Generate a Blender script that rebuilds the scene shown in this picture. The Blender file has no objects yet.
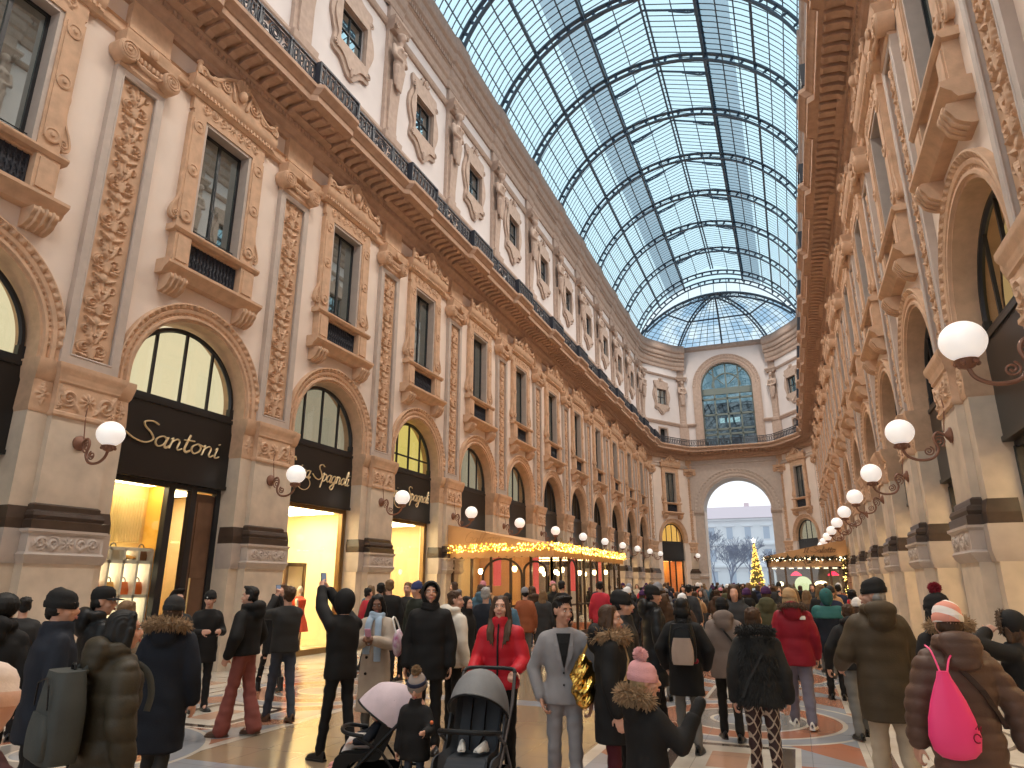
import bpy, math, random
import numpy as np
from mathutils import Vector, Matrix, Euler
PI = math.pi
SC = bpy.context.scene
COL = SC.collection
rng = random.Random(11)

# ------------------------------------------------------------------ objects
def prop(o, label=None, cat=None, group=None, kind=None):
    if label: o['label'] = label
    if cat: o['category'] = cat
    if group: o['group'] = group
    if kind: o['kind'] = kind
    return o

def empty(name, loc=(0, 0, 0), rz=0.0, parent=None, **kw):
    o = bpy.data.objects.new(name, None)
    o.empty_display_size = 0.1
    COL.objects.link(o)
    o.location = loc
    o.rotation_euler = (0, 0, rz)
    if parent is not None: o.parent = parent
    return prop(o, **kw)

def put(name, mesh, parent=None, loc=(0, 0, 0), rot=(0, 0, 0), scale=None, **kw):
    o = bpy.data.objects.new(name, mesh)
    COL.objects.link(o)
    o.location = loc
    o.rotation_euler = rot
    if scale is not None: o.scale = scale
    if parent is not None: o.parent = parent
    return prop(o, **kw)

def kids(o): return [c for c in o.children]
def copy_tree(o, parent=None):
    c = o.copy()
    COL.objects.link(c)
    if parent is not None: c.parent = parent
    for ch in kids(o): copy_tree(ch, c)
    return c

# ------------------------------------------------------------------ mesh builder
class MB:
    def __init__(self):
        self.v = []; self.f = []; self.m = []; self.s = []; self.n = 0
        self.M = None
    def add(self, V, F, m=0, smooth=False):
        V = np.asarray(V, float).reshape(-1, 3)
        if self.M is not None:
            V = V @ self.M[:3, :3].T + self.M[:3, 3]
        o = self.n
        self.v.append(V); self.n += len(V)
        for f in F:
            self.f.append([i + o for i in f])
        self.m += [m] * len(F); self.s += [smooth] * len(F)
        return self
    def box(self, x0, x1, y0, y1, z0, z1, m=0):
        V = [(x0, y0, z0), (x1, y0, z0), (x1, y1, z0), (x0, y1, z0), (x0, y0, z1), (x1, y0, z1), (x1, y1, z1), (x0, y1, z1)]
        return self.add(V, [(0, 3, 2, 1), (4, 5, 6, 7), (0, 1, 5, 4), (1, 2, 6, 5), (2, 3, 7, 6), (3, 0, 4, 7)], m)
    def grid(self, P, cu=False, cv=False, m=0, smooth=True, capu=False):
        P = np.asarray(P, float); r, c = P.shape[:2]
        F = []
        for i in range(r if cu else r - 1):
            i2 = (i + 1) % r
            for j in range(c if cv else c - 1):
                j2 = (j + 1) % c
                F.append((i * c + j, i2 * c + j, i2 * c + j2, i * c + j2))
        if capu and cv:
            F.append(tuple(range(c))); F.append(tuple((r - 1) * c + j for j in range(c - 1, -1, -1)))
        return self.add(P.reshape(-1, 3), F, m, smooth)
    def tube(self, path, r, n=8, m=0, flat=1.0, up=None, cap=True, smooth=True, closed=False):
        P = np.asarray(path, float); k = len(P)
        R = np.full(k, r) if np.isscalar(r) else np.asarray(r, float)
        T = np.gradient(P, axis=0)
        if closed:
            T = np.roll(P, -1, 0) - np.roll(P, 1, 0)
        T /= np.linalg.norm(T, axis=1)[:, None] + 1e-12
        ref = np.array(up if up is not None else ((0, 0, 1) if abs(T[0][2]) < .9 else (1, 0, 0)), float)
        rings = []
        a0 = None
        for i in range(k):
            if up is not None:
                s = np.cross(T[i], ref)
            else:
                if a0 is None: s = np.cross(T[i], ref)
                else: s = a0 - T[i] * (a0 @ T[i])
            ln = np.linalg.norm(s)
            if ln < 1e-6: s = np.cross(T[i], (0.3, 0.8, 0.5)); ln = np.linalg.norm(s)
            s /= ln; a0 = s
            b = np.cross(s, T[i])
            ang = np.linspace(0, 2 * PI, n, endpoint=False)
            rings.append(P[i] + R[i] * (np.cos(ang)[:, None] * s + flat * np.sin(ang)[:, None] * b))
        return self.grid(np.array(rings), cv=True, cu=closed, m=m, smooth=smooth, capu=cap and not closed)
    def lathe(self, prof, n=16, at=(0, 0, 0), axis='z', m=0, smooth=True, cap=True):
        a = np.linspace(0, 2 * PI, n, endpoint=False)
        rings = []
        for r, h in prof:
            c, s, z = r * np.cos(a), r * np.sin(a), np.full(n, h)
            if axis == 'z': q = np.stack([c, s, z], 1)
            elif axis == 'x': q = np.stack([z, c, s], 1)
            else: q = np.stack([s, z, c], 1)
            rings.append(q + np.array(at))
        return self.grid(np.array(rings), cv=True, m=m, smooth=smooth, capu=cap)
    def ball(self, c, r, n=12, k=8, m=0, smooth=True):
        r = np.broadcast_to(np.asarray(r, float), (3,))
        a = np.linspace(0, 2 * PI, n, endpoint=False); b = np.linspace(-PI / 2 + .06, PI / 2 - .06, k)
        P = np.array([[(r[0] * math.cos(y) * math.cos(x), r[1] * math.cos(y) * math.sin(x), r[2] * math.sin(y)) for x in a] for y in b])
        return self.grid(P + np.array(c), cv=True, m=m, smooth=smooth, capu=True)
    def capsule(self, p, q, r0, r1, n=10, k=4, m=0):
        p = np.array(p, float); q = np.array(q, float); d = q - p; L = np.linalg.norm(d)
        if L < 1e-6: return self.ball(p, r0, n, 2 * k, m)
        d /= L
        s = np.cross(d, (0, 0, 1.) if abs(d[2]) < .9 else (1., 0, 0)); s /= np.linalg.norm(s); b = np.cross(s, d)
        a = np.linspace(0, 2 * PI, n, endpoint=False)
        rings = []
        for t in np.linspace(-PI / 2 + .1, 0, k): rings.append((p + d * r0 * math.sin(t), r0 * math.cos(t)))
        for t in np.linspace(0, PI / 2 - .1, k): rings.append((q + d * r1 * math.sin(t), r1 * math.cos(t)))
        P = np.array([c + rr * (np.cos(a)[:, None] * s + np.sin(a)[:, None] * b) for c, rr in rings])
        return self.grid(P, cv=True, m=m, capu=True)
    def prism(self, poly, x0, x1, m=0, smooth=False):
        """polygon of (y, z) extruded along x"""
        n = len(poly)
        V = [(x0, y, z) for y, z in poly] + [(x1, y, z) for y, z in poly]
        F = [tuple(range(n)), tuple(range(2 * n - 1, n - 1, -1))]
        self.add(V, F, m, False)
        return self.add(V, [(i, (i + 1) % n, n + (i + 1) % n, n + i) for i in range(n)], m, smooth)
    def sweep_y(self, prof, y0, y1, m=0, smooth=False):
        """closed profile of (x, z) extruded along y"""
        n = len(prof)
        V = [(x, y0, z) for x, z in prof] + [(x, y1, z) for x, z in prof]
        F = [tuple(range(n)), tuple(range(2 * n - 1, n - 1, -1))]
        F += [(i, (i + 1) % n, n + (i + 1) % n, n + i) for i in range(n)]
        return self.add(V, F, m, smooth)
    def mesh(self, name, mats, sharp=38):
        me = bpy.data.meshes.new(name)
        V = np.concatenate(self.v) if self.v else np.zeros((0, 3))
        me.from_pydata(V.tolist(), [], self.f)
        for mt in (mats if isinstance(mats, (list, tuple)) else [mats]): me.materials.append(mt)
        me.polygons.foreach_set('material_index', self.m)
        me.polygons.foreach_set('use_smooth', self.s)
        me.update()
        if sharp and any(self.s):
            try: me.set_sharp_from_angle(angle=math.radians(sharp))
            except Exception: pass
        return me
    def build(self, name, mats, parent=None, loc=(0, 0, 0), rot=(0, 0, 0), **kw):
        return put(name, self.mesh(name, mats), parent, loc, rot, **kw)

def spline(pts, n=8, closed=False):
    P = np.asarray(pts, float); k = len(P); out = []
    for i in range(k if closed else k - 1):
        if closed: a, b, c, d = P[(i - 1) % k], P[i], P[(i + 1) % k], P[(i + 2) % k]
        else: a, b, c, d = P[max(i - 1, 0)], P[i], P[i + 1], P[min(i + 2, k - 1)]
        for t in np.linspace(0, 1, n, endpoint=False):
            out.append(.5 * ((2 * b) + (c - a) * t + (2 * a - 5 * b + 4 * c - d) * t * t + (3 * b - a - 3 * c + d) * t ** 3))
    if not closed: out.append(P[-1])
    return np.array(out)

def rotz(a, x=0, y=0, z=0):
    M = np.eye(4); c, s = math.cos(a), math.sin(a)
    M[0, 0] = c; M[0, 1] = -s; M[1, 0] = s; M[1, 1] = c; M[:3, 3] = (x, y, z)
    return M

# ------------------------------------------------------------------ organic surfaces: overlapping shapes grown into one skin
def fuse(mb, name, mats, voxel=.012, smooth=3, factor=.5, post=None, parent=None, dec=None):
    tmp_me = mb.mesh('tmp', mats, sharp=None)
    tmp = bpy.data.objects.new('tmp', tmp_me); COL.objects.link(tmp)
    r = tmp.modifiers.new('r', 'REMESH'); r.mode = 'VOXEL'; r.voxel_size = voxel; r.use_smooth_shade = True
    if smooth:
        s = tmp.modifiers.new('s', 'SMOOTH'); s.factor = factor; s.iterations = smooth
    if dec:
        d = tmp.modifiers.new('d', 'DECIMATE'); d.ratio = dec
    dg = bpy.context.evaluated_depsgraph_get()
    me = bpy.data.meshes.new_from_object(tmp.evaluated_get(dg))
    me.name = name
    bpy.data.objects.remove(tmp); bpy.data.meshes.remove(tmp_me)
    if not me.materials:
        for mt in (mats if isinstance(mats, (list, tuple)) else [mats]): me.materials.append(mt)
    me.polygons.foreach_set('use_smooth', [True] * len(me.polygons))
    if post is not None:
        n = len(me.vertices)
        co = np.empty(n * 3); me.vertices.foreach_get('co', co)
        no = np.empty(n * 3); me.vertices.foreach_get('normal', no)
        co = post(co.reshape(-1, 3), no.reshape(-1, 3), me)
        me.vertices.foreach_set('co', co.ravel())
    me.update()
    return me

# ------------------------------------------------------------------ materials
MATS = {}
class X:
    """tiny expression layer over shader math nodes"""
    nt = None
    def __init__(self, s): self.s = s
    @staticmethod
    def op(kind, *a):
        n = X.nt.nodes.new('ShaderNodeMath'); n.operation = kind
        for i, q in enumerate(a):
            if isinstance(q, X): X.nt.links.new(q.s, n.inputs[i])
            else: n.inputs[i].default_value = float(q)
        return X(n.outputs[0])
    def __add__(a, b): return X.op('ADD', a, b)
    __radd__ = __add__
    def __sub__(a, b): return X.op('SUBTRACT', a, b)
    def __rsub__(a, b): return X.op('SUBTRACT', b, a)
    def __mul__(a, b): return X.op('MULTIPLY', a, b)
    __rmul__ = __mul__
    def __truediv__(a, b): return X.op('DIVIDE', a, b)
    def __lt__(a, b): return X.op('LESS_THAN', a, b)
    def __gt__(a, b): return X.op('GREATER_THAN', a, b)
    def abs(a): return X.op('ABSOLUTE', a)
    def frac(a): return X.op('FRACT', a)
    def floor(a): return X.op('FLOOR', a)
    def sqrt(a): return X.op('SQRT', a)
    def max(a, b): return X.op('MAXIMUM', a, b)
    def min(a, b): return X.op('MINIMUM', a, b)

def newmat(name):
    m = bpy.data.materials.new(name); m.use_nodes = True
    nt = m.node_tree
    return m, nt, nt.nodes['Principled BSDF'], nt.nodes['Material Output']

def mixc(nt, fac, a, b):
    n = nt.nodes.new('ShaderNodeMix'); n.data_type = 'RGBA'
    for s, q in ((n.inputs[0], fac), (n.inputs[6], a), (n.inputs[7], b)):
        if isinstance(q, X): nt.links.new(q.s, s)
        elif hasattr(q, 'is_linked'): nt.links.new(q, s)
        elif isinstance(q, (int, float)): s.default_value = q
        else: s.default_value = (*q[:3], 1)
    return n.outputs[2]

def srgb(r, g, b):
    f = lambda c: (c / 255 / 12.92) if c / 255 <= .04045 else ((c / 255 + .055) / 1.055) ** 2.4
    return (f(r), f(g), f(b))

def mat(name, col, rough=.7, var=.0, scale=3.0, bump=0.0, bscale=30.0, metal=0.0, spec=.5, emit=None, estr=0.0, sheen=0.0, trans=0.0, col2=None):
    if name in MATS: return MATS[name]
    m, nt, b, out = newmat(name)
    b.inputs['Roughness'].default_value = rough
    b.inputs['Metallic'].default_value = metal
    b.inputs['Specular IOR Level'].default_value = spec
    b.inputs['Base Color'].default_value = (*col, 1)
    if sheen:
        b.inputs['Sheen Weight'].default_value = sheen
    tc = None
    if var or bump:
        tc = nt.nodes.new('ShaderNodeTexCoord')
    if var:
        nz = nt.nodes.new('ShaderNodeTexNoise'); nz.inputs['Scale'].default_value = scale; nz.inputs['Detail'].default_value = 5
        nt.links.new(tc.outputs['Object'], nz.inputs['Vector'])
        rmp = nt.nodes.new('ShaderNodeMapRange'); rmp.inputs[1].default_value = .3; rmp.inputs[2].default_value = .7
        nt.links.new(nz.outputs['Fac'], rmp.inputs[0])
        c2 = col2 if col2 else tuple(c * (1 - var) for c in col)
        nt.links.new(mixc(nt, rmp.outputs[0], col, c2), b.inputs['Base Color'])
    if bump:
        n2 = nt.nodes.new('ShaderNodeTexNoise'); n2.inputs['Scale'].default_value = bscale; n2.inputs['Detail'].default_value = 4
        nt.links.new(tc.outputs['Object'], n2.inputs['Vector'])
        bp = nt.nodes.new('ShaderNodeBump'); bp.inputs['Strength'].default_value = bump; bp.inputs['Distance'].default_value = .02
        nt.links.new(n2.outputs['Fac'], bp.inputs['Height']); nt.links.new(bp.outputs[0], b.inputs['Normal'])
    if emit:
        b.inputs['Emission Color'].default_value = (*emit, 1); b.inputs['Emission Strength'].default_value = estr
    MATS[name] = m
    return m

def glass(name, tint, gloss=.06, rough=.02):
    m, nt, b, out = newmat(name); nt.nodes.remove(b)
    t = nt.nodes.new('ShaderNodeBsdfTransparent'); t.inputs[0].default_value = (*tint, 1)
    g = nt.nodes.new('ShaderNodeBsdfGlossy'); g.inputs['Roughness'].default_value = rough
    mx = nt.nodes.new('ShaderNodeMixShader'); mx.inputs[0].default_value = gloss
    nt.links.new(t.outputs[0], mx.inputs[1]); nt.links.new(g.outputs[0], mx.inputs[2]); nt.links.new(mx.outputs[0], out.inputs[0])
    MATS[name] = m
    return m

def mirror_glass(name, dark, gloss=.3):
    m, nt, b, out = newmat(name); nt.nodes.remove(b)
    t = nt.nodes.new('ShaderNodeBsdfDiffuse'); t.inputs[0].default_value = (*dark, 1)
    g = nt.nodes.new('ShaderNodeBsdfGlossy'); g.inputs['Roughness'].default_value = .02; g.inputs[0].default_value = (.85, .95, .95, 1)
    mx = nt.nodes.new('ShaderNodeMixShader'); mx.inputs[0].default_value = gloss
    nt.links.new(t.outputs[0], mx.inputs[1]); nt.links.new(g.outputs[0], mx.inputs[2]); nt.links.new(mx.outputs[0], out.inputs[0])
    return m

def glow(name, col, s):
    m, nt, b, out = newmat(name); nt.nodes.remove(b)
    e = nt.nodes.new('ShaderNodeEmission'); e.inputs[0].default_value = (*col, 1); e.inputs[1].default_value = s
    nt.links.new(e.outputs[0], out.inputs[0])
    return m

PLASTER = mat('plaster', (.84, .72, .635), .8, .10, 1.2)
STONE = mat('ochre_stone', (.67, .44, .29), .75, .22, 5, bump=.15)
STONE_D = mat('brown_stone', (.53, .35, .25), .75, .22, 5, bump=.15)
STONE_G = mat('grey_marble', (.54, .455, .40), .55, .15, 4)
PIER = mat('pier_stone', (.68, .56, .44), .6, .2, 3)
DARKST = mat('dark_marble', (.085, .055, .04), .35, .3, 6)
WHITEW = mat('attic_plaster', (.66, .62, .62), .8, .06, 1.5)
STONE_A = mat('attic_stone', (.47, .36, .30), .75, .2, 5)
BLACK = mat('black_panel', (.012, .011, .011), .3)
BLACKM = mat('black_metal', (.012, .013, .016), .4)
IRON = mat('cast_iron', (.018, .022, .035), .45)
STEEL = mat('vault_steel', (.06, .10, .15), .5)
BRONZE = mat('bronze', (.20, .10, .06), .4, metal=.6)
GOLDL = mat('gold_letter', (.80, .62, .36), .35, metal=.3)
PANE = mirror_glass('window_pane_glass', (.035, .042, .040), .42)
PANE_S = mirror_glass('attic_pane_glass', (.05, .07, .09), .78)
PANE_D = mirror_glass('dark_pane_glass', (.012, .012, .012), .16)
ROOFGL = glass('vault_glass', (.80, .92, .97), .04)
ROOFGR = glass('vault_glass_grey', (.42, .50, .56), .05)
SHOPGL = glass('shop_glass', (.95, .95, .92), .07)
GLOBE = mat('milk_glass', (.9, .88, .85), .15, emit=(1, .93, .87), estr=.5)
LUN_C = glow('lit_lunette_cream', (1.0, .88, .57), .86)
LUN_G = glow('lunette_grey_glow', (.80, .72, .52), .40)
LUN_Y = glow('lit_lunette_gold', (1.0, .80, .22), .75)
LUN_O = glow('lit_lunette_orange', (1.0, .55, .12), .9)
# ------------------------------------------------------------------ the gallery: dimensions
W = 7.2          # wall plane
P = 4.85         # bay pitch
Y0 = 8.05        # pillar beside the second bay
KS = list(range(-3, 12))
YE = 68.0; YC = 63.4; XE = 4.25
AT = .40         # attic setback
def pier_y(k): return Y0 + P * k
def side_loc(s, y): return ((-W, y, 0), 0.0) if s < 0 else ((W, y, 0), PI)
CANT_L = ((-(W + XE) / 2, (YC + YE) / 2, 0), math.atan2(-(W - XE), YE - YC))
CANT_R = (((W + XE) / 2, (YC + YE) / 2, 0), PI - math.atan2(-(W - XE), YE - YC))
CANT_HW = math.hypot(W - XE, YE - YC) / 2
SIDE = {-1: 'left', 1: 'right'}
FIRST = {('pillar', -1): 0, ('pillar', 1): 1, ('bay', -1): -1, ('bay', 1): 0, ('lamp', -1): 0, ('lamp', 1): 0}
def nth(what, s, k):
    i = k - FIRST[(what, s)]
    return ORD[i] if i >= 0 else None
ORD = ['nearest', 'second', 'third', 'fourth', 'fifth', 'sixth', 'seventh', 'eighth', 'ninth', 'tenth', 'eleventh', 'twelfth', 'thirteenth', 'fourteenth', 'fifteenth', 'sixteenth']

# ------------------------------------------------------------------ carved relief
def spiral(u, v, cx, cy, R, turns=2.0, d=1, ph=0.):
    x, y = u - cx, v - cy; rho = np.hypot(x, y); th = np.arctan2(y, x)
    w = .5 + .5 * np.cos(2 * PI * turns * rho / R - d * th + ph)
    return w ** 1.2 * np.clip(1.25 - (rho / R) ** 3, 0, 1) * (rho < R)
def rosette(u, v, cx, cy, R, k=6, ph=0.):
    x, y = u - cx, v - cy; rho = np.hypot(x, y); th = np.arctan2(y, x)
    e = np.clip(1 - (rho / R) ** 2, 0, 1)
    return np.maximum(e * (.45 + .55 * np.cos(k * th + ph)), 1.1 * np.exp(-(rho / (.22 * R)) ** 2))
def leaf(u, v, cx, cy, a, L, wd):
    x, y = u - cx, v - cy; c, s = math.cos(a), math.sin(a)
    p, q = x * c + y * s, -x * s + y * c
    t = p / L
    half = wd * np.sin(PI * np.clip(t, 0, 1)) ** .8 * (1 + .25 * np.cos(p / L * 22))
    return np.where((t > 0) & (t < 1), np.clip(1 - (q / (half + 1e-4)) ** 2, 0, 1), 0)
def arabesque(u, v):
    h = np.zeros_like(u); a = np.abs(u)
    per = 1.16
    for i in range(8):
        b = i * per
        h = np.maximum(h, spiral(a, v, .17, b + .30, .17, 2.0, 1, .4))
        h = np.maximum(h, .8 * spiral(a, v, .20, b + .78, .13, 1.6, -1))
        h = np.maximum(h, leaf(a, v, .03, b + .42, 1.25, .42, .075))
        h = np.maximum(h, leaf(a, v, .02, b + .92, .55, .30, .06))
        h = np.maximum(h, leaf(a, v, .05, b + .06, .15, .26, .06))
        h = np.maximum(h, 1.15 * rosette(a, v, 0, b + .62, .11, 7))
        h = np.maximum(h, (1.0 if i % 2 else .8) * np.clip(1 - (a / .10) ** 2 - ((v - b - 1.02) / .15) ** 2, 0, 1))
        h = np.maximum(h, .9 * np.clip(1 - (a / (.05 + .10 * np.abs(np.sin((v - b) * 5)))) ** 2, 0, 1) * ((v - b > .02) & (v - b < .3)))
    h = np.maximum(h, .55 * np.exp(-(a / .018) ** 2))
    return h
def scrollband(u, v, w, h, k=3):
    """horizontal scrolls mirrored about a central rosette"""
    z = np.zeros_like(u); a = np.abs(u); y = v - h / 2; R = h * .46
    z = np.maximum(z, 1.1 * rosette(a, y, 0, 0, R, 8))
    n = max(1, int((w / 2 - R) / (1.7 * R)))
    for i in range(n):
        cx = R * 1.9 + i * 1.75 * R
        z = np.maximum(z, spiral(a, y, cx, 0, R * .95, 1.8, 1 if i % 2 else -1))
        z = np.maximum(z, leaf(a, y, cx - R * .5, -R * .2, .9 if i % 2 else -.9, R * 1.3, R * .3))
    return z
def relief(mb, w, h, nu, nv, fn, depth, n0, z0, t0=0., m=0, edge=.03):
    u = np.linspace(-w / 2, w / 2, nu); v = np.linspace(0, h, nv)
    U, V = np.meshgrid(u, v)
    H = fn(U, V)
    H *= np.clip((w / 2 - np.abs(U)) / edge, 0, 1) * np.clip(np.minimum(V, h - V) / edge, 0, 1)
    mb.grid(np.stack([n0 + depth * H, t0 + U, z0 + V], -1), m=m)

# ------------------------------------------------------------------ pillars with carved pilasters
def prof_box(mb, prof, hw, m=0, back=-.3):
    """stack of mouldings: prof = [(n, z, extra half width)] wrapped round three sides"""
    rings = []
    for n, z, e in prof:
        rings.append([(back, -hw - e, z), (n, -hw - e, z), (n, hw + e, z), (back, hw + e, z)])
    R = np.array(rings)
    mb.grid(R, cv=True, m=m, smooth=False, capu=True)

def make_pillar(narrow=False):
    root = empty('pillar')
    hw = .56
    mb = MB()
    mb.box(-.6, .08, -.90, .90, 0, 5.40)
    prof_box(mb, [(.36, 0, .10), (.36, .28, .10), (.28, .34, .06), (.28, 2.12, .06)], hw)
    prof_box(mb, [(.20, 3.0, 0), (.20, 4.58, 0)], hw)
    mb.build('shaft', PIER, root)
    mb = MB()
    prof_box(mb, [(.28, 2.10, .06), (.34, 2.16, .10), (.37, 2.24, .14), (.34, 2.28, .10), (.34, 2.56, .10), (.38, 2.60, .14), (.38, 2.64, .14)], hw)
    prof_box(mb, [(.11, 2.10, 0), (.15, 2.24, .03), (.15, 2.64, .03)], .90)
    relief(mb, 1.24, .27, 90, 16, lambda u, v: np.maximum(scrollband(u, v, 1.24, .27), .8 * np.maximum(rosette(np.abs(u), v, .54, .135, .08, 6), leaf(np.abs(u), v, .2, .03, .5, .22, .05))), .035, .342, 2.285)
    mb.build('dado_ledge', STONE_G, root)
    mb = MB()
    prof_box(mb, [(.34, 2.64, .09), (.34, 2.78, .09), (.30, 2.80, .06), (.32, 2.86, .08), (.30, 2.92, .06), (.24, 2.95, .03), (.24, 3.03, .03), (.20, 3.06, 0)], hw)
    prof_box(mb, [(.13, 2.64, .02), (.13, 2.80, .02), (.09, 3.0, 0)], .90)
    mb.build('base_moulding', DARKST, root)
    mb = MB()
    prof_box(mb, [(.22, 4.52, .01), (.25, 4.55, .03), (.25, 4.60, .03), (.22, 4.63, .01), (.22, 5.10, .01), (.25, 5.13, .03), (.25, 5.18, .03), (.27, 5.22, .05), (.27, 5.27, .05), (.31, 5.33, .08), (.32, 5.38, .10), (.32, 5.44, .10), (.2, 5.48, 0)], hw)
    prof_box(mb, [(.09, 4.55, 0), (.11, 4.6, .02), (.09, 5.1, 0), (.14, 5.16, .02), (.20, 5.36, .04), (.20, 5.46, .04)], .90)
    relief(mb, 1.10, .46, 96, 40, lambda u, v: np.maximum(np.maximum(spiral(np.abs(u), v, .36, .23, .17, 2.0, 1), 1.1 * rosette(np.abs(u), v, 0, .23, .16, 8)), .8 * np.maximum(leaf(np.abs(u), v, .14, .02, .9, .30, .06), np.maximum(leaf(np.abs(u), v, .52, .44, -1.9, .30, .06), rosette(np.abs(u), v, .50, .07, .07, 5)))), .055, .222, 4.635)
    for t in (-.73, .73):
        relief(mb, .30, .46, 24, 32, lambda u, v: rosette(u, v, 0, .23, .14, 6) + .8 * leaf(u, v, 0, .02, PI / 2, .2, .05) + .8 * leaf(u, v, 0, .44, -PI / 2, .2, .05), .04, .102, 4.635, t)
    mb.build('impost', STONE, root)
    # pilaster shaft with a sunk carved panel
    mb = MB()
    mb.box(-.1, .05, -.56, .56, 5.48, 11.72)
    for t0, t1 in ((-.56, -.40), (.40, .56)): mb.box(.05, .13, t0, t1, 5.48, 11.72)
    mb.box(.05, .13, -.40, .40, 5.48, 5.66); mb.box(.05, .13, -.40, .40, 11.58, 11.72)
    for t in (-.40, .40): mb.tube([(.12, t, 5.66), (.12, t, 11.58)], .025, 6)
    for z in (5.66, 11.58): mb.tube([(.12, -.4, z), (.12, .4, z)], .025, 6)
    mb.build('pilaster', STONE_G, root)
    mb = MB()
    relief(mb, .76, 5.88, 60, 460, lambda u, v: arabesque(u * 1.12, v * 1.35), .058, .055, 5.68)
    mb.build('carved_panel', STONE, root)
    # capital
    mb = MB()
    prof_box(mb, [(.14, 11.72, .02), (.17, 11.78, .04), (.15, 11.82, .02), (.15, 12.1, .02), (.2, 12.2, .06)], .52)
    for t in (-.52, .52):
        mb.lathe([(.02, .34), (.20, .34), (.225, .31), (.225, .02), (.1, .0)], 20, (0, t, 12.02), 'x')
        a = np.linspace(0, 5.2 * PI, 46); r = np.linspace(.03, .205, 46)
        mb.tube(np.stack([np.full(46, .345), t + np.sign(t) * r * np.cos(a), 12.02 + r * np.sin(a)], 1), .022, 5)
        mb.ball((.35, t, 12.02), .035, 8, 6)
    for i in range(7):
        mb.ball((.24, -.30 + i * .10, 12.04), (.05, .045, .08), 8, 6)
    mb.tube(spline([(.25, -.36, 11.98), (.31, -.18, 11.86), (.33, 0, 11.82), (.31, .18, 11.86), (.25, .36, 11.98)], 6), [.03] * 6 + [.05] * 13 + [.03] * 6, 7)
    prof_box(mb, [(.26, 12.18, .10), (.32, 12.22, .15), (.32, 12.30, .15), (.36, 12.38, .18), (.36, 12.44, .18)], .48)
    mb.ball((.36, 0, 12.3), (.06, .1, .12), 8, 6)
    mb.build('capital', STONE, root)
    mb = MB()
    prof_box(mb, [(.16, 12.44, 0), (.16, 12.60, 0), (.19, 12.64, .03), (.16, 12.68, 0), (.16, 13.35, 0)], .50)
    mb.build('entablature_block', STONE, root)
    return root

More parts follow.
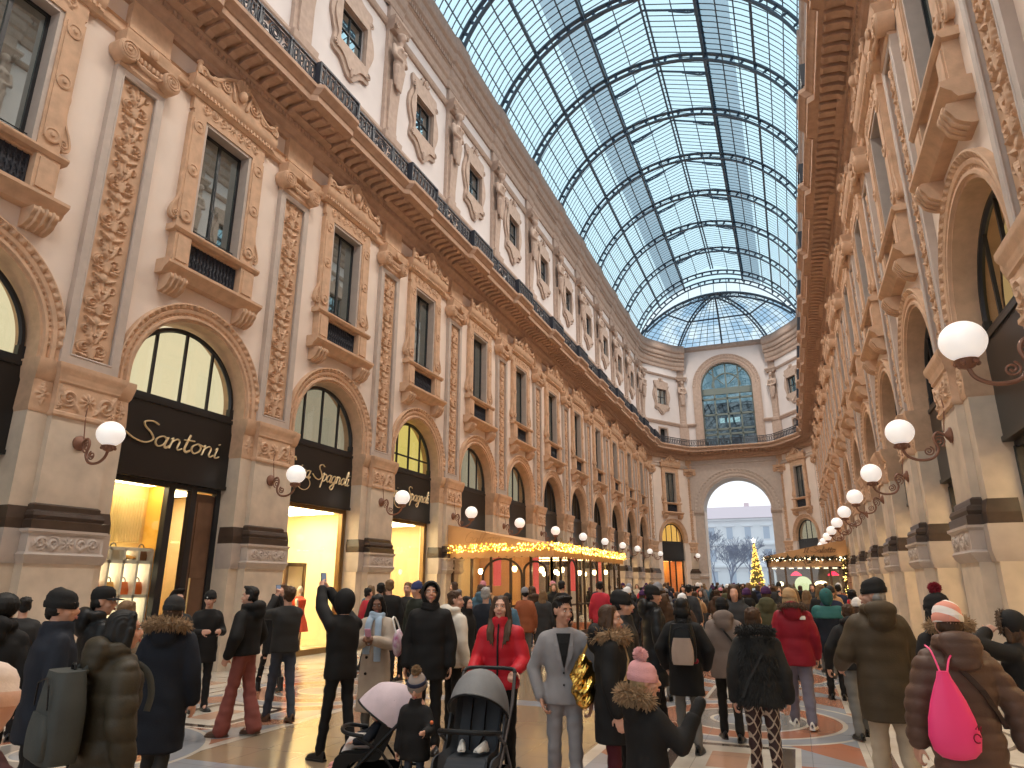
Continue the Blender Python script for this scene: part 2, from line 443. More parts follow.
# ------------------------------------------------------------------ first-floor windows
def make_window():
    root = empty('window_1')
    mb = MB()
    prof = [(-.05, 7.92), (.20, 7.92), (.24, 7.98), (.26, 8.02), (.34, 8.08), (.38, 8.12), (.38, 8.18), (.26, 8.22), (-.05, 8.22)]
    mb.sweep_y(prof, -1.36, 1.36)
    for t in (-1.02, 1.02):
        pr = spline([(.32, 7.92), (.34, 7.84), (.28, 7.74), (.24, 7.66), (.10, 7.58), (0, 7.57)], 5)
        mb.sweep_y([(-.05, 7.92)] + [tuple(q) for q in pr] + [(-.05, 7.55)], t - .22, t + .22, smooth=False)
        for d in (-.12, 0, .12):
            mb.tube([(q[0] + .01, t + d, q[1]) for q in pr[:-4]], .03, 5)
    mb.build('sill', STONE, root)
    mb = MB()
    for s in (-1, 1):
        a, b = sorted((s * .74, s * 1.16))
        mb.box(-.05, .20, a, b, 8.22, 8.96); mb.box(.2, .225, a + .06, b - .06, 8.32, 8.88)
    mb.box(-.05, .10, -.74, .74, 8.20, 8.26); mb.box(-.05, .1, -.74, .74, 8.90, 8.96)
    mb.sweep_y([(-.05, 8.95), (.22, 8.95), (.25, 8.99), (.27, 9.02), (.27, 9.06), (.18, 9.09), (-.05, 9.09)], -1.26, 1.26)
    mb.build('pedestal', STONE, root)
    mb = MB()
    mb.box(-.02, .03, -.74, .74, 8.24, 8.92)
    for i in range(15):
        t = -.70 + i * .1
        mb.tube([(.045, t, 8.24), (.045, t, 8.92)], .012, 5)
    for i in range(14):
        for z in (8.4, 8.57, 8.75):
            a = np.linspace(0, 2 * PI, 9)[:-1]
            mb.tube(np.stack([np.full(8, .05), -.65 + i * .1 + .035 * np.cos(a), z + .05 * np.sin(a)], 1), .009, 4, closed=True)
    mb.build('grille', IRON, root)
    # surround
    mb = MB()
    for s in (-1, 1):
        a, b = sorted((s * .74, s * 1.14))
        mb.box(-.05, .13, a, b, 9.09, 11.95)
        mb.box(.13, .15, a + .05, b - .05, 9.34, 11.82)
        for z in (9.42, 10.55, 11.66):
            mb.lathe([(.15, .14), (.15, .17), (.12, .18), (.10, .16), (.05, .17), (.03, .20), (.001, .20)], 16, (0, s * .94, z), 'x')
        # side scroll
        c = spline([(1.10, 10.45), (1.14, 10.30), (1.12, 10.1), (1.15, 9.8), (1.26, 9.55), (1.30, 9.36), (1.22, 9.26), (1.12, 9.30)], 6)
        poly = [(s * q[0], q[1]) for q in c] + [(s * 1.08, 9.2), (s * 1.08, 10.45)]
        mb.prism(poly, -.05, .10)
        mb.tube([(.10, s * q[0], q[1]) for q in c], .03, 6)
        a2 = np.linspace(0, 3.6 * PI, 26); r = np.linspace(.015, .10, 26)
        mb.tube(np.stack([np.full(26, .12), s * (1.18 + r * np.cos(a2)), 9.38 + r * np.sin(a2)], 1), .018, 5)
    mb.box(-.05, .13, -1.10, 1.10, 11.95, 12.06)
    mb.build('surround', STONE, root)
    mb = MB()
    for s in (-1, 1):
        a, b = sorted((s * .66, s * .75)); mb.box(-.26, .10, a, b, 9.09, 11.95)
    mb.box(-.26, .10, -.75, .75, 11.88, 11.96)
    mb.build('jamb', STONE_G, root)
    mb = MB()
    mb.box(-.05, .12, -1.14, 1.14, 12.06, 12.40)
    relief(mb, 2.2, .32, 120, 20, lambda u, v: scrollband(u, v, 2.2, .32), .04, .122, 12.07)
    mb.sweep_y([(-.05, 12.38), (.16, 12.38), (.20, 12.44), (.22, 12.46), (.22, 12.52), (.27, 12.58), (.30, 12.66), (.31, 12.76), (.31, 12.80), (-.05, 12.86)], -1.34, 1.34)
    for i in range(24):
        t = -1.22 + i * 2.44 / 23; mb.box(.2, .25, t - .03, t + .03, 12.46, 12.54)
    mb.build('window_cornice', STONE, root)
    # pediment crest: two scrolls meeting at a shell
    mb = MB(); mb.M = np.array([[1, 0, 0, .12], [0, 1, 0, 0], [0, 0, 1, -.02], [0, 0, 0, 1]], float)
    for s in (-1, 1):
        c = spline([(1.24, 12.84), (1.26, 12.98), (1.12, 13.03), (1.0, 12.95), (.78, 13.02), (.52, 13.25), (.28, 13.40), (.10, 13.46)], 7)
        mb.prism([(s * q[0], q[1]) for q in c] + [(0, 13.46), (0, 12.84)], .06, .16)
        mb.tube([(.17, s * q[0], q[1]) for q in c], np.linspace(.07, .045, len(c)), 7)
        for cx, cz, R in ((1.16, 12.98, .11), (.80, 12.99, .12), (.46, 13.10, .17)):
            a2 = np.linspace(0, 4 * PI, 34); r = np.linspace(.012, R, 34)
            mb.tube(np.stack([np.full(34, .18), s * (cx + r * np.cos(a2)), cz + r * np.sin(a2)], 1), .026, 5)
        mb.capsule((.18, s * .2, 12.9), (.2, s * .3, 13.3), .05, .03)
        mb.capsule((.14, s * 1.25, 12.9), (.14, s * 1.25, 13.1), .07, .05); mb.ball((.14, s * 1.25, 13.16), .07, 8, 6)
    for i in range(7):
        a = PI * (i + .5) / 7
        mb.capsule((.18, .04 * math.cos(a), 13.2), (.2, .2 * math.cos(a), 13.30 + .24 * math.sin(a)), .03, .05, 7, 3)
    mb.ball((.24, 0, 13.12), (.1, .11, .15), 12, 8)
    mb.build('pediment_crest', STONE, root)
    mb = MB()
    for t in (-.64, 0, .64): mb.box(-.21, -.15, t - .035, t + .035, 9.05, 11.88)
    for z in (9.08, 11.86): mb.box(-.21, -.15, -.66, .66, z - .03, z + .03)
    mb.tube([(-.05, -.66, 9.3), (-.05, .66, 9.3)], .012, 5)
    mb.build('sash', BLACKM, root)
    mb = MB(); mb.box(-.19, -.18, -.65, .65, 9.05, 11.88)
    mb.build('pane', PANE, root)
    return root

# ------------------------------------------------------------------ arch surrounds
def make_arch(r=1.525, big=.84, spring=5.70, depth=.62):
    N = 150
    prof = [(0, -depth, 0), (0, .02, 0), (.05, .02, 0), (.07, .07, 0), (.13, .07, 0), (.15, .03, 0), (.18, .035, 1), (.20, .035, 1), (.23, .07, 0), (.30, .09, 0), (.32, .06, 0), (.35, .09, 2), (.40, .11, 2), (.43, .13, 0), (.46, .12, 0), (.46, -.02, 0)]
    th = np.linspace(0, PI, N)
    P = []
    for a_i, a in enumerate(th):
        row = []
        for dr, n, md in prof:
            k = 1.0
            if md == 1: k = .3 + 1.0 * abs(math.sin(a * 46))
            if md == 2: k = .55 + .6 * abs(math.sin(a * 34))
            R = r + dr * big
            row.append((n * k if md else n, R * math.cos(a), spring + R * math.sin(a)))
        P.append(row)
    lo = 5.40 if spring < 6 else spring - .02
    P = [[(q[0], q[1], lo) for q in P[0]]] + P + [[(q[0], q[1], lo) for q in P[-1]]]
    mb = MB(); mb.grid(np.array(P), smooth=False)
    return mb

# ------------------------------------------------------------------ walls with openings
def holed(mb, n, t0, t1, z0, z1, holes_rect=(), m=0):
    """plane at n with rectangular holes, cut into strips (holes sorted, same columns)"""
    zs = sorted({z0, z1, *[h[2] for h in holes_rect], *[h[3] for h in holes_rect]})
    for a, b in zip(zs[:-1], zs[1:]):
        segs = [(t0, t1)]
        for h in holes_rect:
            if h[2] <= a and h[3] >= b:
                segs = [(t0, h[0]), (h[1], t1)]
        for s0, s1 in segs:
            mb.add([(n, s0, a), (n, s1, a), (n, s1, b), (n, s0, b)], [(0, 1, 2, 3)], m)
    for h in holes_rect:
        d = n - .45
        for (a, b, c, e) in ((h[0], h[2], h[0], h[3]), (h[1], h[2], h[1], h[3]), (h[0], h[3], h[1], h[3]), (h[0], h[2], h[1], h[2])):
            mb.add([(n, a, b), (n, c, e), (d, c, e), (d, a, b)], [(0, 1, 2, 3)], m)

def arch_hole(mb, n, r, spring, hw, z1, m=0, depth=.4, N=40):
    """rectangle t +-hw, z spring..z1 minus a half disc"""
    ang = set(np.linspace(0, PI, N + 1).tolist()); c = math.atan2(z1 - spring, hw); ang |= {c, PI - c}
    inn, out = [], []
    for a in sorted(ang):
        inn.append((n, r * math.cos(a), spring + r * math.sin(a)))
        ca, sa = math.cos(a), math.sin(a)
        k = min(hw / abs(ca) if abs(ca) > 1e-9 else 1e9, (z1 - spring) / sa if sa > 1e-9 else 1e9)
        out.append((n, k * ca, spring + k * sa))
    mb.grid(np.array([inn, out]), smooth=False, m=m)
    mb.grid(np.array([inn, [(n - depth, q[1], q[2]) for q in inn]]), smooth=False, m=m)

def wall_bay(mb, hw):
    r = 1.525
    for s in (-1, 1):
        a, b = sorted((s * r, s * hw))
        a, b = sorted((s * (r + .03), s * hw)); mb.box(-.62, 0, a, b, 0, 5.70, 0)
    arch_hole(mb, 0, r + .02, 5.70, hw, 8.3, depth=.6)
    holed(mb, 0, -hw, hw, 8.3, 14.3, [(-.67, .67, 9.05, 11.92)])
    # string moulding above the windows
    mb.sweep_y([(0, 12.44), (.10, 12.44), (.13, 12.5), (.13, 12.58), (.06, 12.62), (.06, 12.72), (.1, 12.76), (0, 12.8)], -hw, hw, 1)
    # attic storey, set back
    n = -AT
    mb.add([(0, -hw, 14.3), (0, hw, 14.3), (n, hw, 14.3), (n, -hw, 14.3)], [(0, 1, 2, 3)], 2)
    holed(mb, n, -hw, hw, 14.3, 25.0, [(-.68, .68, 18.76, 20.26), (-.5, .5, 14.45, 16.3)], 2)
    mb.sweep_y([(n, 16.75), (n + .10, 16.75), (n + .14, 16.85), (n + .2, 16.95), (n + .2, 17.05), (n, 17.12)], -hw, hw, 3)
    mb.sweep_y([(n, 21.65), (n + .08, 21.65), (n + .12, 21.72), (n + .16, 21.85), (n, 21.9)], -hw, hw, 3)

def make_attic_window():
    root = empty('window_1')
    mb = MB()
    # shaped surround: eared outline with rounded lobes
    half = spline([(0, 21.45), (.22, 21.42), (.30, 21.22), (.62, 21.12), (.96, 21.10), (1.02, 20.9), (.96, 20.7), (1.0, 20.35), (1.16, 20.0), (1.22, 19.55), (1.10, 19.15), (.96, 18.8), (1.02, 18.4), (.98, 18.2), (.62, 18.12), (.40, 17.95), (.20, 17.72), (0, 17.68)], 5)
    outl = [(q[0], q[1]) for q in half] + [(-q[0], q[1]) for q in half[-2:0:-1]]
    def ring(n0, n1, so, inner):
        c = 19.5
        N = len(outl); V = []; F = []
        for i, (t, z) in enumerate(outl):
            V.append((n1, t * so, c + (z - c) * so))
        # inner rectangle sampled by angle
        for i, (t, z) in enumerate(outl):
            a = math.atan2(z - c, t); ca, sa = math.cos(a), math.sin(a)
            k = min(inner[0] / abs(ca) if abs(ca) > 1e-6 else 9, inner[1] / abs(sa) if abs(sa) > 1e-6 else 9)
            V.append((n1, k * ca, c + k * sa))
        V += [(n0, v[1], v[2]) for v in V]
        for i in range(N):
            j = (i + 1) % N
            F += [(i, j, N + j, N + i), (i, 2 * N + i, 2 * N + j, j), (N + i, N + j, 3 * N + j, 3 * N + i)]
        mb.add(V, F)
    ring(-AT - .02, -AT + .10, 1.0, (.68, .75))
    ring(-AT - .02, -AT + .16, .86, (.70, .77))
    for s in (-1, 1):
        for cz in (18.45, 20.6):
            a2 = np.linspace(0, 3.4 * PI, 26); r = np.linspace(.012, .15, 26)
            mb.tube(np.stack([np.full(26, -AT + .15), s * (.92 + r * np.cos(a2)), cz + r * np.sin(a2)], 1), .028, 5)
    for i in range(5):
        a = PI * (i + .5) / 5
        mb.capsule((-AT + .15, 0, 21.05), (-AT + .17, .2 * math.cos(a), 21.1 + .25 * math.sin(a)), .03, .05, 7, 3)
    mb.capsule((-AT + .14, 0, 18.0), (-AT + .15, 0, 17.75), .09, .04)
    mb.build('surround', STONE_A, root)
    mb = MB()
    for t in (-.64, 0, .64): mb.box(-AT - .13, -AT - .06, t - .03, t + .03, 18.78, 20.24)
    for z in (18.80, 19.5, 20.22): mb.box(-AT - .13, -AT - .06, -.66, .66, z - .03, z + .03)
    mb.build('sash', BLACKM, root)
    mb = MB(); mb.box(-AT - .11, -AT - .10, -.66, .66, 18.76, 20.26)
    mb.build('pane', PANE_S, root)
    return root

def make_attic_door():
    root = empty('door_1')
    mb = MB(); mb.box(-AT - .35, -AT - .3, -.5, .5, 14.45, 16.3)
    for t in (-.44, .02): mb.box(-AT - .3, -AT - .27, t, t + .42, 14.55, 15.2); mb.box(-AT - .3, -AT - .27, t, t + .42, 15.3, 16.2)
    mb.build('door_leaf', BLACKM, root)
    mb = MB()
    for s in (-1, 1):
        a, b = sorted((s * .5, s * .66)); mb.box(-AT - .02, -AT + .08, a, b, 14.45, 16.46)
    mb.box(-AT - .02, -AT + .08, -.5, .5, 16.3, 16.46)
    mb.build('door_surround', STONE_A, root)
    return root

def make_herm():
    """attic pilaster ending in a carved bust"""
    root = empty('pillar')
    n = -AT
    mb = MB()
    prof_box(mb, [(n + .26, 14.45, .06), (n + .26, 16.7, .06), (n + .32, 16.8, .12), (n + .34, 17.05, .14), (n + .22, 17.12, 0)], .42, back=n - .1)
    prof_box(mb, [(n + .14, 17.1, 0), (n + .14, 23.2, 0)], .42, back=n - .1)
    prof_box(mb, [(n + .26, 17.1, -.14), (n + .26, 17.3, -.14), (n + .20, 17.35, -.18), (n + .30, 19.3, -.10)], .42, back=n - .1)
    mb.build('pilaster_shaft', STONE_A, root)
    mb = MB(); c = n + .34
    mb.ball((c + .12, 0, 21.25), (.15, .14, .19), 14, 10)                    # head
    mb.ball((c + .10, 0, 21.32), (.18, .19, .17), 14, 10)                    # hair
    mb.ball((c + .27, 0, 21.2), (.03, .03, .05), 8, 6)
    mb.capsule((c + .05, 0, 20.9), (c + .1, 0, 21.15), .10, .09)
    mb.ball((c + .04, 0, 20.55), (.20, .34, .36), 16, 10)                    # chest
    mb.ball((c + .04, 0, 20.1), (.20, .27, .40), 16, 10)
    for s in (-1, 1):
        mb.capsule((c, s * .33, 20.75), (c + .08, s * .40, 20.3), .10, .085)
        mb.capsule((c + .08, s * .40, 20.3), (c + .24, s * .12, 20.15), .08, .06)
        mb.ball((c + .2, s * .12, 20.62), (.1, .11, .11), 10, 8)
        mb.capsule((c + .05, s * .2, 19.9), (c + .02, s * .14, 19.2), .12, .08)
    mb.capsule((c + .1, 0, 20.0), (c + .02, 0, 19.1), .14, .08)
    for i in range(5):
        t = -.2 + i * .1
        mb.capsule((c + .16, t, 19.9), (c + .08, t * .7, 19.0), .05, .035, 7, 3)
    me = fuse(mb, 'bust', STONE_A, .03, 2)
    put('bust', me, root)
    mb = MB()
    prof_box(mb, [(n + .3, 21.5, .0), (n + .40, 21.6, .08), (n + .42, 21.75, .12), (n + .5, 21.85, .16), (n + .5, 21.95, .16), (n + .2, 22.0, 0)], .40, back=n - .1)
    for s in (-1, 1):
        a2 = np.linspace(0, 3.6 * PI, 26); r = np.linspace(.012, .12, 26)
        mb.tube(np.stack([np.full(26, n + .46), s * (.36 + r * np.cos(a2)), 21.62 + r * np.sin(a2)], 1), .03, 5)
    mb.build('capital', STONE_A, root)
    return root

# ------------------------------------------------------------------ sweeps round the whole gallery
def wall_path(off=0.0, ybeg=-9.0, step=.4, smooth=True):
    """points on the wall plane (offset inwards by off), left wall, apse, right wall; with inward normals and side coordinate"""
    corners = [(-W, ybeg), (-W, YC), (-XE, YE), (XE, YE), (W, YC), (W, ybeg)]
    C_ = [np.array(c, float) for c in corners]
    if smooth:
        out = [C_[0]]
        for i in range(1, 5):
            a, b, c = C_[i - 1], C_[i], C_[i + 1]
            r = 1.5
            p = b + (a - b) / np.linalg.norm(a - b) * r; q = b + (c - b) / np.linalg.norm(c - b) * r
            for t in np.linspace(0, 1, 7): out.append((1 - t) ** 2 * p + 2 * t * (1 - t) * b + t * t * q)
        out.append(C_[5]); C_ = out
    pts = []
    for a, b in zip(C_[:-1], C_[1:]):
        L = np.linalg.norm(b - a); k = max(1, int(L / step))
        for i in range(k): pts.append(a + (b - a) * i / k)
    pts.append(C_[-1]); pts = np.array(pts)
    d = np.gradient(pts, axis=0); d /= np.linalg.norm(d, axis=1)[:, None]
    nrm = np.stack([d[:, 1], -d[:, 0]], 1)
    return pts + nrm * off, nrm

def sweep_path(mb, pts, nrm, prof, extra=None, m=0):
    P = []
    for i in range(len(pts)):
        e = extra[i] if extra is not None else 0
        P.append([(pts[i][0] + nrm[i][0] * (n + (e if n > .3 else 0)), pts[i][1] + nrm[i][1] * (n + (e if n > .3 else 0)), z) for n, z in prof])
    mb.grid(np.array(P), smooth=False, m=m)

def bump_at_piers(pts, w=.85, amt=.16):
    e = []
    for x, y in pts:
        if abs(x) > W - 1.6 and y < YC - .5:
            k = round((y - Y0) / P); e.append(amt if abs(y - pier_y(k)) < w else 0.)
        else: e.append(0.)
    return e

def build_cornices():
    # fine stations so that the breaks over the pillars stay crisp
    pts, nrm = wall_path(0, step=.1)
    mb = MB()
    prof = [(0, 13.28), (.10, 13.30), (.14, 13.38), (.14, 13.46), (.22, 13.52), (.26, 13.60), (.30, 13.62), (.30, 13.78), (.36, 13.82), (.36, 13.98), (1.02, 14.0), (1.02, 13.97), (1.06, 13.97), (1.06, 14.14), (1.10, 14.16), (1.16, 14.24), (1.24, 14.32), (1.24, 14.42), (-.42, 14.46)]
    sweep_path(mb, pts, nrm, prof, bump_at_piers(pts))
    # brackets under the slab
    p2, n2 = wall_path(0, step=.02)
    s = np.concatenate([[0], np.cumsum(np.linalg.norm(np.diff(p2, axis=0), axis=1))])
    for k in range(int(s[-1] / .36)):
        i = int(np.searchsorted(s, k * .36 + .2)); 
        if i >= len(p2): break
        a = math.atan2(n2[i][1], n2[i][0])
        mb.M = rotz(a, p2[i][0], p2[i][1])
        mb.sweep_y([(.34, 13.82), (.42, 13.80), (.52, 13.87), (.80, 13.91), (.90, 13.89), (.94, 13.93), (.94, 14.0), (.34, 14.0)], -.10, .10)
        mb.M = None
    for k in range(int(s[-1] / .13)):
        i = int(np.searchsorted(s, k * .13 + .2))
        if i >= len(p2): break
        a = math.atan2(n2[i][1], n2[i][0]); mb.M = rotz(a, p2[i][0], p2[i][1])
        mb.box(.25, .33, -.035, .035, 13.63, 13.76); mb.M = None
    mb.build('cornice', STONE_D, None, label='brown stone cornice with brackets carrying the balcony all round the gallery', cat='cornice', kind='structure')
    mb = MB()
    pts, nrm = wall_path(-AT, step=.1)
    prof = [(0, 22.6), (.08, 22.62), (.12, 22.75), (.12, 22.95), (.20, 23.05), (.24, 23.2), (.24, 23.45), (.30, 23.5), (.30, 23.75), (.42, 23.85), (.46, 24.0), (.46, 24.25), (.56, 24.35), (.60, 24.5), (.60, 24.9), (.50, 25.0), (.50, 25.12), (-.4, 25.16)]
    e = [.08 if q else 0 for q in bump_at_piers(pts, .55)]
    xk = XE - .35
    halves = [[i for i in range(len(pts)) if pts[i][1] < YE - .3 and pts[i][0] < 0 or (pts[i][1] >= YE - .3 and pts[i][0] < -xk)], [i for i in range(len(pts)) if pts[i][1] < YE - .3 and pts[i][0] > 0 or (pts[i][1] >= YE - .3 and pts[i][0] > xk)]]
    for half in halves:
      P2 = []
      for i in half:
        P2.append([(pts[i][0] + nrm[i][0] * (n + e[i]), pts[i][1] + nrm[i][1] * (n + e[i]), z) for n, z in prof])
      mb.grid(np.array(P2), smooth=False)
    mb.box(-XE - .2, XE + .2, YE + AT - .12, YE + AT + .5, 24.72, 25.12); mb.box(-XE - .2, XE + .2, YE + AT - .06, YE + AT + .5, 24.6, 24.72)
    p2, n2 = wall_path(-AT, step=.02)
    s = np.concatenate([[0], np.cumsum(np.linalg.norm(np.diff(p2, axis=0), axis=1))])
    for k in range(int(s[-1] / .16)):
        i = int(np.searchsorted(s, k * .16 + .1))
        if i >= len(p2): break
        a = math.atan2(n2[i][1], n2[i][0]); mb.M = rotz(a, p2[i][0], p2[i][1])
        if abs(p2[i][0]) > xk: mb.box(.22, .36, -.05, .05, 23.52, 23.72)
        mb.M = None
    mb.build('cornice', STONE_A, None, label='upper stone cornice under the foot of the glass vault', cat='cornice', kind='structure')

# ------------------------------------------------------------------ balcony railing
def railing_panel_mesh(L):
    mb = MB(); n = 0
    mb.box(n - .035, n + .035, -L / 2, L / 2, 15.06, 15.12); mb.box(n - .02, n + .02, -L / 2, L / 2, 14.52, 14.56); mb.box(n - .015, n + .015, -L / 2, L / 2, 14.95, 14.98)
    k = int(L / .21)
    for i in range(k):
        t = -L / 2 + (i + .5) * L / k
        if abs(t) < .55: continue
        a = np.linspace(0, 2 * PI, 13)[:-1]
        mb.tube(np.stack([np.full(12, n), t + .07 * np.cos(a), 14.755 + .19 * np.sin(a)], 1), .026, 5, closed=True)
        mb.tube([(n, t + .105, 14.54), (n, t + .105, 15.06)], .022, 5)
        mb.ball((n, t, 14.755), .03, 6, 5)
    # denser medallion panel in the middle of the bay
    for t in (-.55, .55): mb.box(n - .03, n + .03, t - .03, t + .03, 14.46, 15.12)
    for R in (.22, .15, .08):
        a = np.linspace(0, 2 * PI, 21)[:-1]
        mb.tube(np.stack([np.full(20, n), R * np.cos(a), 14.755 + R * np.sin(a)], 1), .025, 5, closed=True)
    for s in (-1, 1):
        for cz in (14.64, 14.87):
            a2 = np.linspace(0, 3 * PI, 20); r = np.linspace(.01, .10, 20)
            mb.tube(np.stack([np.full(20, n), s * (.38 + r * np.cos(a2)), cz + r * np.sin(a2)], 1), .02, 5)
    return mb.mesh('railing_panel', IRON)
def build_railing():
    full = railing_panel_mesh(P - 1.75)
    jog = MB()
    jog.box(-.035, .035, -.875, .875, 15.06, 15.12); jog.box(-.02, .02, -.875, .875, 14.52, 14.56); jog.box(-.015, .015, -.875, .875, 14.95, 14.98)
    for i in range(8):
        t = -.77 + i * .22
        a = np.linspace(0, 2 * PI, 13)[:-1]
        jog.tube(np.stack([np.full(12, 0.), t + .07 * np.cos(a), 14.755 + .19 * np.sin(a)], 1), .026, 5, closed=True)
        jog.tube([(0, t + .11, 14.54), (0, t + .11, 15.06)], .022, 5)
    for t in (-.875, .875): jog.box(-.2, .03, t - .03, t + .03, 14.46, 15.12)
    jog = jog.mesh('pillar_panel', IRON)
    for s in (-1, 1):
        root = empty('balcony_railing', (s * (W - 1.12), 0, 0), 0 if s < 0 else PI, label=f'black cast-iron balcony railing along the top of the {SIDE[s]} cornice', cat='railing')
        for k in KS[:-1]:
            y = pier_y(k) + P / 2
            put('railing_panel', full, root, (0, y if s < 0 else -y, 0))
        for k in KS:
            y = pier_y(k); put('pillar_panel', jog, root, (.16, y if s < 0 else -y, 0))
    root = empty('balcony_railing', (0, 0, 0), 0, label='black balcony railing curving round the end wall under the big arched window', cat='railing')
    pts, nrm = wall_path(1.12, step=.24)
    sel = [i for i in range(len(pts)) if pts[i][1] > YC - 1.6]
    mb = MB()
    A = [(*pts[i], 0) for i in sel]
    for z, r in ((15.09, .04), (14.54, .025), (14.96, .018)):
        mb.tube([(p[0], p[1], z) for p in A], r, 6)
    for p in A: mb.tube([(p[0], p[1], 14.46), (p[0], p[1], 15.08)], .022, 5)
    for p, q in zip(A[:-1], A[1:]):
        c = np.array([(p[0] + q[0]) / 2, (p[1] + q[1]) / 2, 0]); d = np.array(q) - np.array(p); d /= np.linalg.norm(d)
        a = np.linspace(0, 2 * PI, 11)[:-1]
        mb.tube([c + d * .075 * math.cos(x) + np.array([0, 0, 14.755 + .19 * math.sin(x)]) for x in a], .02, 4, closed=True)
    mb.build('railing_run', IRON, root)

# ------------------------------------------------------------------ assemble the walls
def label_bay(i): return f'{ORD[i]} bay'
def build_walls():
    back = -4.0
    for s in (-1, 1):
        mb = MB()
        for k in KS[:-1]:
            (lx, ly, lz), a = side_loc(s, pier_y(k) + P / 2)
            mb.M = rotz(a, lx, ly); wall_bay(mb, P / 2)
        # last half bay up to the corner and the outer shell
        y0, y1 = pier_y(KS[-1]), YC
        (lx, ly, lz), a = side_loc(s, (y0 + y1) / 2); h = (y1 - y0) / 2
        mb.M = rotz(a, lx, ly)
        holed(mb, 0, -h, h, 0, 14.3); holed(mb, -AT, -h, h, 14.3, 25, (), 2)
        ya, yb = pier_y(KS[0]), YC + 2
        (lx, ly, lz), a = side_loc(s, (ya + yb) / 2); h = (yb - ya) / 2
        mb.M = rotz(a, lx, ly)
        mb.box(-4.4, -4.2, -h, h, 0, 25.1); mb.box(-4.4, -AT - .02, -h, h, 25.0, 25.14)
        mb.box(-4.4, -.3, -h, h, 7.9, 8.1)
        mb.M = None
        mb.build('wall_' + SIDE[s], [PLASTER, STONE, WHITEW, STONE_A], None, label=f'{SIDE[s]} plastered wall of the gallery with arches below and an attic above', cat='wall', kind='structure')
    mb = MB()
    for (loc, a) in (CANT_L, CANT_R):
        mb.M = rotz(a, loc[0], loc[1]); wall_bay(mb, CANT_HW)
        mb.box(-2.6, -2.4, -CANT_HW, CANT_HW, 0, 25)
    # end wall with the great arch and the big window above
    mb.M = rotz(-PI / 2, 0, YE)
    r, sp = 3.03, 8.45
    for s in (-1, 1):
        a, b = sorted((s * r, s * XE)); mb.box(-2.6, 0, a, b, 0, sp, 0)
    arch_hole(mb, 0, r, sp, XE, 14.3, 1, depth=2.6, N=60)
    mb.add([(0, -XE, 14.3), (0, XE, 14.3), (-AT, XE, 14.3), (-AT, -XE, 14.3)], [(0, 1, 2, 3)], 2)
    n = -AT
    for s in (-1, 1):
        a, b = sorted((s * 2.45, s * XE)); mb.box(n - .6, n, a, b, 14.3, 20.75, 2)
        a, b = sorted((s * 3.15, s * XE))
        mb.sweep_y([(n, 16.75), (n + .10, 16.75), (n + .14, 16.85), (n + .2, 16.95), (n + .2, 17.05), (n, 17.12)], a, b, 3)
    arch_hole(mb, n, 2.45, 20.75, XE, 25.0, 2, depth=.6, N=50)
    mb.M = None
    mb.build('wall_end', [PLASTER, STONE_G, WHITEW, STONE_A], None, label='end wall with the great arch opening onto the square', cat='wall', kind='structure')
    # arch surround of the portal, and of the window over it
    mb = make_arch(3.03, 1.9, 8.45, .3)
    for s in (-1, 1):
        a, b = sorted((s * 3.03, s * 3.85)); mb.box(-.2, .08, a, b, 0, 8.3, 0)
        a, b = sorted((s * 2.98, s * 3.95)); mb.sweep_y([(-.2, 8.0), (.1, 8.0), (.14, 8.1), (.22, 8.25), (.24, 8.45), (-.2, 8.45)], a, b)
        a, b = sorted((s * 2.98, s * 3.95)); mb.box(-.2, .2, a, b, 0, 1.4); mb.sweep_y([(-.2, 2.2), (.14, 2.2), (.22, 2.4), (.14, 2.6), (-.2, 2.6)], a, b)
    for a, b, c, d in ((-4.15, 4.15, 12.85, 13.0), (-4.15, -3.98, 8.5, 12.85), (3.98, 4.15, 8.5, 12.85)): mb.sweep_y([(-.1, c), (.05, c), (.08, c + .04), (.08, d - .04), (.05, d), (-.1, d)], a, b)
    mb.build('trim_1', STONE_G, None, (0, YE, 0), (0, 0, -PI / 2), label='grey stone surround of the great arch to the square', cat='arch surround', kind='structure')
    mb = make_arch(2.45, 1.75, 20.75, .3)
    for s in (-1, 1):
        a, b = sorted((s * 2.45, s * 3.25)); mb.box(-.2, .10, a, b, 14.46, 20.75, 0); 
        a, b = sorted((s * 2.6, s * 3.1)); mb.box(.1, .13, a, b, 14.7, 20.5, 0)
    mb.build('trim_2', STONE_A, None, (0, YE + AT, 0), (0, 0, -PI / 2), label='carved stone surround of the big arched window above the portal', cat='window surround', kind='structure')
    # big window
    root = empty('window_1', (0, YE + AT + .45, 0), -PI / 2, label='big arched window of many panes above the portal arch', cat='window', kind='structure')
    mb = MB()
    rr = 2.45
    for t in (-2.4, -1.2, 0, 1.2, 2.4): 
        top = 20.75 + (math.sqrt(max(rr * rr - t * t, 0)) if abs(t) < 2.3 else 0.1)
        mb.box(-.08, .08, t - .07, t + .07, 14.4, top)
    for z in (14.5, 15.9, 16.4, 17.9, 19.5, 20.1): mb.box(-.08, .08, -rr, rr, z - .09, z + .09)
    mb.box(-.1, .1, -rr, rr, 19.95, 20.6)
    a = np.linspace(0, PI, 41)
    for R in (2.40, 1.35): mb.tube(np.stack([np.zeros(41), R * np.cos(a), 20.75 + R * np.sin(a)], 1), .08, 6)
    for q in (.25, .5, .75): mb.tube([(0, .3 * math.cos(PI * q), 20.75 + .3 * math.sin(PI * q)), (0, 2.4 * math.cos(PI * q), 20.75 + 2.4 * math.sin(PI * q))], .05, 6)
    mb.build('glazing_bars', mat('sage_metal', (.16, .20, .19), .5), root)
    mb = MB(); pts = [(-rr, 14.4), (rr, 14.4)] + [(rr * math.cos(x), 20.75 + rr * math.sin(x)) for x in a]
    mb.prism(pts, -.02, -.01)
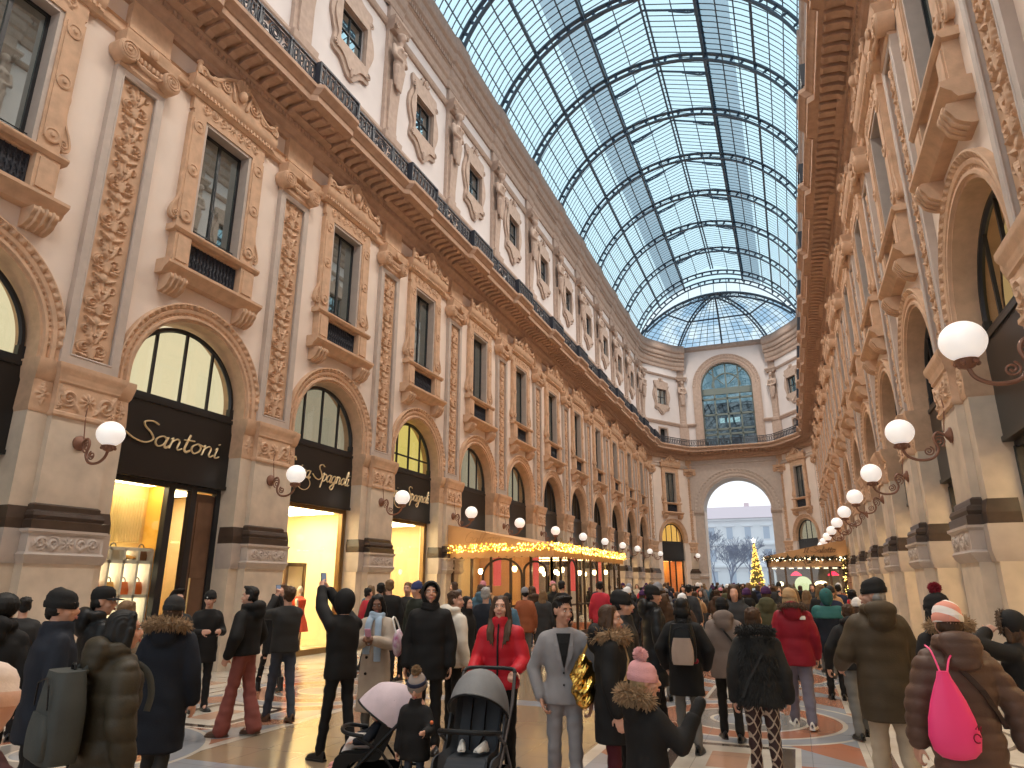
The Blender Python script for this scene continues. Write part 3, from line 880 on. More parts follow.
    mb.build('pane', glass('end_window_glass', (.34, .46, .50), .22), root)
    mb = MB()
    for t, w in ((-.75, .5), (0, .55), (.7, .5)): mb.box(-1.3, -1.25, t - w / 2, t + w / 2, 17.3, 17.8)
    mb.build('lit_room_panel', glow('lit_window', (1, .95, .85), 3.), root)
    mb = MB(); mb.box(-2.2, -2.1, -2.6, 2.6, 14.2, 19.6); mb.box(-2.2, -.2, -2.6, 2.6, 14.2, 14.4)
    mb.build('room_behind', mat('dim_room', (.12, .14, .15), .8), root)

def build_modules():
    pil = make_pillar(); win = make_window(); awin = make_attic_window(); adoor = make_attic_door(); herm = make_herm()
    first = {'p': True, 'w': True, 'a': True, 'd': True, 'h': True, 't': True}
    arch = make_arch().mesh('trim', STONE)
    def place(key, proto, name, loc, rz, **kw):
        o = proto if first[key] else copy_tree(proto)
        first[key] = False
        o.name = name; o.location = loc; o.rotation_euler = (0, 0, rz)
        prop(o, kind='structure', **kw)
        return o
    wn = dn = 2; tn = 3
    vis = lambda i: f'{ORD[i]} from the camera'
    for s in (-1, 1):
        nm = SIDE[s]
        for k in KS:
            loc, a = side_loc(s, pier_y(k))
            i = nth('pillar', s, k); behind = i is None
            lab = f'{i} carved pillar in view along the {nm} wall' if not behind else f'carved pillar beside or behind the viewer on the {nm} wall, outside the view'
            place('p', pil, 'pillar', loc, a, label=lab, cat='pillar', group=f'carved pillars of the {nm} wall')
            lab = f'bust-topped pilaster of the {nm} attic, over the {i} pillar in view' if not behind else f'bust-topped pilaster of the {nm} attic above or behind the viewer, outside the view'
            place('h', herm, 'pillar', loc, a, label=lab, cat='pilaster', group=f'bust pilasters of the {nm} attic')
        for k in KS[:-1]:
            loc, a = side_loc(s, pier_y(k) + P / 2); i = nth('bay', s, k)
            tag = (lambda what: f'{i} {what}') if i else (lambda what: f'{what} beside or behind the viewer')
            place('w', win, f'window_{wn}', loc, a, label=tag(f'first-floor window with scrolled crest on the {nm} wall'), cat='window', group=f'first-floor windows of the {nm} wall'); wn += 1
            place('a', awin, f'window_{wn}', loc, a, label=tag(f'small attic window in a shaped stone frame, {nm} wall'), cat='window', group=f'attic windows of the {nm} wall'); wn += 1
            place('d', adoor, f'door_{dn}', loc, a, label=tag(f'low dark door onto the {nm} balcony'), cat='door', group=f'balcony doors of the {nm} wall'); dn += 1
            put(f'trim_{tn}', arch, None, loc, (0, 0, a), label=tag(f'beaded stone arch surround on the {nm} wall'), cat='arch surround', kind='structure', group=f'arch surrounds of the {nm} wall'); tn += 1
    for nm, (loc, a) in (('left', CANT_L), ('right', CANT_R)):
        place('w', win, f'window_{wn}', loc, a, label=f'first-floor window in the angled corner wall {nm} of the portal', cat='window'); wn += 1
        place('a', awin, f'window_{wn}', loc, a, label=f'attic window in the angled corner wall {nm} of the portal', cat='window'); wn += 1
        place('d', adoor, f'door_{dn}', loc, a, label=f'balcony door in the angled corner wall {nm} of the portal', cat='door'); dn += 1
        put(f'trim_{tn}', arch, None, loc, (0, 0, a), label=f'arch surround in the angled corner wall {nm} of the portal', cat='arch surround', kind='structure'); tn += 1
    for nm, s in (('left', -1), ('right', 1)):
        for (x, y), which in (((W, YC), 'outer'), ((XE, YE), 'portal')):
            a = CANT_L[1] * (.5 if which == 'outer' else 1)
            if which == 'portal': a = (CANT_L[1] - PI / 2) / 2
            if s > 0: a = PI - a
            loc = (s * x, y, 0)
            place('p', pil, 'pillar', loc, a, label=f'carved corner pillar on the {which} side of the {nm} angled wall', cat='pillar')
            place('h', herm, 'pillar', loc, a, label=f'bust corner pilaster over the {which} side of the {nm} angled wall', cat='pilaster')
# ------------------------------------------------------------------ glass vault
VR, VZ = 8.05, 22.05
PHM = math.asin(7.45 / VR)
YB = -8.0
def arc(ph, R=VR): return (R * math.sin(ph), VZ + R * math.cos(ph))
PH1, PH2 = math.asin(2.75 / VR), math.asin(5.3 / VR)
def cloud_glass():
    m = glass('dome_glass', (.5, .7, .86), .08); nt = m.node_tree
    tc = nt.nodes.new('ShaderNodeTexCoord'); nz = nt.nodes.new('ShaderNodeTexNoise'); nz.inputs['Scale'].default_value = .55; nz.inputs['Detail'].default_value = 3; nt.links.new(tc.outputs['Object'], nz.inputs['Vector'])
    mr = nt.nodes.new('ShaderNodeMapRange'); mr.inputs[1].default_value = .42; mr.inputs[2].default_value = .62; nt.links.new(nz.outputs['Fac'], mr.inputs[0])
    t = [n for n in nt.nodes if n.type == 'BSDF_TRANSPARENT'][0]; nt.links.new(mixc(nt, mr.outputs[0], (.44, .60, .76), (.86, .93, .97)), t.inputs[0])
    return m
def build_vault():
    root = empty('ceiling', (0, 0, 0), label='iron and glass barrel vault with a raised ridge and a half dome at the end', cat='glass roof', kind='structure')
    # ribs
    mb = MB(); N = 41
    ph = np.linspace(-PHM, PHM, N)
    for R, w in ((VR - .02, .07), (VR - .40, .06)):
        mb.grid(np.array([[(R * math.sin(p) + 0, yy, VZ + R * math.cos(p)) if k < 2 else ((R - w) * math.sin(p), yy, VZ + (R - w) * math.cos(p)) for k, yy in ((0, -.11), (1, .11), (2, .11), (3, -.11))] for p in ph]), cv=True, smooth=False)
    for i, p in enumerate(np.linspace(-PHM, PHM, 27)):
        d = .6 * (PHM * 2 / 26)
        a = arc(p, VR - .03); b = arc(p + (d if i % 2 else -d) * .25, VR - .42)
        mb.tube([(a[0], 0, a[1]), (b[0], 0, b[1])], [.055, .055], 4)
        mb.ball(((a[0] + b[0]) / 2, 0, (a[1] + b[1]) / 2), (.10, .04, .10), 6, 4)
    for s in (-1, 1):
        q = arc(s * PHM, VR - .2)
        mb.box(q[0] - .28, q[0] + .28, -.2, .2, q[1] - .35, q[1] + .15)
    rib = mb.mesh('rib', STEEL)
    for k in KS: put('rib', rib, root, (0, pier_y(k), 0))
    put('rib', rib, root, (0, YC, 0))
    # purlins
    for p in (-PH2, -PH1, PH1, PH2):
        mb = MB(); a = arc(p, VR - .12)
        mb.box(a[0] - .065, a[0] + .065, YB, YC, a[1] - .10, a[1] + .10)
        mb.build('purlin', STEEL, root)
    # glazing bars
    mb = MB()
    ny = int((YC - YB) / .404); nl = 13
    for s in (-1, 1):
        for i in range(ny):
            y = YB + i * .404
            P_ = []
            for p in np.linspace(PH1, PHM, 10):
                a = arc(s * p, VR + .02); P_.append([(a[0], y - .038, a[1]), (a[0], y + .038, a[1])])
            mb.grid(np.array(P_), smooth=False)
        for p in np.linspace(PH1, PHM, 8):
            a = arc(s * p, VR + .03); c, d = math.cos(p), -s * math.sin(p)
            mb.add([(a[0] - .04 * c, YB, a[1] - .04 * d), (a[0] + .04 * c, YB, a[1] + .04 * d), (a[0] + .04 * c, YC, a[1] + .04 * d), (a[0] - .04 * c, YC, a[1] - .04 * d)], [(0, 1, 2, 3)])
    mb.build('glazing_bars', STEEL, root)
    PG = math.asin(4.25 / VR)
    mb = MB()
    for s in (-1, 1):
        P_ = [[(arc(s * p, VR + .05)[0], y, arc(s * p, VR + .05)[1]) for y in (YB, YC)] for p in np.linspace(PG, PHM, 10)]
        mb.grid(np.array(P_))
    mb.build('side_panes', ROOFGL, root)
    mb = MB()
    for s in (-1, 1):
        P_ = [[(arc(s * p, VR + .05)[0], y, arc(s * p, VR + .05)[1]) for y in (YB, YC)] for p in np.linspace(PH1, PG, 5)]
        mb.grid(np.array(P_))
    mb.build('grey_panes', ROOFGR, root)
    # raised ridge (lantern)
    ez, rz, ex = 30.35, 31.35, 2.9
    zb = arc(PH1)[1]
    mb = MB()
    for s in (-1, 1):
        mb.box(min(s * 2.75, s * 2.87), max(s * 2.75, s * 2.87), YB, YC, ez - .12, ez)
        mb.box(min(s * 2.72, s * 2.8), max(s * 2.72, s * 2.8), YB, YC, zb, zb + .1)
        for y in np.arange(YB, YC, P / 6): mb.box(min(s * 2.74, s * 2.8), max(s * 2.74, s * 2.8), y - .03, y + .03, zb, ez)
        for i in range(ny):
            y = YB + i * .404
            mb.add([(0, y - .038, rz), (0, y + .038, rz), (s * ex, y + .038, ez), (s * ex, y - .038, ez)], [(0, 1, 2, 3)])
        for f_ in (.5,):
            mb.add([(s * ex * f_ - .03, YB, rz + (ez - rz) * f_), (s * ex * f_ + .03, YB, rz + (ez - rz) * f_), (s * ex * f_ + .03, YC, rz + (ez - rz) * f_), (s * ex * f_ - .03, YC, rz + (ez - rz) * f_)], [(0, 1, 2, 3)])
    mb.box(-.16, -.06, YB, YC, rz - .16, rz - .02); mb.box(.06, .16, YB, YC, rz - .16, rz - .02)
    mb.build('ridge_frame', STEEL, root)
    mb = MB()
    for s in (-1, 1):
        mb.add([(0, YB, rz + .01), (s * ex, YB, ez + .01), (s * ex, YC, ez + .01), (0, YC, rz + .01)], [(0, 1, 2, 3)])
        mb.add([(s * 2.77, YB, zb), (s * 2.77, YB, ez), (s * 2.77, YC, ez), (s * 2.77, YC, zb)], [(0, 1, 2, 3)])
    mb.add([(-2.75, YC, zb), (2.75, YC, zb), (2.75, YC, ez), (0, YC, rz), (-2.75, YC, ez)], [(0, 1, 2, 3, 4)])
    mb.build('ridge_panes', ROOFGL, root)
    mb = MB()
    for s in (-1, 1):
        mb.tube([(0, 0, rz - .1), (s * 2.8, 0, ez - .1)], .06, 6)
        mb.tube(spline([(s * 2.76, 0, zb + .1), (s * 2.66, 0, zb + .55), (s * 2.2, 0, ez - .05), (s * 1.3, 0, ez + .38)], 8), .05, 6)
        for q in (.25, .55, .8): mb.tube([(s * (2.75 - q * .7), 0, zb + .3 + q * .5), (s * (2.78 - q * .5), 0, ez - .1 + q * .2)], .025, 4)
    tr = mb.mesh('ridge_truss', STEEL)
    for k in KS[:-1]: put('ridge_truss', tr, root, (0, pier_y(k) + P / 2, 0))
    # half dome over the end
    base = [np.array(q, float) for q in ((-7.45, YC), (-4.45, YE + .3), (4.45, YE + .3), (7.45, YC))]
    DR, DZ = 9.68, 18.92; DPH = math.asin(7.45 / DR)
    def dome(q, p, R=VR):
        p = p / PHM * DPH; RR = DR + (R - VR); k = math.sin(p) / math.sin(DPH) * RR / DR
        return (q[0] * k, YC + (q[1] - YC) * k, DZ + RR * math.cos(p))
    # glazed gable between the vault and the lower half dome
    xs = np.linspace(-7.4, 7.4, 41)
    lo = [(x, YC + .02, DZ + math.sqrt(DR ** 2 - x * x)) for x in xs]; hi = [(x, YC + .02, VZ + math.sqrt(VR ** 2 - x * x)) for x in xs]
    mb = MB(); mb.grid(np.array([lo, hi])); mb.build('gable_panes', glass('gable_glass', (.97, .98, .99), .03), root)
    mb = MB(); mb.tube(lo, .12, 6)
    mb.tube([(p[0], p[1], p[2] - .42) for p in lo[2:-2]], .09, 6)
    for i in range(2, 40, 2): mb.tube([lo[i], (lo[i][0], lo[i][1], lo[i][2] - .42)], .05, 4)
    for x in (-2.4, -1.2, 0, 1.2, 2.4): mb.tube([(x, YC, DZ + math.sqrt(DR ** 2 - x * x)), (x, YC, VZ + math.sqrt(VR ** 2 - x * x))], .03, 4)
    mb.build('gable_arch', STEEL, root)
    seg = []
    for a, b, n in ((base[0], base[1], 7), (base[1], base[2], 12), (base[2], base[3], 7)):
        for i in range(n): seg.append(a + (b - a) * i / n)
    seg.append(base[3])
    ph = np.linspace(.02, PHM, 12)
    mb = MB(); mb.grid(np.array([[dome(q, p, VR + .05) for q in (base[0], base[1], base[2], base[3])] for p in ph]), smooth=False)
    mb.build('dome_panes', cloud_glass(), root)
    mb = MB()
    for q in seg: mb.tube([dome(q, p) for p in ph], .028, 4)
    for p in np.linspace(.1, PHM, 17): mb.tube([dome(q, p) for q in base], .028, 4)
    mb.tube([dome(q, PH2) for q in base], .09, 5); mb.tube([dome(q, PH1 * .55) for q in base], .07, 5)
    mb.build('dome_bars', STEEL, root)
    for q in (base[1], (base[1] + base[2]) / 2, base[2]):
        mb = MB()
        mb.tube([dome(q, p) for p in ph], .09, 6)
        if q[0] != 0:
            mb.tube([dome(q, p, VR - .42) for p in ph], .08, 6)
            for p in np.linspace(.1, PHM, 18): mb.tube([dome(q, p), dome(q, p, VR - .42)], .04, 4)
        mb.build('dome_rib', STEEL, root)
# ------------------------------------------------------------------ handwriting for the shop signs
GL = {
 'a': (1.02, [[(.75, .75), (.45, 1), (.1, .7), (.1, .25), (.35, 0), (.65, .2), (.78, .8), (.78, 1)], [(.78, .95), (.75, .2), (.9, 0), (1.1, .2)]]),
 'e': (.75, [[(.05, .45), (.6, .6), (.6, .9), (.35, 1), (.1, .7), (.1, .25), (.35, 0), (.78, .2)]]),
 'g': (1.0, [[(.75, .75), (.45, 1), (.1, .7), (.1, .25), (.35, 0), (.65, .2), (.75, .8)], [(.76, .95), (.75, -.5), (.5, -.9), (.1, -.7), (.3, -.35), (1, .15)]]),
 'i': (.5, [[(.05, .8), (.15, 1), (.15, .2), (.3, 0), (.5, .2)], [(.15, 1.4), (.22, 1.47)]]),
 'l': (.5, [[(0, .2), (.35, 1.4), (.3, 2), (.15, 1.7), (.15, .3), (.3, 0), (.55, .2)]]),
 'n': (.98, [[(.02, .85), (.12, 1), (.12, 0)], [(.12, .6), (.4, 1), (.65, .8), (.65, .2), (.8, 0), (1, .2)]]),
 'o': (.88, [[(.4, 1), (.1, .7), (.1, .3), (.4, 0), (.7, .3), (.7, .7), (.4, 1), (.65, .95), (.92, .85)]]),
 'p': (.9, [[(.02, .9), (.15, 1), (.1, -.9)], [(.12, .7), (.4, 1), (.75, .75), (.7, .25), (.4, 0), (.12, .2)]]),
 'r': (.62, [[(.05, .9), (.15, 1), (.15, 0)], [(.15, .6), (.35, 1), (.62, .9)]]),
 's': (.7, [[(.6, .85), (.35, 1), (.12, .8), (.3, .55), (.55, .3), (.35, 0), (.05, .12)]]),
 't': (.62, [[(.25, 1.7), (.2, .3), (.4, 0), (.65, .2)], [(-.05, 1.1), (.7, 1.18)]]),
 'u': (1.0, [[(.08, 1), (.1, .25), (.35, 0), (.65, .3), (.7, 1)], [(.7, .95), (.7, .2), (.85, 0), (1, .15)]]),
 'S': (1.75, [[(1.55, 1.95), (1.05, 2.15), (.6, 1.95), (.75, 1.55), (1.3, 1.05), (1.6, .5), (1.2, .1), (.4, .25), (-.3, .7)]]),
 'L': (1.35, [[(1.2, 1.9), (.9, 2.3), (.6, 1.9), (.6, .5), (.3, .05), (.05, .2), (.3, .35), (.9, .05), (1.4, .1)]]),
 'G': (1.5, [[(1.3, 1.8), (.8, 2.1), (.2, 1.5), (.2, .5), (.8, 0), (1.3, .5), (1.3, 1.0), (.9, 1.0)]]),
 'I': (1.0, [[(.2, 2), (.8, 2)], [(.5, 2), (.5, 0)], [(.2, 0), (.8, 0)]]),
 ' ': (.6, []),
}
def script_text(txt, width, n, zc, t0, r=.014, slant=.25, xs=1.0):
    mb = MB(); x = 0; strokes = []
    for ch in txt:
        adv, st = GL[ch]
        for s in st:
            q = spline(s, 6); q = np.stack([q[:, 0] + x + slant * q[:, 1], q[:, 1]], 1); strokes.append(q)
        x += adv
    A = np.concatenate(strokes); lo, hi = A[:, 0].min(), A[:, 0].max(); k = width / (hi - lo) / xs
    for q in strokes:
        t = t0 + (q[:, 0] - (lo + hi) / 2) * k * xs; z = zc + (q[:, 1] - .5) * k
        mb.tube(np.stack([np.full(len(t), n), t, z], 1), r, 5, flat=.6)
    return mb

# ------------------------------------------------------------------ wall lamps
def build_lamps():
    root = empty('globe_lamp')
    mb = MB()
    mb.lathe([(.13, .20), (.13, .23), (.09, .25), (.05, .29), (.001, .30)], 14, (0, 0, 4.14), 'x')
    arm = spline([(.28, 4.14), (.40, 4.20), (.46, 4.10), (.42, 3.92), (.52, 3.78), (.72, 3.76), (.88, 3.84), (.94, 3.97)], 7)
    mb.tube([(q[0], 0, q[1]) for q in arm], .024, 8)
    for cx, cz, R, d in ((.40, 4.06, .10, 1), (.56, 3.90, .08, -1)):
        a = np.linspace(0, 3.4 * PI, 30); r = np.linspace(.015, R, 30)
        mb.tube(np.stack([cx + r * np.cos(a), np.zeros(30), cz + d * r * np.sin(a)], 1), .013, 6)
    mb.tube([(.3, 0, 4.2), (.24, 0, 4.6), (.26, 0, 4.9)], .010, 5)
    mb.lathe([(.02, 3.94), (.07, 3.96), (.10, 4.0), (.12, 4.04), (.10, 4.05), (.001, 4.05)], 14, (.94, 0, 0), 'z')
    for i in range(6):
        a = i * PI / 3; mb.ball((.94 + .1 * math.cos(a), .1 * math.sin(a), 4.0), .03, 6, 5)
    mb.build('bracket', mat('lamp_copper', (.24, .115, .075), .45, metal=.35), root)
    mb = MB(); mb.ball((.94, 0, 4.25), (.225, .225, .215), 24, 16)
    mb.build('globe', GLOBE, root)
    n = 0
    for s in (-1, 1):
        for k in KS:
            if k < -1: continue
            loc, a = side_loc(s, pier_y(k)); i = nth('lamp', s, k)
            o = root if n == 0 else copy_tree(root); n += 1
            o.location = loc; o.rotation_euler = (0, 0, a)
            prop(o, f'white globe lamp on a copper bracket, {i} in view along the {SIDE[s]} wall' if i else f'white globe lamp beside the viewer on the {SIDE[s]} wall, outside the view', 'wall lamp', f'globe lamps of the {SIDE[s]} wall')
        a = (CANT_L[1] - PI / 2) / 2
        o = copy_tree(root); o.location = (s * XE, YE, 0); o.rotation_euler = (0, 0, a if s < 0 else PI - a)
        prop(o, f'white globe wall lamp on the corner pillar just {SIDE[s]} of the great arch', 'wall lamp')

# ------------------------------------------------------------------ shop fronts
WALLW = mat('shop_cream_wall', (.86, .74, .48), .7)
WALLG = mat('shop_gold_panel', (.62, .42, .14), .45, .15, 2)
FLOORS = mat('shop_floor', (.62, .50, .36), .25)
CEIL_L = glow('shop_ceiling_light', (1, .86, .56), 17.0)
CEIL_M = glow('shop_ceiling_light_soft', (1, .76, .42), 10.0)
AMBER = mat('amber_panel', (.75, .42, .06), .5)
BROWN = mat('walnut_door', (.16, .085, .05), .35, .3, 4)
RED = mat('red_cloth', (.72, .07, .03), .7)
def half_disc(mb, n0, n1, r, z, N=36):
    a = np.linspace(0, PI, N); mb.prism([(r, 5.44)] + [(r * math.cos(x), z + r * math.sin(x)) for x in a] + [(-r, 5.44)], n0, n1)
def lunette_glass(root, lit, bars=(-.72, 0, .72), mid=None, frame=BLACKM):
    mb = MB(); a = np.linspace(0, PI, 40)
    mb.tube(np.stack([np.full(40, -.20), 1.39 * np.cos(a), 5.70 + 1.39 * np.sin(a)], 1), .055, 6)
    for t in (-1.39, 1.39): mb.box(-.255, -.145, t - .055, t + .055, 5.46, 5.70)
    mb.box(-.25, -.14, -1.445, 1.445, 5.42, 5.52)
    for t in bars: mb.box(-.23, -.18, t - .028, t + .028, 5.46, 5.70 + math.sqrt(1.39 ** 2 - t * t))
    if mid: mb.box(-.23, -.18, -math.sqrt(1.39 ** 2 - (mid - 5.70) ** 2), math.sqrt(1.39 ** 2 - (mid - 5.70) ** 2), mid - .025, mid + .025)
    mb.build('lunette_frame', frame, root)
    mb = MB(); half_disc(mb, -.215, -.205, 1.40, 5.70)
    mb.build('lunette_pane', SHOPGL if lit else PANE_D, root)
    if lit:
        mb = MB(); half_disc(mb, -.62, -.60, 1.8, 5.70); mb.build('glow_backing', lit, root)  # glowing panel behind the glass, in place of a lit room
def fascia(root, m=BLACK):
    mb = MB(); mb.box(-.30, -.12, -1.445, 1.445, 3.82, 5.42); mb.box(-.12, -.09, -1.445, 1.445, 3.82, 3.90); mb.box(-.12, -.09, -1.445, 1.445, 5.34, 5.42)
    mb.build('fascia', m, root)
def shop_room(root, light=CEIL_L, wall=WALLW, depth=3.4, hw=2.3, top=3.82, floor=FLOORS, lamp=((-2.6, -.8, -1.6, 1.6),)):
    mb = MB()
    mb.box(-depth - .1, -depth, -hw, hw, 0, top); mb.box(-depth, -.4, -hw - .1, -hw, 0, top); mb.box(-depth, -.4, hw, hw + .1, 0, top)
    mb.box(-depth, -.4, -hw, hw, top, top + .1)
    for s in (-1, 1):
        a, b = sorted((s * 1.44, s * hw)); mb.box(-.5, -.42, a, b, 0, top)
    mb.build('room_walls', wall, root)
    mb = MB(); mb.box(-depth, -.35, -hw, hw, 0, .03); mb.build('room_floor', floor, root)
    mb = MB()
    for a, b, c, d in lamp: mb.box(a, b, c, d, top - .06, top - .01)
    mb.build('ceiling_glow', light, root)
def glazed(root, posts, m=BLACKM, transom=None):
    mb = MB(); mb.box(-.36, -.24, -1.445, 1.445, 3.72, 3.84); mb.box(-.36, -.24, -1.445, 1.445, 0, .14)
    for t, w in posts: mb.box(-.36, -.22, t - w / 2, t + w / 2, 0, 3.75)
    if transom: mb.box(-.34, -.26, -1.445, 1.445, transom - .04, transom + .04)
    mb.build('frame', m, root)
    mb = MB(); mb.box(-.305, -.295, -1.44, 1.44, .14, 3.74); mb.build('display_pane', SHOPGL, root)

def bag_mesh(w, h, d, m1, m2):
    mb = MB()
    mb.grid(np.array([[( -d / 2 * k, -w / 2 * q, z), (d / 2 * k, -w / 2 * q, z), (d / 2 * k, w / 2 * q, z), (-d / 2 * k, w / 2 * q, z)] for k, q, z in ((1, 1, 0), (1.05, 1.03, h * .4), (.5, .92, h))]), cv=True, smooth=False, capu=True, m=0)
    a = np.linspace(0, PI, 12)
    mb.tube(np.stack([np.zeros(12), .3 * w * np.cos(a), h + .35 * h * np.sin(a)], 1), .012, 5, m=1)
    return mb.mesh('handbag', [m1, m2])
def shoe_mesh(m1, m2):
    mb = MB()
    mb.grid(np.array([[(x + .0, w * math.cos(a) * .5, max(0, h * math.sin(a))) for a in np.linspace(0, PI, 7)] for x, w, h in ((-.13, .05, .05), (-.1, .075, .09), (-.03, .075, .075), (.05, .09, .055), (.11, .085, .04), (.14, .03, .02))]), m=0, capu=False)
    mb.box(-.13, -.07, -.03, .03, -.03, .0, 1); mb.box(-.13, .13, -.035, .035, -.008, .004, 1)
    return mb.mesh('shoe', [m1, m2])

def build_shops():
    def shop(s, k, label):
        loc, a = side_loc(s, pier_y(k) + P / 2)
        c_, s_ = math.cos(a), math.sin(a); loc = (loc[0] - .15 * c_, loc[1] - .15 * s_, 0)
        o = empty('shop_window', loc, a, label=label, cat='shop front', kind='structure'); o.scale = (1, 1.055, 1)
        return o, loc, a
    def world(o_loc, a, n, t, z):
        c, s = math.cos(a), math.sin(a); return (o_loc[0] + c * n - s * t, o_loc[1] + s * n + c * t, z)
    # --- nearest on the left: dark front with a cream lunette
    for k in (-1, -2):
        o, loc, a = shop(-1, k, ('dark shop front with a cream lit lunette at the left edge of the view', 'dark shop front beside the viewer on the left wall')[0 if k == -1 else 1])
        lunette_glass(o, LUN_C, (-.5, .5)); fascia(o); glazed(o, ((-1.4, .1), (0, .1), (1.4, .1)))
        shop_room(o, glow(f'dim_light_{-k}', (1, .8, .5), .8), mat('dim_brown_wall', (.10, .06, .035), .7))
    # --- shoe shop
    o, loc, a = shop(-1, 0, 'black shop front with gold script lettering, cream lunette and lit shoe display')
    lunette_glass(o, LUN_C); fascia(o)
    script_text('Santoni', 2.3, -.10, 4.60, -.02, .028, .22, 1.5).build('lettering', GOLDL, o)
    glazed(o, ((-1.40, .08), (.16, .16), (.72, .14), (1.38, .12)))
    shop_room(o, CEIL_L, WALLG, lamp=((-.82, -.45, -1.4, .1), (-2.2, -1.2, .5, 1.6)))
    mb = MB(); mb.box(-1.0, -.95, -1.9, .22, 0, 3.8); mb.build('display_back', mat('gold_back', (.74, .52, .20), .4), o)
    mb = MB(); mb.box(-3.3, -.42, .22, .28, 0, 3.8); mb.box(-.9, -.86, .30, .66, .1, 3.7)
    mb.build('amber_screen', AMBER, o)
    mb = MB(); mb.box(-.33, -.27, .80, 1.32, .1, 3.68); mb.box(-.27, -.25, .88, 1.24, .3, 1.7); mb.box(-.27, -.25, .88, 1.24, 1.9, 3.5)
    hnd = mb.build('door', BROWN, o)
    mb = MB(); mb.tube([(-.2, .86, .9), (-.2, .86, 1.9)], .02, 6); mb.build('handle', mat('brass', (.7, .48, .2), .3, metal=.9), hnd)
    mb = MB()
    for t0, t1 in ((-1.2, -.62), (-.54, .12)):
        for q in np.arange(t0, t1, .06): mb.tube([(-.93, q, 2.6), (-.93, q, 3.5)], .028, 6)
    mb.build('wall_panels', mat('pleated_gold', (.70, .52, .24), .4), o)
    # display shelf with lit niches, then the goods
    sh = empty('display_shelf', world(loc, a, -.66, -.52, 0), a, label='lit white display shelf of niches inside the shoe shop window', cat='shelf')
    mb = MB()
    ts = np.linspace(-.62, .66, 5); zs = (.12, .85, 1.55, 2.2)
    for t in ts: mb.box(-.2, .18, t - .025, t + .025, .03, 2.45)
    for z in (*zs, 2.45): mb.box(-.2, .18, -.62, .66, z - .03, z + .03)
    mb.build('frame', mat('shelf_white', (.92, .88, .80), .4), sh)
    mb = MB(); mb.box(-.24, -.2, -.62, .66, .03, 2.45); mb.build('lit_back', glow('niche_light', (1, .86, .58), 4.5), sh)
    cols = [(.75, .16, .02), (.9, .5, .12), (.05, .03, .02), (.35, .15, .06), (.6, .35, .15), (.8, .75, .65)]
    names = ['bright orange', 'amber', 'black', 'brown', 'tan', 'cream']
    bags = [bag_mesh(.22, .24, .12, mat('leather_' + names[i].replace(' ', '_'), cols[i], .45), BLACK) for i in range(6)]
    shoes = [shoe_mesh(mat('leather_' + names[i].replace(' ', '_'), cols[i], .45), BLACK) for i in range(6)]
    j = 0
    rowname = ['bottom', 'second', 'third', 'top']
    colname = ['first', 'second', 'third', 'fourth']
    for zi, z in enumerate(zs):
        for ti in range(4):
            i = (zi * 3 + ti * 2) % 6
            if (zi, ti) == (2, 2): i = 0
            if (zi, ti) == (2, 1): i = 1
            t = (ts[ti] + ts[ti + 1]) / 2 - .52
            if (zi + ti) % 2 == 0 or zi == 2:
                put('handbag', bags[i], None, world(loc, a, -.64, t, z + .032), (0, 0, a), label=f'{names[i]} handbag in the {rowname[zi]} row, {colname[ti]} niche of the lit shelf', cat='handbag', group='goods on the lit shelf')
            else:
                for d in (-.07, .07):
                    put('shoe', shoes[i], None, world(loc, a, -.64, t + d, z + .065), (0, 0, a + .2), label=f'{names[i]} {"left" if d < 0 else "right"} shoe in the {rowname[zi]} row, {colname[ti]} niche of the lit shelf', cat='shoe', group='goods on the lit shelf')
    # --- two fronts of the dress shop
    for k, lit in ((1, LUN_G), (2, LUN_Y)):
        o, loc, a = shop(-1, k, 'black front of a dress shop with gold script, brightly lit window' + (', nearer of two' if k == 1 else ', farther of two beside the awning'))
        lunette_glass(o, lit, mid=None if k == 1 else 5.95); fascia(o)
        mb = script_text('Luisa Spagnoli', 2.65, -.10, 4.60, .0, .024, .35)
        mb.tube(np.stack([np.full(40, -.10), -.62 + .25 * np.cos(np.linspace(0, 2 * PI, 40)), 4.35 + .18 * np.sin(np.linspace(0, 2 * PI, 40))], 1), .012, 5)
        mb.build('lettering', GOLDL, o)
        glazed(o, ((-1.40, .08), (1.30, .06), (1.40, .08)), mat('bronze_frame', (.28, .17, .07), .35, metal=.6))
        shop_room(o, CEIL_L, WALLW)
        if k == 1:
            mr = empty('framed_mirror', world(loc, a, -1.15, .62, 0), a, label='tall dark-framed mirror standing inside the nearer dress shop window', cat='mirror')
            mb = MB()
            for t in (-.38, .38): mb.box(-.04, .04, t - .05, t + .05, .03, 2.3)
            mb.box(-.04, .04, -.43, .43, 2.24, 2.34); mb.box(-.04, .04, -.43, .43, .03, .12)
            mb.build('frame', BROWN, mr)
            mb = MB(); mb.box(-.02, .0, -.36, .36, .1, 2.26); mb.build('mirror_glass', mat('cream_mirror', (.9, .82, .62), .2), mr)
        mn = empty('mannequin', world(loc, a, -.85, .52 if k == 1 else -.5, 0), a + .3, label='shop mannequin in a red dress in the nearer dress shop window' if k == 1 else 'shop mannequin in a pale dress in the farther dress shop window', cat='mannequin')
        mb = MB()
        mb.lathe([(.18, .03), (.18, .05), (.02, .06), (.02, .5)], 14)
        for y in (-.07, .07): mb.capsule((0, y, .12), (0, y, .8), .04, .07)
        mb.ball((0, 0, 1.62), (.075, .065, .10), 12, 8); mb.capsule((0, 0, 1.3), (0, 0, 1.55), .05, .045)
        for y in (-1, 1): mb.capsule((0, y * .18, 1.36), (.04, y * .24, 1.08), .045, .035); mb.capsule((.04, y * .24, 1.08), (.12, y * .18, .86), .035, .028)
        mb.build('figure', mat('mannequin_white', (.8, .75, .68), .4), mn)
        mb = MB()
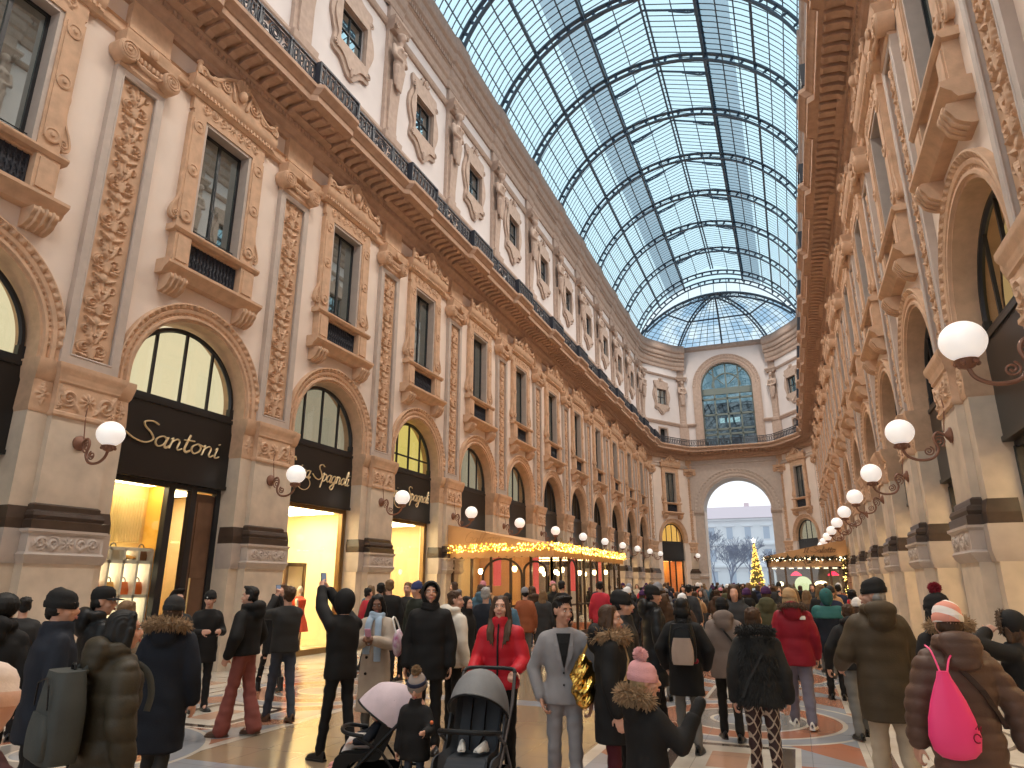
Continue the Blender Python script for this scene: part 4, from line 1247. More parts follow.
        mb.lathe([(.30, .55), (.24, .8), (.16, 1.0), (.15, 1.1), (.18, 1.25), (.19, 1.36), (.10, 1.44), (.07, 1.45)], 18)
        mb.build('dress', RED if k == 1 else mat('pale_dress', (.85, .78, .62), .7), mn)
        if k == 2:
            mb = MB()
            for i in range(8): mb.ball((-1.6 + .1 * math.cos(i), -.55 + .12 * math.sin(i * 1.7), 2.1 + i * .18), .09, 8, 6)
            mb.build('globe_cluster_light', glow('cluster_light', (1, .9, .7), 6), o)
    # --- the other fronts
    litk = {10: LUN_O}
    for s in (-1, 1):
        for k in KS[:-1]:
            if s < 0 and k < 3: continue
            i = nth('bay', s, k)
            o, loc, a = shop(s, k, f'black shop front under the {i} arch in view of the {SIDE[s]} wall' if i else f'black shop front beside or behind the viewer on the {SIDE[s]} wall')
            pale = s < 0 and k in (3, 4)  # grey glow behind these lunettes stands in for pale reflections on the glass
            lunette_glass(o, LUN_G if pale else (glow('lit_lunette_dim_gold', (1, .66, .28), .42) if s > 0 and k in (0, -1) else None), (-.72, 0, .72), frame=BLACKM)
            fascia(o, BLACK)
            glazed(o, ((-1.4, .1), (-.4, .07), (.4, .07), (1.4, .1)))
            if s < 0: shop_room(o, CEIL_M, mat('warm_shop_wall', (.6, .4, .22), .7))
            else: shop_room(o, glow('soft_shop_light', (1, .76, .42), 9.0), mat('warm_shop_wall', (.6, .4, .22), .7))
    for nm, (loc, a), lit in (('left', CANT_L, True), ('right', CANT_R, False)):
        o = empty('shop_window', loc, a, label=f'shop front in the angled corner wall {nm} of the portal' + (', lit orange' if lit else ', dark'), cat='shop front', kind='structure')
        lunette_glass(o, LUN_O if lit else LUN_G, (-.72, 0, .72) if lit else (-.2, .5)); fascia(o)
        glazed(o, ((-1.4, .1), (-.4, .07), (.4, .07), (1.4, .1)))
        shop_room(o, glow('orange_shop_light', (1, .6, .22), 9) if lit else CEIL_M, mat('orange_wall', (.8, .42, .15), .7) if lit else WALLW, depth=1.9, hw=2.0, lamp=((-1.6, -.6, -1.2, 1.2),))

# ------------------------------------------------------------------ café terrace with awning, on the left
def lights_on(path, n, spread, r, m, seed, parent, name, hang=.0):
    R = random.Random(seed); mb = MB(); P_ = np.array(path, float)
    L = np.concatenate([[0], np.cumsum(np.linalg.norm(np.diff(P_, axis=0), axis=1))])
    for i in range(n):
        s = R.random() * L[-1]; j = min(int(np.searchsorted(L, s)), len(P_) - 1); j = max(j, 1)
        q = P_[j - 1] + (P_[j] - P_[j - 1]) * (s - L[j - 1]) / max(L[j] - L[j - 1], 1e-6)
        c = q + np.array([R.uniform(-1, 1) * spread[0], R.uniform(-1, 1) * spread[1], R.uniform(-1, 1) * spread[2] - hang])
        mb.ball(c, r * R.uniform(.7, 1.2), 5, 4, smooth=False)
    return mb.build(name, m, parent, kind='stuff')
FAIRY = glow('fairy_light', (1, .66, .16), 7.0)
FAIRY2 = glow('fairy_light_gold', (1, .52, .06), 2.2)
CANVAS = mat('awning_canvas', (.62, .34, .15), .8, .1, 2)
def build_terrace():
    y0, y1, xw, xf = 22.2, 32.5, -6.98, -3.04
    zw, zf = 3.80, 2.98
    root = empty('cafe_awning', (0, 0, 0), label='tan canvas awning of the café terrace trimmed with golden lights', cat='awning')
    mb = MB()
    mb.add([(xw, y0, zw), (xf, y0, zf), (xf, y1, zf), (xw, y1, zw)], [(0, 1, 2, 3)]); mb.add([(xw, y0, zw - .03), (xf, y0, zf - .03), (xf, y1, zf - .03), (xw, y1, zw - .03)], [(3, 2, 1, 0)])
    for y in (y0, y1):
        mb.add([(xw, y, zw), (xf, y, zf), (xf, y, zf - .1), (xw, y, zf - .1)], [(0, 1, 2, 3)])
        mb.add([(xw, y + .03, zw), (xf, y + .03, zf), (xf, y + .03, zf - .1), (xw, y + .03, zf - .1)], [(3, 2, 1, 0)])
    mb.build('canvas', CANVAS, root)
    mb = MB()
    def scallop(p, q, z0, k):
        p = np.array(p); q = np.array(q); rows = []
        for f in np.linspace(0, 1, k * 8 + 1):
            c = p + (q - p) * f; dz = .22 + .07 * abs(math.sin(PI * f * k))
            rows.append([(c[0], c[1], z0), (c[0], c[1], z0 - dz)])
        mb.grid(np.array(rows), smooth=False)
    scallop((xw, y0 - .02), (xf + .02, y0 - .02), zf - .08, 14); scallop((xf + .02, y0 - .02), (xf + .02, y1), zf - .08, 36)
    mb.build('valance', CANVAS, root)
    g = script_text('Galleria', 1.35, 0, 3.24, 0, .008, .3, 1.2)
    # lettering lies on the end face (normal towards the viewer)
    g.build('lettering', mat('awning_letter', (.40, .21, .09), .7), root, (-5.6, y0 - .012, 0), (0, 0, -PI / 2))
    gar = empty('light_garland', (0, 0, 0), label='dense golden fairy-light garland along the café awning edge', cat='garland')
    path = [(xw + .1, y0 - .08, zf - .02), (xf + .1, y0 - .08, zf), (xf + .1, y1, zf)]
    mb = MB(); R = random.Random(3)
    for p, q in zip(path[:-1], path[1:]):
        p = np.array(p); q = np.array(q); L = np.linalg.norm(q - p)
        for i in range(int(L / .07)):
            c = p + (q - p) * R.random() + np.array([R.gauss(0, .05), R.gauss(0, .05), R.gauss(0, .06)])
            d = np.array([R.gauss(0, .1), R.gauss(0, .1), R.gauss(0, .1)])
            mb.capsule(c, c + d, .02, .008, 5, 2)
    mb.build('tinsel', mat('gold_tinsel', (.55, .33, .05), .35, metal=.5), gar)
    lights_on(path, 620, (.07, .09, .13), .022, FAIRY, 5, gar, 'bulbs')
    lights_on(path, 420, (.08, .10, .14), .030, FAIRY2, 6, gar, 'gold_bulbs')
    # glass enclosure
    en = empty('terrace_enclosure', (0, 0, 0), label='glazed café terrace with arched door frames under the awning', cat='terrace')
    mb = MB()
    xs = np.linspace(xw + .1, xf - .15, 6)
    for x in xs: mb.box(x - .04, x + .04, y0 + .22, y0 + .30, 0, 2.85)
    for y in np.linspace(y0 + .26, y1 - .2, 11): mb.box(xf - .19, xf - .11, y - .04, y + .04, 0, 2.85)
    mb.box(xw, xf - .1, y0 + .2, y0 + .32, 2.78, 2.9); mb.box(xf - .21, xf - .09, y0 + .2, y1, 2.78, 2.9)
    mb.box(xw, xf - .1, y0 + .2, y0 + .32, 0, .12); mb.box(xf - .21, xf - .09, y0 + .2, y1, 0, .12)
    mb.box(xw, xf - .1, y0 + .2, y0 + .32, 1.02, 1.08); mb.box(xf - .21, xf - .09, y0 + .2, y1, 1.02, 1.08)
    a = np.linspace(0, PI, 24)
    for c, hw, top in ((-4.95, .72, 2.6), (-3.75, .40, 2.5)):
        mb.tube([(c - hw, y0 + .18, .1)] + [(c - hw * math.cos(x), y0 + .18, top - hw * .8 + hw * .8 * math.sin(x)) for x in a] + [(c + hw, y0 + .18, .1)], .04, 6)
    for y in (24.6, 27.6, 30.6):
        hw = .5
        mb.tube([(xf - .08, y - hw, .1)] + [(xf - .08, y - hw * math.cos(x), 2.2 + .4 * math.sin(x)) for x in a] + [(xf - .08, y + hw, .1)], .04, 6)
    mb.build('frame', mat('dark_bronze', (.07, .045, .03), .4, metal=.5), en)
    mb = MB(); mb.box(xw, xf - .15, y0 + .255, y0 + .265, .1, 2.8); mb.box(xf - .155, xf - .145, y0 + .25, y1, .1, 2.8); mb.build('panes', SHOPGL, en)
    mb = MB(); mb.box(xw, xf - .15, y0 + .3, y1, 0, .04); mb.build('carpet', mat('terrace_carpet', (.35, .12, .06), .9), en)
    mb = MB(); mb.box(xw + .05, -4.5, y0 + 2.6, y0 + 2.7, .04, 2.75); mb.build('peach_screen', mat('peach_screen', (.85, .52, .27), .7), en)
    mb = MB(); mb.box(xw + .02, xw + .06, y0 + .4, y1, .04, 2.75); mb.build('cream_panel', mat('cream_panel', (.82, .66, .42), .7), en)
    for x0_, x1_, y_, z0_ in ((-5.9, -5.6, 1.6, 1.7), (-4.45, -4.25, 1.9, 1.3), (-3.75, -3.5, 4.2, 1.5), (-3.8, -3.55, 8.2, 1.4)):
        mb = MB(); mb.box(x0_, x1_, y0 + y_, y0 + y_ + .05, z0_, 2.7); mb.build('red_banner', glow('red_sign_light', (1, .14, .11), .75), en)
    for y_ in (1.2, 4.2, 7.2):
        mb = MB(); mb.box(-6.4, -3.5, y0 + y_, y0 + y_ + .25, 2.74, 2.78); mb.build('ceiling_glow', glow('terrace_fill_strip', (1, .72, .36), 7.0), en)  # glowing strips added under the awning to raise the light inside
    lm = mat('pendant_brass', (.5, .33, .12), .35, metal=.8); bulb = glow('pendant_bulb', (1, .78, .42), 14)
    pend = None; n = 0
    for x in (-6.0, -4.7, -3.7):
        for y in (22.9, 25.2, 27.5, 29.8, 31.8):
            if pend is None:
                pend = empty('pendant_lamp'); mb = MB(); mb.tube([(0, 0, .12), (0, 0, .75)], .008, 4); mb.lathe([(.02, .14), (.05, .10), (.06, .06)], 10); mb.build('cord', lm, pend)
                mb = MB(); mb.ball((0, 0, 0), (.09, .09, .11), 10, 8); mb.build('bulb', bulb, pend); o = pend
            else: o = copy_tree(pend)
            o.location = (x, y, 2.2 + .04 * (n % 3)); n += 1
            prop(o, f'small glowing pendant lamp inside the café terrace, {ORD[n - 1]} of its rows', 'pendant lamp', 'pendant lamps of the café terrace')

# ------------------------------------------------------------------ café pavilion on the right
def build_pavilion():
    yf, yb, x0, x1 = 40.0, 46.0, 3.15, 7.0
    root = empty('cafe_pavilion', (0, 0, 0), label='small café pavilion against the right wall with sloping brown roof and lit front', cat='pavilion')
    mb = MB()
    mb.add([(x0 - .2, yf - .3, 3.15), (x1, yf - .3, 3.95), (x1, yb, 3.95), (x0 - .2, yb, 3.15)], [(0, 1, 2, 3)])
    mb.add([(x0 - .2, yf - .3, 3.15), (x1, yf - .3, 3.95), (x1, yf - .3, 3.0), (x0 - .2, yf - .3, 3.0)], [(0, 1, 2, 3)])
    mb.add([(x0 - .2, yf - .3, 3.0), (x1, yf - .3, 3.0), (x1, yb, 3.0), (x0 - .2, yb, 3.0)], [(3, 2, 1, 0)])
    mb.add([(x0 - .2, yf - .3, 3.15), (x0 - .2, yb, 3.15), (x0 - .2, yb, 3.0), (x0 - .2, yf - .3, 3.0)], [(0, 1, 2, 3)])
    mb.build('roof', CANVAS, root)
    script_text('Il Salotto', 1.6, 0, 3.40, 0, .014, .3, 1.3).build('lettering', mat('pavilion_letter', (.10, .05, .03), .7), root, (5.7, yf - .32, 0), (0, 0, -PI / 2))
    mb = MB()
    mb.box(x0 - .1, x1 - .1, yf - .2, yf - .05, 2.62, 3.0); mb.box(x0 - .1, x0, yf - .2, yb, 2.62, 3.0)
    mb.build('wood_fascia', mat('pale_wood', (.62, .38, .20), .5), root)
    mb = MB()
    for x in (3.15, 3.95, 5.2, 6.1, 6.75): mb.box(x - .05, x + .05, yf - .15, yf - .05, 0, 2.65)
    for y in (42, 44, 46): mb.box(x0 - .05, x0 + .05, y - .05, y + .05, 0, 2.65)
    mb.box(x0, x1 - .1, yf - .15, yf - .05, .9, 1.0)
    mb.build('posts', mat('pavilion_bronze', (.16, .10, .06), .4, metal=.4), root)
    mb = MB(); mb.box(x0, x1 - .15, yf - .11, yf - .10, .1, 2.62); mb.box(x0 - .005, x0 + .005, yf, yb, .1, 2.62); mb.build('panes', SHOPGL, root)
    mb = MB(); mb.box(x0 + .2, x1 - .2, yb - .2, yb - .1, 0, 2.7); mb.box(x0 + .1, x1 - .2, yf + .3, yf + .9, 0, 1.05); mb.build('counter', mat('counter_grey', (.32, .34, .36), .5, .2, 2), root)
    mb = MB(); 
    for x in np.arange(x0 + .15, x1 - .3, .42): mb.box(x, x + .22, yf + .05, yf + .10, 2.52, 2.57)
    mb.build('strip_lights', glow('strip_light', (1, .86, .6), 3), root)
    mb = MB(); mb.lathe([(.42, 0), (.42, .05), (.001, .05)], 22, (4.75, yf + .2, 1.72), 'y'); mb.build('oval_sign', glow('menu_sign', (.86, .95, .55), 1.0), root)
    mb = MB(); mb.ball((5.62, yf + .25, 1.75), (.32, .06, .16), 12, 8); mb.ball((3.65, yf + .25, 1.75), (.14, .08, .12), 10, 6); mb.build('table_lamps', glow('table_lamp', (1, .85, .5), 5), root)
    g = empty('light_garland', (0, 0, 0), label='dark fir garland with small white lights along the pavilion roof', cat='garland')
    path = [(x0 - .25, yf - .34, 3.02), (x1, yf - .34, 3.02)]
    mb = MB(); R = random.Random(9)
    for i in range(420):
        c = np.array([R.uniform(x0 - .25, x1), yf - .36 + R.gauss(0, .05), 3.02 + R.gauss(0, .06)]); d = np.array([R.gauss(0, .12), R.gauss(0, .08), R.gauss(0, .1)])
        mb.capsule(c, c + d, .02, .006, 4, 2)
    for i in range(160):
        c = np.array([6.75 + R.gauss(0, .06), yf - .34 + R.gauss(0, .05), R.uniform(.6, 3.0)]); d = np.array([R.gauss(0, .1), R.gauss(0, .08), R.gauss(0, .1)]); mb.capsule(c, c + d, .02, .006, 4, 2)
    mb.build('fir', mat('fir_dark', (.025, .03, .02), .8), g)
    lights_on(path, 42, (.0, .08, .08), .03, glow('white_fairy', (1, .85, .55), 9), 12, g, 'bulbs', .03)
    lights_on([(6.75, yf - .4, .7), (6.75, yf - .4, 3.0)], 26, (.08, .04, .0), .025, FAIRY, 13, g, 'post_bulbs')
    red = glow('red_lamp_light', (1, .03, .08), 3.2); first = None
    for i, x in enumerate((4.45, 6.25)):
        if first is None:
            first = empty('heat_lamp'); mb = MB(); mb.lathe([(.05, .16), (.12, .12), (.26, .0), (.27, -.04), (.001, -.02)], 16); mb.build('shade', red, first); mb = MB(); mb.tube([(0, 0, .16), (0, 0, .45)], .012, 5); mb.build('rod', BLACKM, first); o = first
        else: o = copy_tree(first)
        o.location = (x, yf + .3, 2.22)
        prop(o, ('red glowing heat lamp in the pavilion, nearer the square', 'red glowing heat lamp in the pavilion, nearer the wall')[i], 'lamp', 'red heat lamps in the pavilion')

# ------------------------------------------------------------------ floor
def build_floor():
    m, nt, b, out = newmat('inlaid_marble_floor'); X.nt = nt
    tc = nt.nodes.new('ShaderNodeTexCoord'); sp = nt.nodes.new('ShaderNodeSeparateXYZ'); nt.links.new(tc.outputs['Object'], sp.inputs[0])
    x, y = X(sp.outputs[0]), X(sp.outputs[1])
    ax = x.abs()
    def wrap(v, per, ph): return ((v - ph) / per + .5).frac() * per - per / 2
    cream = (.52, .43, .33); white = (.62, .57, .50); blue = (.30, .33, .38); red = (.42, .16, .09); dark = (.06, .04, .035); pink = (.52, .30, .20); grey = (.24, .23, .22); tan = (.30, .215, .135)
    # base: large slabs in alternating stone
    cx = ((ax + .35) / 1.17).floor(); cy = ((y - .4) / 1.62).floor()
    chk = ((cx + cy) * .5).frac() > .25
    chk3 = ((cx * 2 + cy) / 3).frac() > .6
    c = mixc(nt, chk, cream, white); c = mixc(nt, chk3, c, pink)
    # centre strip, plain cream slabs with blue bands
    cen = ax < 2.05
    c = mixc(nt, cen, c, tan)
    band = X.op('MINIMUM', wrap(y, 4.85, 6.0).abs() < .22, ax < 2.3)
    c = mixc(nt, band, c, blue)
    edge = X.op('MINIMUM', ax > 2.02, ax < 2.22); c = mixc(nt, edge, c, white)
    # side rows of medallions
    u = ax - 3.5; v = wrap(y, 4.85, 10.75)
    d = (u * u + v * v).sqrt()
    fld = u.abs() < 1.34
    c = mixc(nt, fld, c, blue)
    diag = (((u + v) / .9).floor() * .5).frac() > .25
    c = mixc(nt, X.op('MINIMUM', fld, diag), c, red)
    for r, colr in ((1.62, white), (1.56, blue), (1.30, white), (1.24, red), (.86, white), (.80, grey), (.45, white), (.40, blue)):
        c = mixc(nt, d < r, c, colr)
    for w, h, colr in ((.72, .92, white), (.66, .86, dark), (.52, .72, white), (.2, .4, pink)):
        c = mixc(nt, X.op('MINIMUM', u.abs() < w, (v.abs() > 2.425 - h * .9)), c, colr)
    # by the walls: white field with thin dark loops and orange squares
    w_ = ax > 5.1; wy = wrap(y, 2.425, 1.0); wu = ax - 6.0
    c = mixc(nt, w_, c, white)
    e1 = ((wu / .62) * (wu / .62) + (wy / .95) * (wy / .95)).sqrt()
    c = mixc(nt, X.op('MINIMUM', w_, (e1 - 1.0).abs() < .05), c, dark)
    c = mixc(nt, X.op('MINIMUM', w_, X.op('MINIMUM', wu.abs() < .22, wy.abs() < .22)), c, pink)
    ln = X.op('MINIMUM', ax > 5.06, ax < 5.14); c = mixc(nt, ln, c, dark)
    nz = nt.nodes.new('ShaderNodeTexNoise'); nz.inputs['Scale'].default_value = 1.6; nz.inputs['Detail'].default_value = 8; nt.links.new(tc.outputs['Object'], nz.inputs['Vector'])
    mr = nt.nodes.new('ShaderNodeMapRange'); mr.inputs[1].default_value = .3; mr.inputs[2].default_value = .75; mr.inputs[3].default_value = .0; mr.inputs[4].default_value = .55; nt.links.new(nz.outputs['Fac'], mr.inputs[0])
    c = mixc(nt, mr.outputs[0], c, (.20, .16, .125))
    # slab joints
    jx = (((ax + .35) / .585).frac() - .5).abs() > .493; jy = (((y - .4) / .81).frac() - .5).abs() > .494
    c = mixc(nt, X.op('MULTIPLY', X.op('MAXIMUM', jx, jy), .45), c, (.12, .10, .085))
    nt.links.new(c, b.inputs['Base Color'])
    mr2 = nt.nodes.new('ShaderNodeMapRange'); mr2.inputs[3].default_value = .07; mr2.inputs[4].default_value = .24; nt.links.new(nz.outputs['Fac'], mr2.inputs[0]); nt.links.new(mr2.outputs[0], b.inputs['Roughness'])
    b.inputs['Specular IOR Level'].default_value = .6
    mb = MB(); mb.box(-11.5, 11.5, -12, YE + 2.6, -.2, 0)
    mb.build('floor', m, None, label='polished inlaid marble floor of the gallery', cat='floor', kind='structure')
    mb = MB(); mb.box(-90, 90, YE + 2.6, 170, -.2, 0)
    mb.build('ground', mat('square_paving', (.42, .40, .39), .6, .1, 1), None, label='grey paving of the square beyond the great arch', cat='ground', kind='structure')

# ------------------------------------------------------------------ the square outside
def build_outside():
    root = empty('palazzo', (0, 138, 0), 0, label='pale four-storey palazzo with a pinkish roof across the square', cat='building')
    bm_ = mat('palazzo_stone', (.86, .86, .90), .8, .06, .3); wn = mat('palazzo_window', (.50, .55, .66), .4); rf = mat('palazzo_roof', (.75, .60, .64), .8)
    mb = MB(); mb.box(-30, 26, 0, 14, 0, 13.6)
    for z in (4.6, 8.6, 13.2): mb.box(-30.3, 26.3, -.5, 0, z, z + .4)
    mb.build('wall', bm_, root)
    mb = MB()
    mb.add([(-30.6, -.8, 13.6), (26.6, -.8, 13.6), (24, 4, 16.2), (-28, 4, 16.2), (-30.6, 14, 13.6), (26.6, 14, 13.6), (24, 10, 16.2), (-28, 10, 16.2)], [(0, 1, 2, 3), (4, 7, 6, 5), (3, 2, 6, 7), (0, 3, 7, 4), (1, 5, 6, 2)])
    for x in (-14, -3, 8): mb.box(x - .45, x + .45, 5, 6, 15, 17)
    mb.build('roof', rf, root)
    fr = MB(); fr.box(-.75, .75, -.12, .02, -.1, 2.4); fr.box(-.95, .95, -.35, 0, 2.4, 2.65); fr = fr.mesh('window', bm_)
    pn = MB(); pn.box(-.55, .55, -.14, -.12, .05, 2.25); pn = pn.mesh('pane', wn)
    for x in np.arange(-26, 24, 3.3):
        for z in (1.6, 5.6, 9.7):
            o = put('window', fr, root, (x, 0, z)); put('pane', pn, o)
    # bare trees
    bark = mat('bare_bark', (.26, .27, .35), .9)
    def tree(seed, h, wide=1.0):
        R = random.Random(seed); mb = MB()
        def grow(p, d, L, r, lev):
            q = p + d * L; mid = (p + q) / 2 + np.array([R.gauss(0, .05 * L), R.gauss(0, .05 * L), 0])
            mb.tube([p, mid, q], [r, r * .85, r * .7], 5 if lev < 2 else 3, cap=False)
            if lev >= 7: return
            for i in range(R.choice((2, 3, 3)) if lev < 5 else 2):
                a = R.uniform(0, 2 * PI); sp = R.uniform(.35, .85)
                dd = d + sp * np.array([math.cos(a), math.sin(a), R.uniform(-.1, .5)]); dd /= np.linalg.norm(dd)
                grow(q if i else (p + q) / 2 + (q - p) * .3, dd, L * R.uniform(.62, .85), max(r * .66, .022), lev + 1)
        grow(np.array([0, 0, 0.]), np.array([0, 0, 1.]), h * .25, .15, 0)
        return mb.mesh('bare_tree', bark)
    pos = [(-6.2, 104, 10.5), (-3.2, 94, 9.2), (-1.2, 112, 10), (4.0, 108, 9), (2.6, 120, 8.5), (-5.0, 118, 10.5)]
    where = ['leftmost, by the left jamb of the arch', 'left of the golden tree and nearest the arch', 'just behind the golden tree', 'right of the golden tree', 'near the right jamb of the arch', 'far left behind the others']
    for i, (x, y, h) in enumerate(pos):
        put('bare_tree', tree(20 + i, h), None, (x, y, 0), label=f'bare winter tree in the square, {where[i]}', cat='tree', group='bare trees in the square')
    # golden Christmas tree on a white base
    ct = empty('christmas_tree', (.55, 82, 0), label='golden lit Christmas tree with a white star in the square', cat='christmas tree')
    mb = MB(); mb.lathe([(.9, 0), (.9, 1.2), (.7, 1.25), (.001, 1.25)], 20); mb.build('base', mat('white_base', (.85, .85, .85), .5), ct)
    mb = MB(); R = random.Random(4)
    mb.lathe([(.62, 1.25), (.46, 2.6), (.26, 4.2), (.05, 6.1)], 16)
    for i in range(700):
        f_ = R.random() ** 1.3; z = 1.3 + 4.7 * f_; r = .72 * (1 - f_) + .05; a = R.uniform(0, 2 * PI)
        mb.capsule((r * .6 * math.cos(a), r * .6 * math.sin(a), z + .1), (r * 1.12 * math.cos(a), r * 1.12 * math.sin(a), z - .08), .05, .015, 5, 2)
    mb.build('foliage', mat('gold_tree', (.24, .17, .05), .7), ct)
    mb = MB()
    for i in range(520):
        f_ = (i + .5) / 520; z = 1.35 + 4.6 * f_; r = .80 * (1 - f_) + .06; a = f_ * 2 * PI * 7 + R.gauss(0, .45) if i % 3 else R.uniform(0, 6.28)
        mb.ball((r * math.cos(a), r * math.sin(a), z + R.gauss(0, .05)), .045, 5, 4, smooth=False)
    mb.build('bulbs', glow('tree_bulb', (1, .62, .12), 3.2), ct, kind='stuff')
    mb = MB(); star = []
    for i in range(10):
        a = PI / 2 + i * PI / 5; r = .30 if i % 2 == 0 else .14; star.append((r * math.cos(a), 6.35 + r * math.sin(a)))
    mb.prism(star, -.05, .05); mb.build('star', glow('star_light', (1, .95, .85), 4), ct, rot=(0, 0, PI / 2))
# ------------------------------------------------------------------ people
SKIN = mat('skin_light', (.62, .34, .24), .5); SKIN_T = mat('skin_tan', (.50, .26, .17), .5); SKIN_B = mat('skin_brown', (.24, .11, .065), .5)
EYEW = mat('eye_white', (.8, .78, .75), .2); EYED = mat('eye_dark', (.03, .02, .015), .15); LIP = mat('lips', (.45, .15, .13), .5)
HAIRS = {n: mat('hair_' + n, c, .6, .3, 40, spec=.3) for n, c in dict(black=(.012, .010, .009), brown=(.075, .038, .020), light=(.20, .115, .055), blond=(.42, .29, .15), grey=(.40, .38, .36)).items()}
def cloth(name, col, rough=.75, **k): return mat('cloth_' + name, col, rough, spec=k.pop('spec', .22), var=k.pop('var', .18), scale=k.pop('scale', 7), bump=k.pop('bump', .12), bscale=k.pop('bscale', 90), **k)
BLK = cloth('black', (.014, .013, .013)); BLKN = cloth('black_nylon', (.013, .013, .014), .42); NAVY = cloth('navy', (.014, .017, .026)); CHAR = cloth('charcoal', (.035, .034, .034)); SHOEB = mat('shoe_black', (.012, .011, .011), .35); SHOEW = mat('shoe_white', (.72, .70, .66), .5); SHOEBR = mat('shoe_brown', (.09, .045, .025), .5)
JEANS = cloth('jeans', (.055, .065, .09)); GREYT = cloth('grey_trousers', (.16, .155, .145)); FUR_T = mat('fur_tan', (.33, .21, .115), .9, .4, 30); FUR_B = mat('fur_brown', (.13, .08, .05), .9, .4, 30); FUR_K = mat('fur_black', (.014, .013, .012), .8, .4, 30)

def V3(*a): return np.array(a, float)
def unit(v): v = np.array(v, float); return v / np.linalg.norm(v)

def hand(mb, w, d, n, side, curl=.5, sc=1.0, spread=.0):
    """palm with four curled fingers and a thumb; w wrist, d direction, n palm normal"""
    d = unit(d); n = unit(n - d * (n @ d)); s = np.cross(d, n) * side
    mb.capsule(w - d * .03 * sc, w + d * .02 * sc, .026 * sc, .026 * sc, 8, 3)
    offs = (-.030, -.010, .010, .029); lens = (.058, .072, .078, .070); kn = (.078, .085, .088, .084)
    for i in range(4):
        k = w + d * kn[i] * sc + s * offs[i] * sc
        mb.capsule(w + d * .015 * sc + s * offs[i] * .7 * sc, k, .016 * sc, .0125 * sc, 7, 3)
        a = curl * (.55 + .12 * i); p = k; dd = unit(d + s * (i - 1.5) * spread)
        for j, f in enumerate((.45, .32, .23)):
            ang = a * (1 + .45 * j)
            u = unit(dd * math.cos(ang * (j + .6)) + n * math.sin(ang * (j + .6)))
            q = p + u * lens[i] * f * 1.25 * sc
            mb.capsule(p, q, (.0098 - .0012 * j) * sc, (.0090 - .0012 * j) * sc, 7, 3); p = q
    p = w + d * .025 * sc + s * .026 * sc
    u = unit(d * .55 + s * .75 + n * .35); q = p + u * .045 * sc; mb.capsule(p, q, .0145 * sc, .011 * sc, 7, 3)
    u2 = unit(d * .85 + s * .25 + n * .45); mb.capsule(q, q + u2 * .034 * sc, .0105 * sc, .0085 * sc, 7, 3)

class Fig:
    """joint positions of one figure, standing at the origin and facing +y"""
    def __init__(s, H, stride=0., armL=None, armR=None, look=(0, 0, 0), lean=0., head=7.6, wide=1.0, knee=0.0, swap=False):
        s.H = H; k = s.k = H / 1.75
        s.wide = wide
        s.hh = H / head; s.hs = s.hh / .232
        s.lean = lean
        neck = .835 * H if head > 6.5 else H - s.hh - .05
        s.sh_z = .815 * H if head > 6.5 else neck - .03
        L = lambda z: lean * max(0, (z - .53 * H))
        s.Lf = L
        s.hip = [V3(-.085 * k * wide, 0, .53 * H), V3(.085 * k * wide, 0, .53 * H)]
        f = stride * .5
        a = [(-f if swap else f), (f if swap else -f)]
        s.ank = []; s.knee = []
        for i in (0, 1):
            x = s.hip[i][0] * 1.12
            up = .05 * abs(stride) if a[i] < 0 else 0.
            an = V3(x, a[i], .075 * k + up); s.ank.append(an)
            m = (s.hip[i] + an) / 2; d = np.linalg.norm(s.hip[i] - an); full = .46 * H
            bend = math.sqrt(max(full ** 2 - d ** 2, 0)) * .5 + knee
            s.knee.append(m + V3(0, min(bend, .11) + (.03 if a[i] < 0 else 0), .01))
        s.shl = [V3(-.175 * k * wide, L(s.sh_z), s.sh_z), V3(.175 * k * wide, L(s.sh_z), s.sh_z)]
        s.elb = []; s.wri = []; s.hd = []
        for i, arm in ((0, armL), (1, armR)):
            sg = -1 if i == 0 else 1
            arm = arm or ((.22, -.05, -1), (.06, .22, -1))
            if isinstance(arm, dict):      # reach a point: two-bone arm, elbow falling towards the pole
                a_, t_ = s.shl[i], np.array(arm['to'], float); L1, L2 = .172 * H, .148 * H
                d_ = t_ - a_; D = min(np.linalg.norm(d_), (L1 + L2) * .995); d_ = d_ / np.linalg.norm(d_); t_ = a_ + d_ * D
                pl = np.array(arm.get('pole', (sg * .5, -.2, -1)), float); pl = pl - d_ * (pl @ d_); pl /= np.linalg.norm(pl)
                c_ = (L1 ** 2 + D ** 2 - L2 ** 2) / (2 * L1 * D); e = a_ + L1 * (d_ * c_ + pl * math.sqrt(max(0, 1 - c_ * c_)))
                s.elb.append(e); s.wri.append(t_); s.hd.append(unit(t_ - e)); continue
            u, v = unit((arm[0][0] * sg, arm[0][1], arm[0][2])), unit((arm[1][0] * sg, arm[1][1], arm[1][2]))
            e = s.shl[i] + u * .172 * H; w = e + v * .148 * H
            s.elb.append(e); s.wri.append(w); s.hd.append(v)
        s.neck = V3(0, L(neck) - .012 * k, neck)
        s.C = V3(0, L(neck) + .012 * k, H - s.hh * .52)
        s.look = look           # yaw (+ left), pitch (+ up), roll
        s.Rh = np.array(Euler((look[1], look[2], look[0]), 'XYZ').to_matrix())
    def h(s, p): return s.C + s.Rh @ (V3(*p) * s.hs)

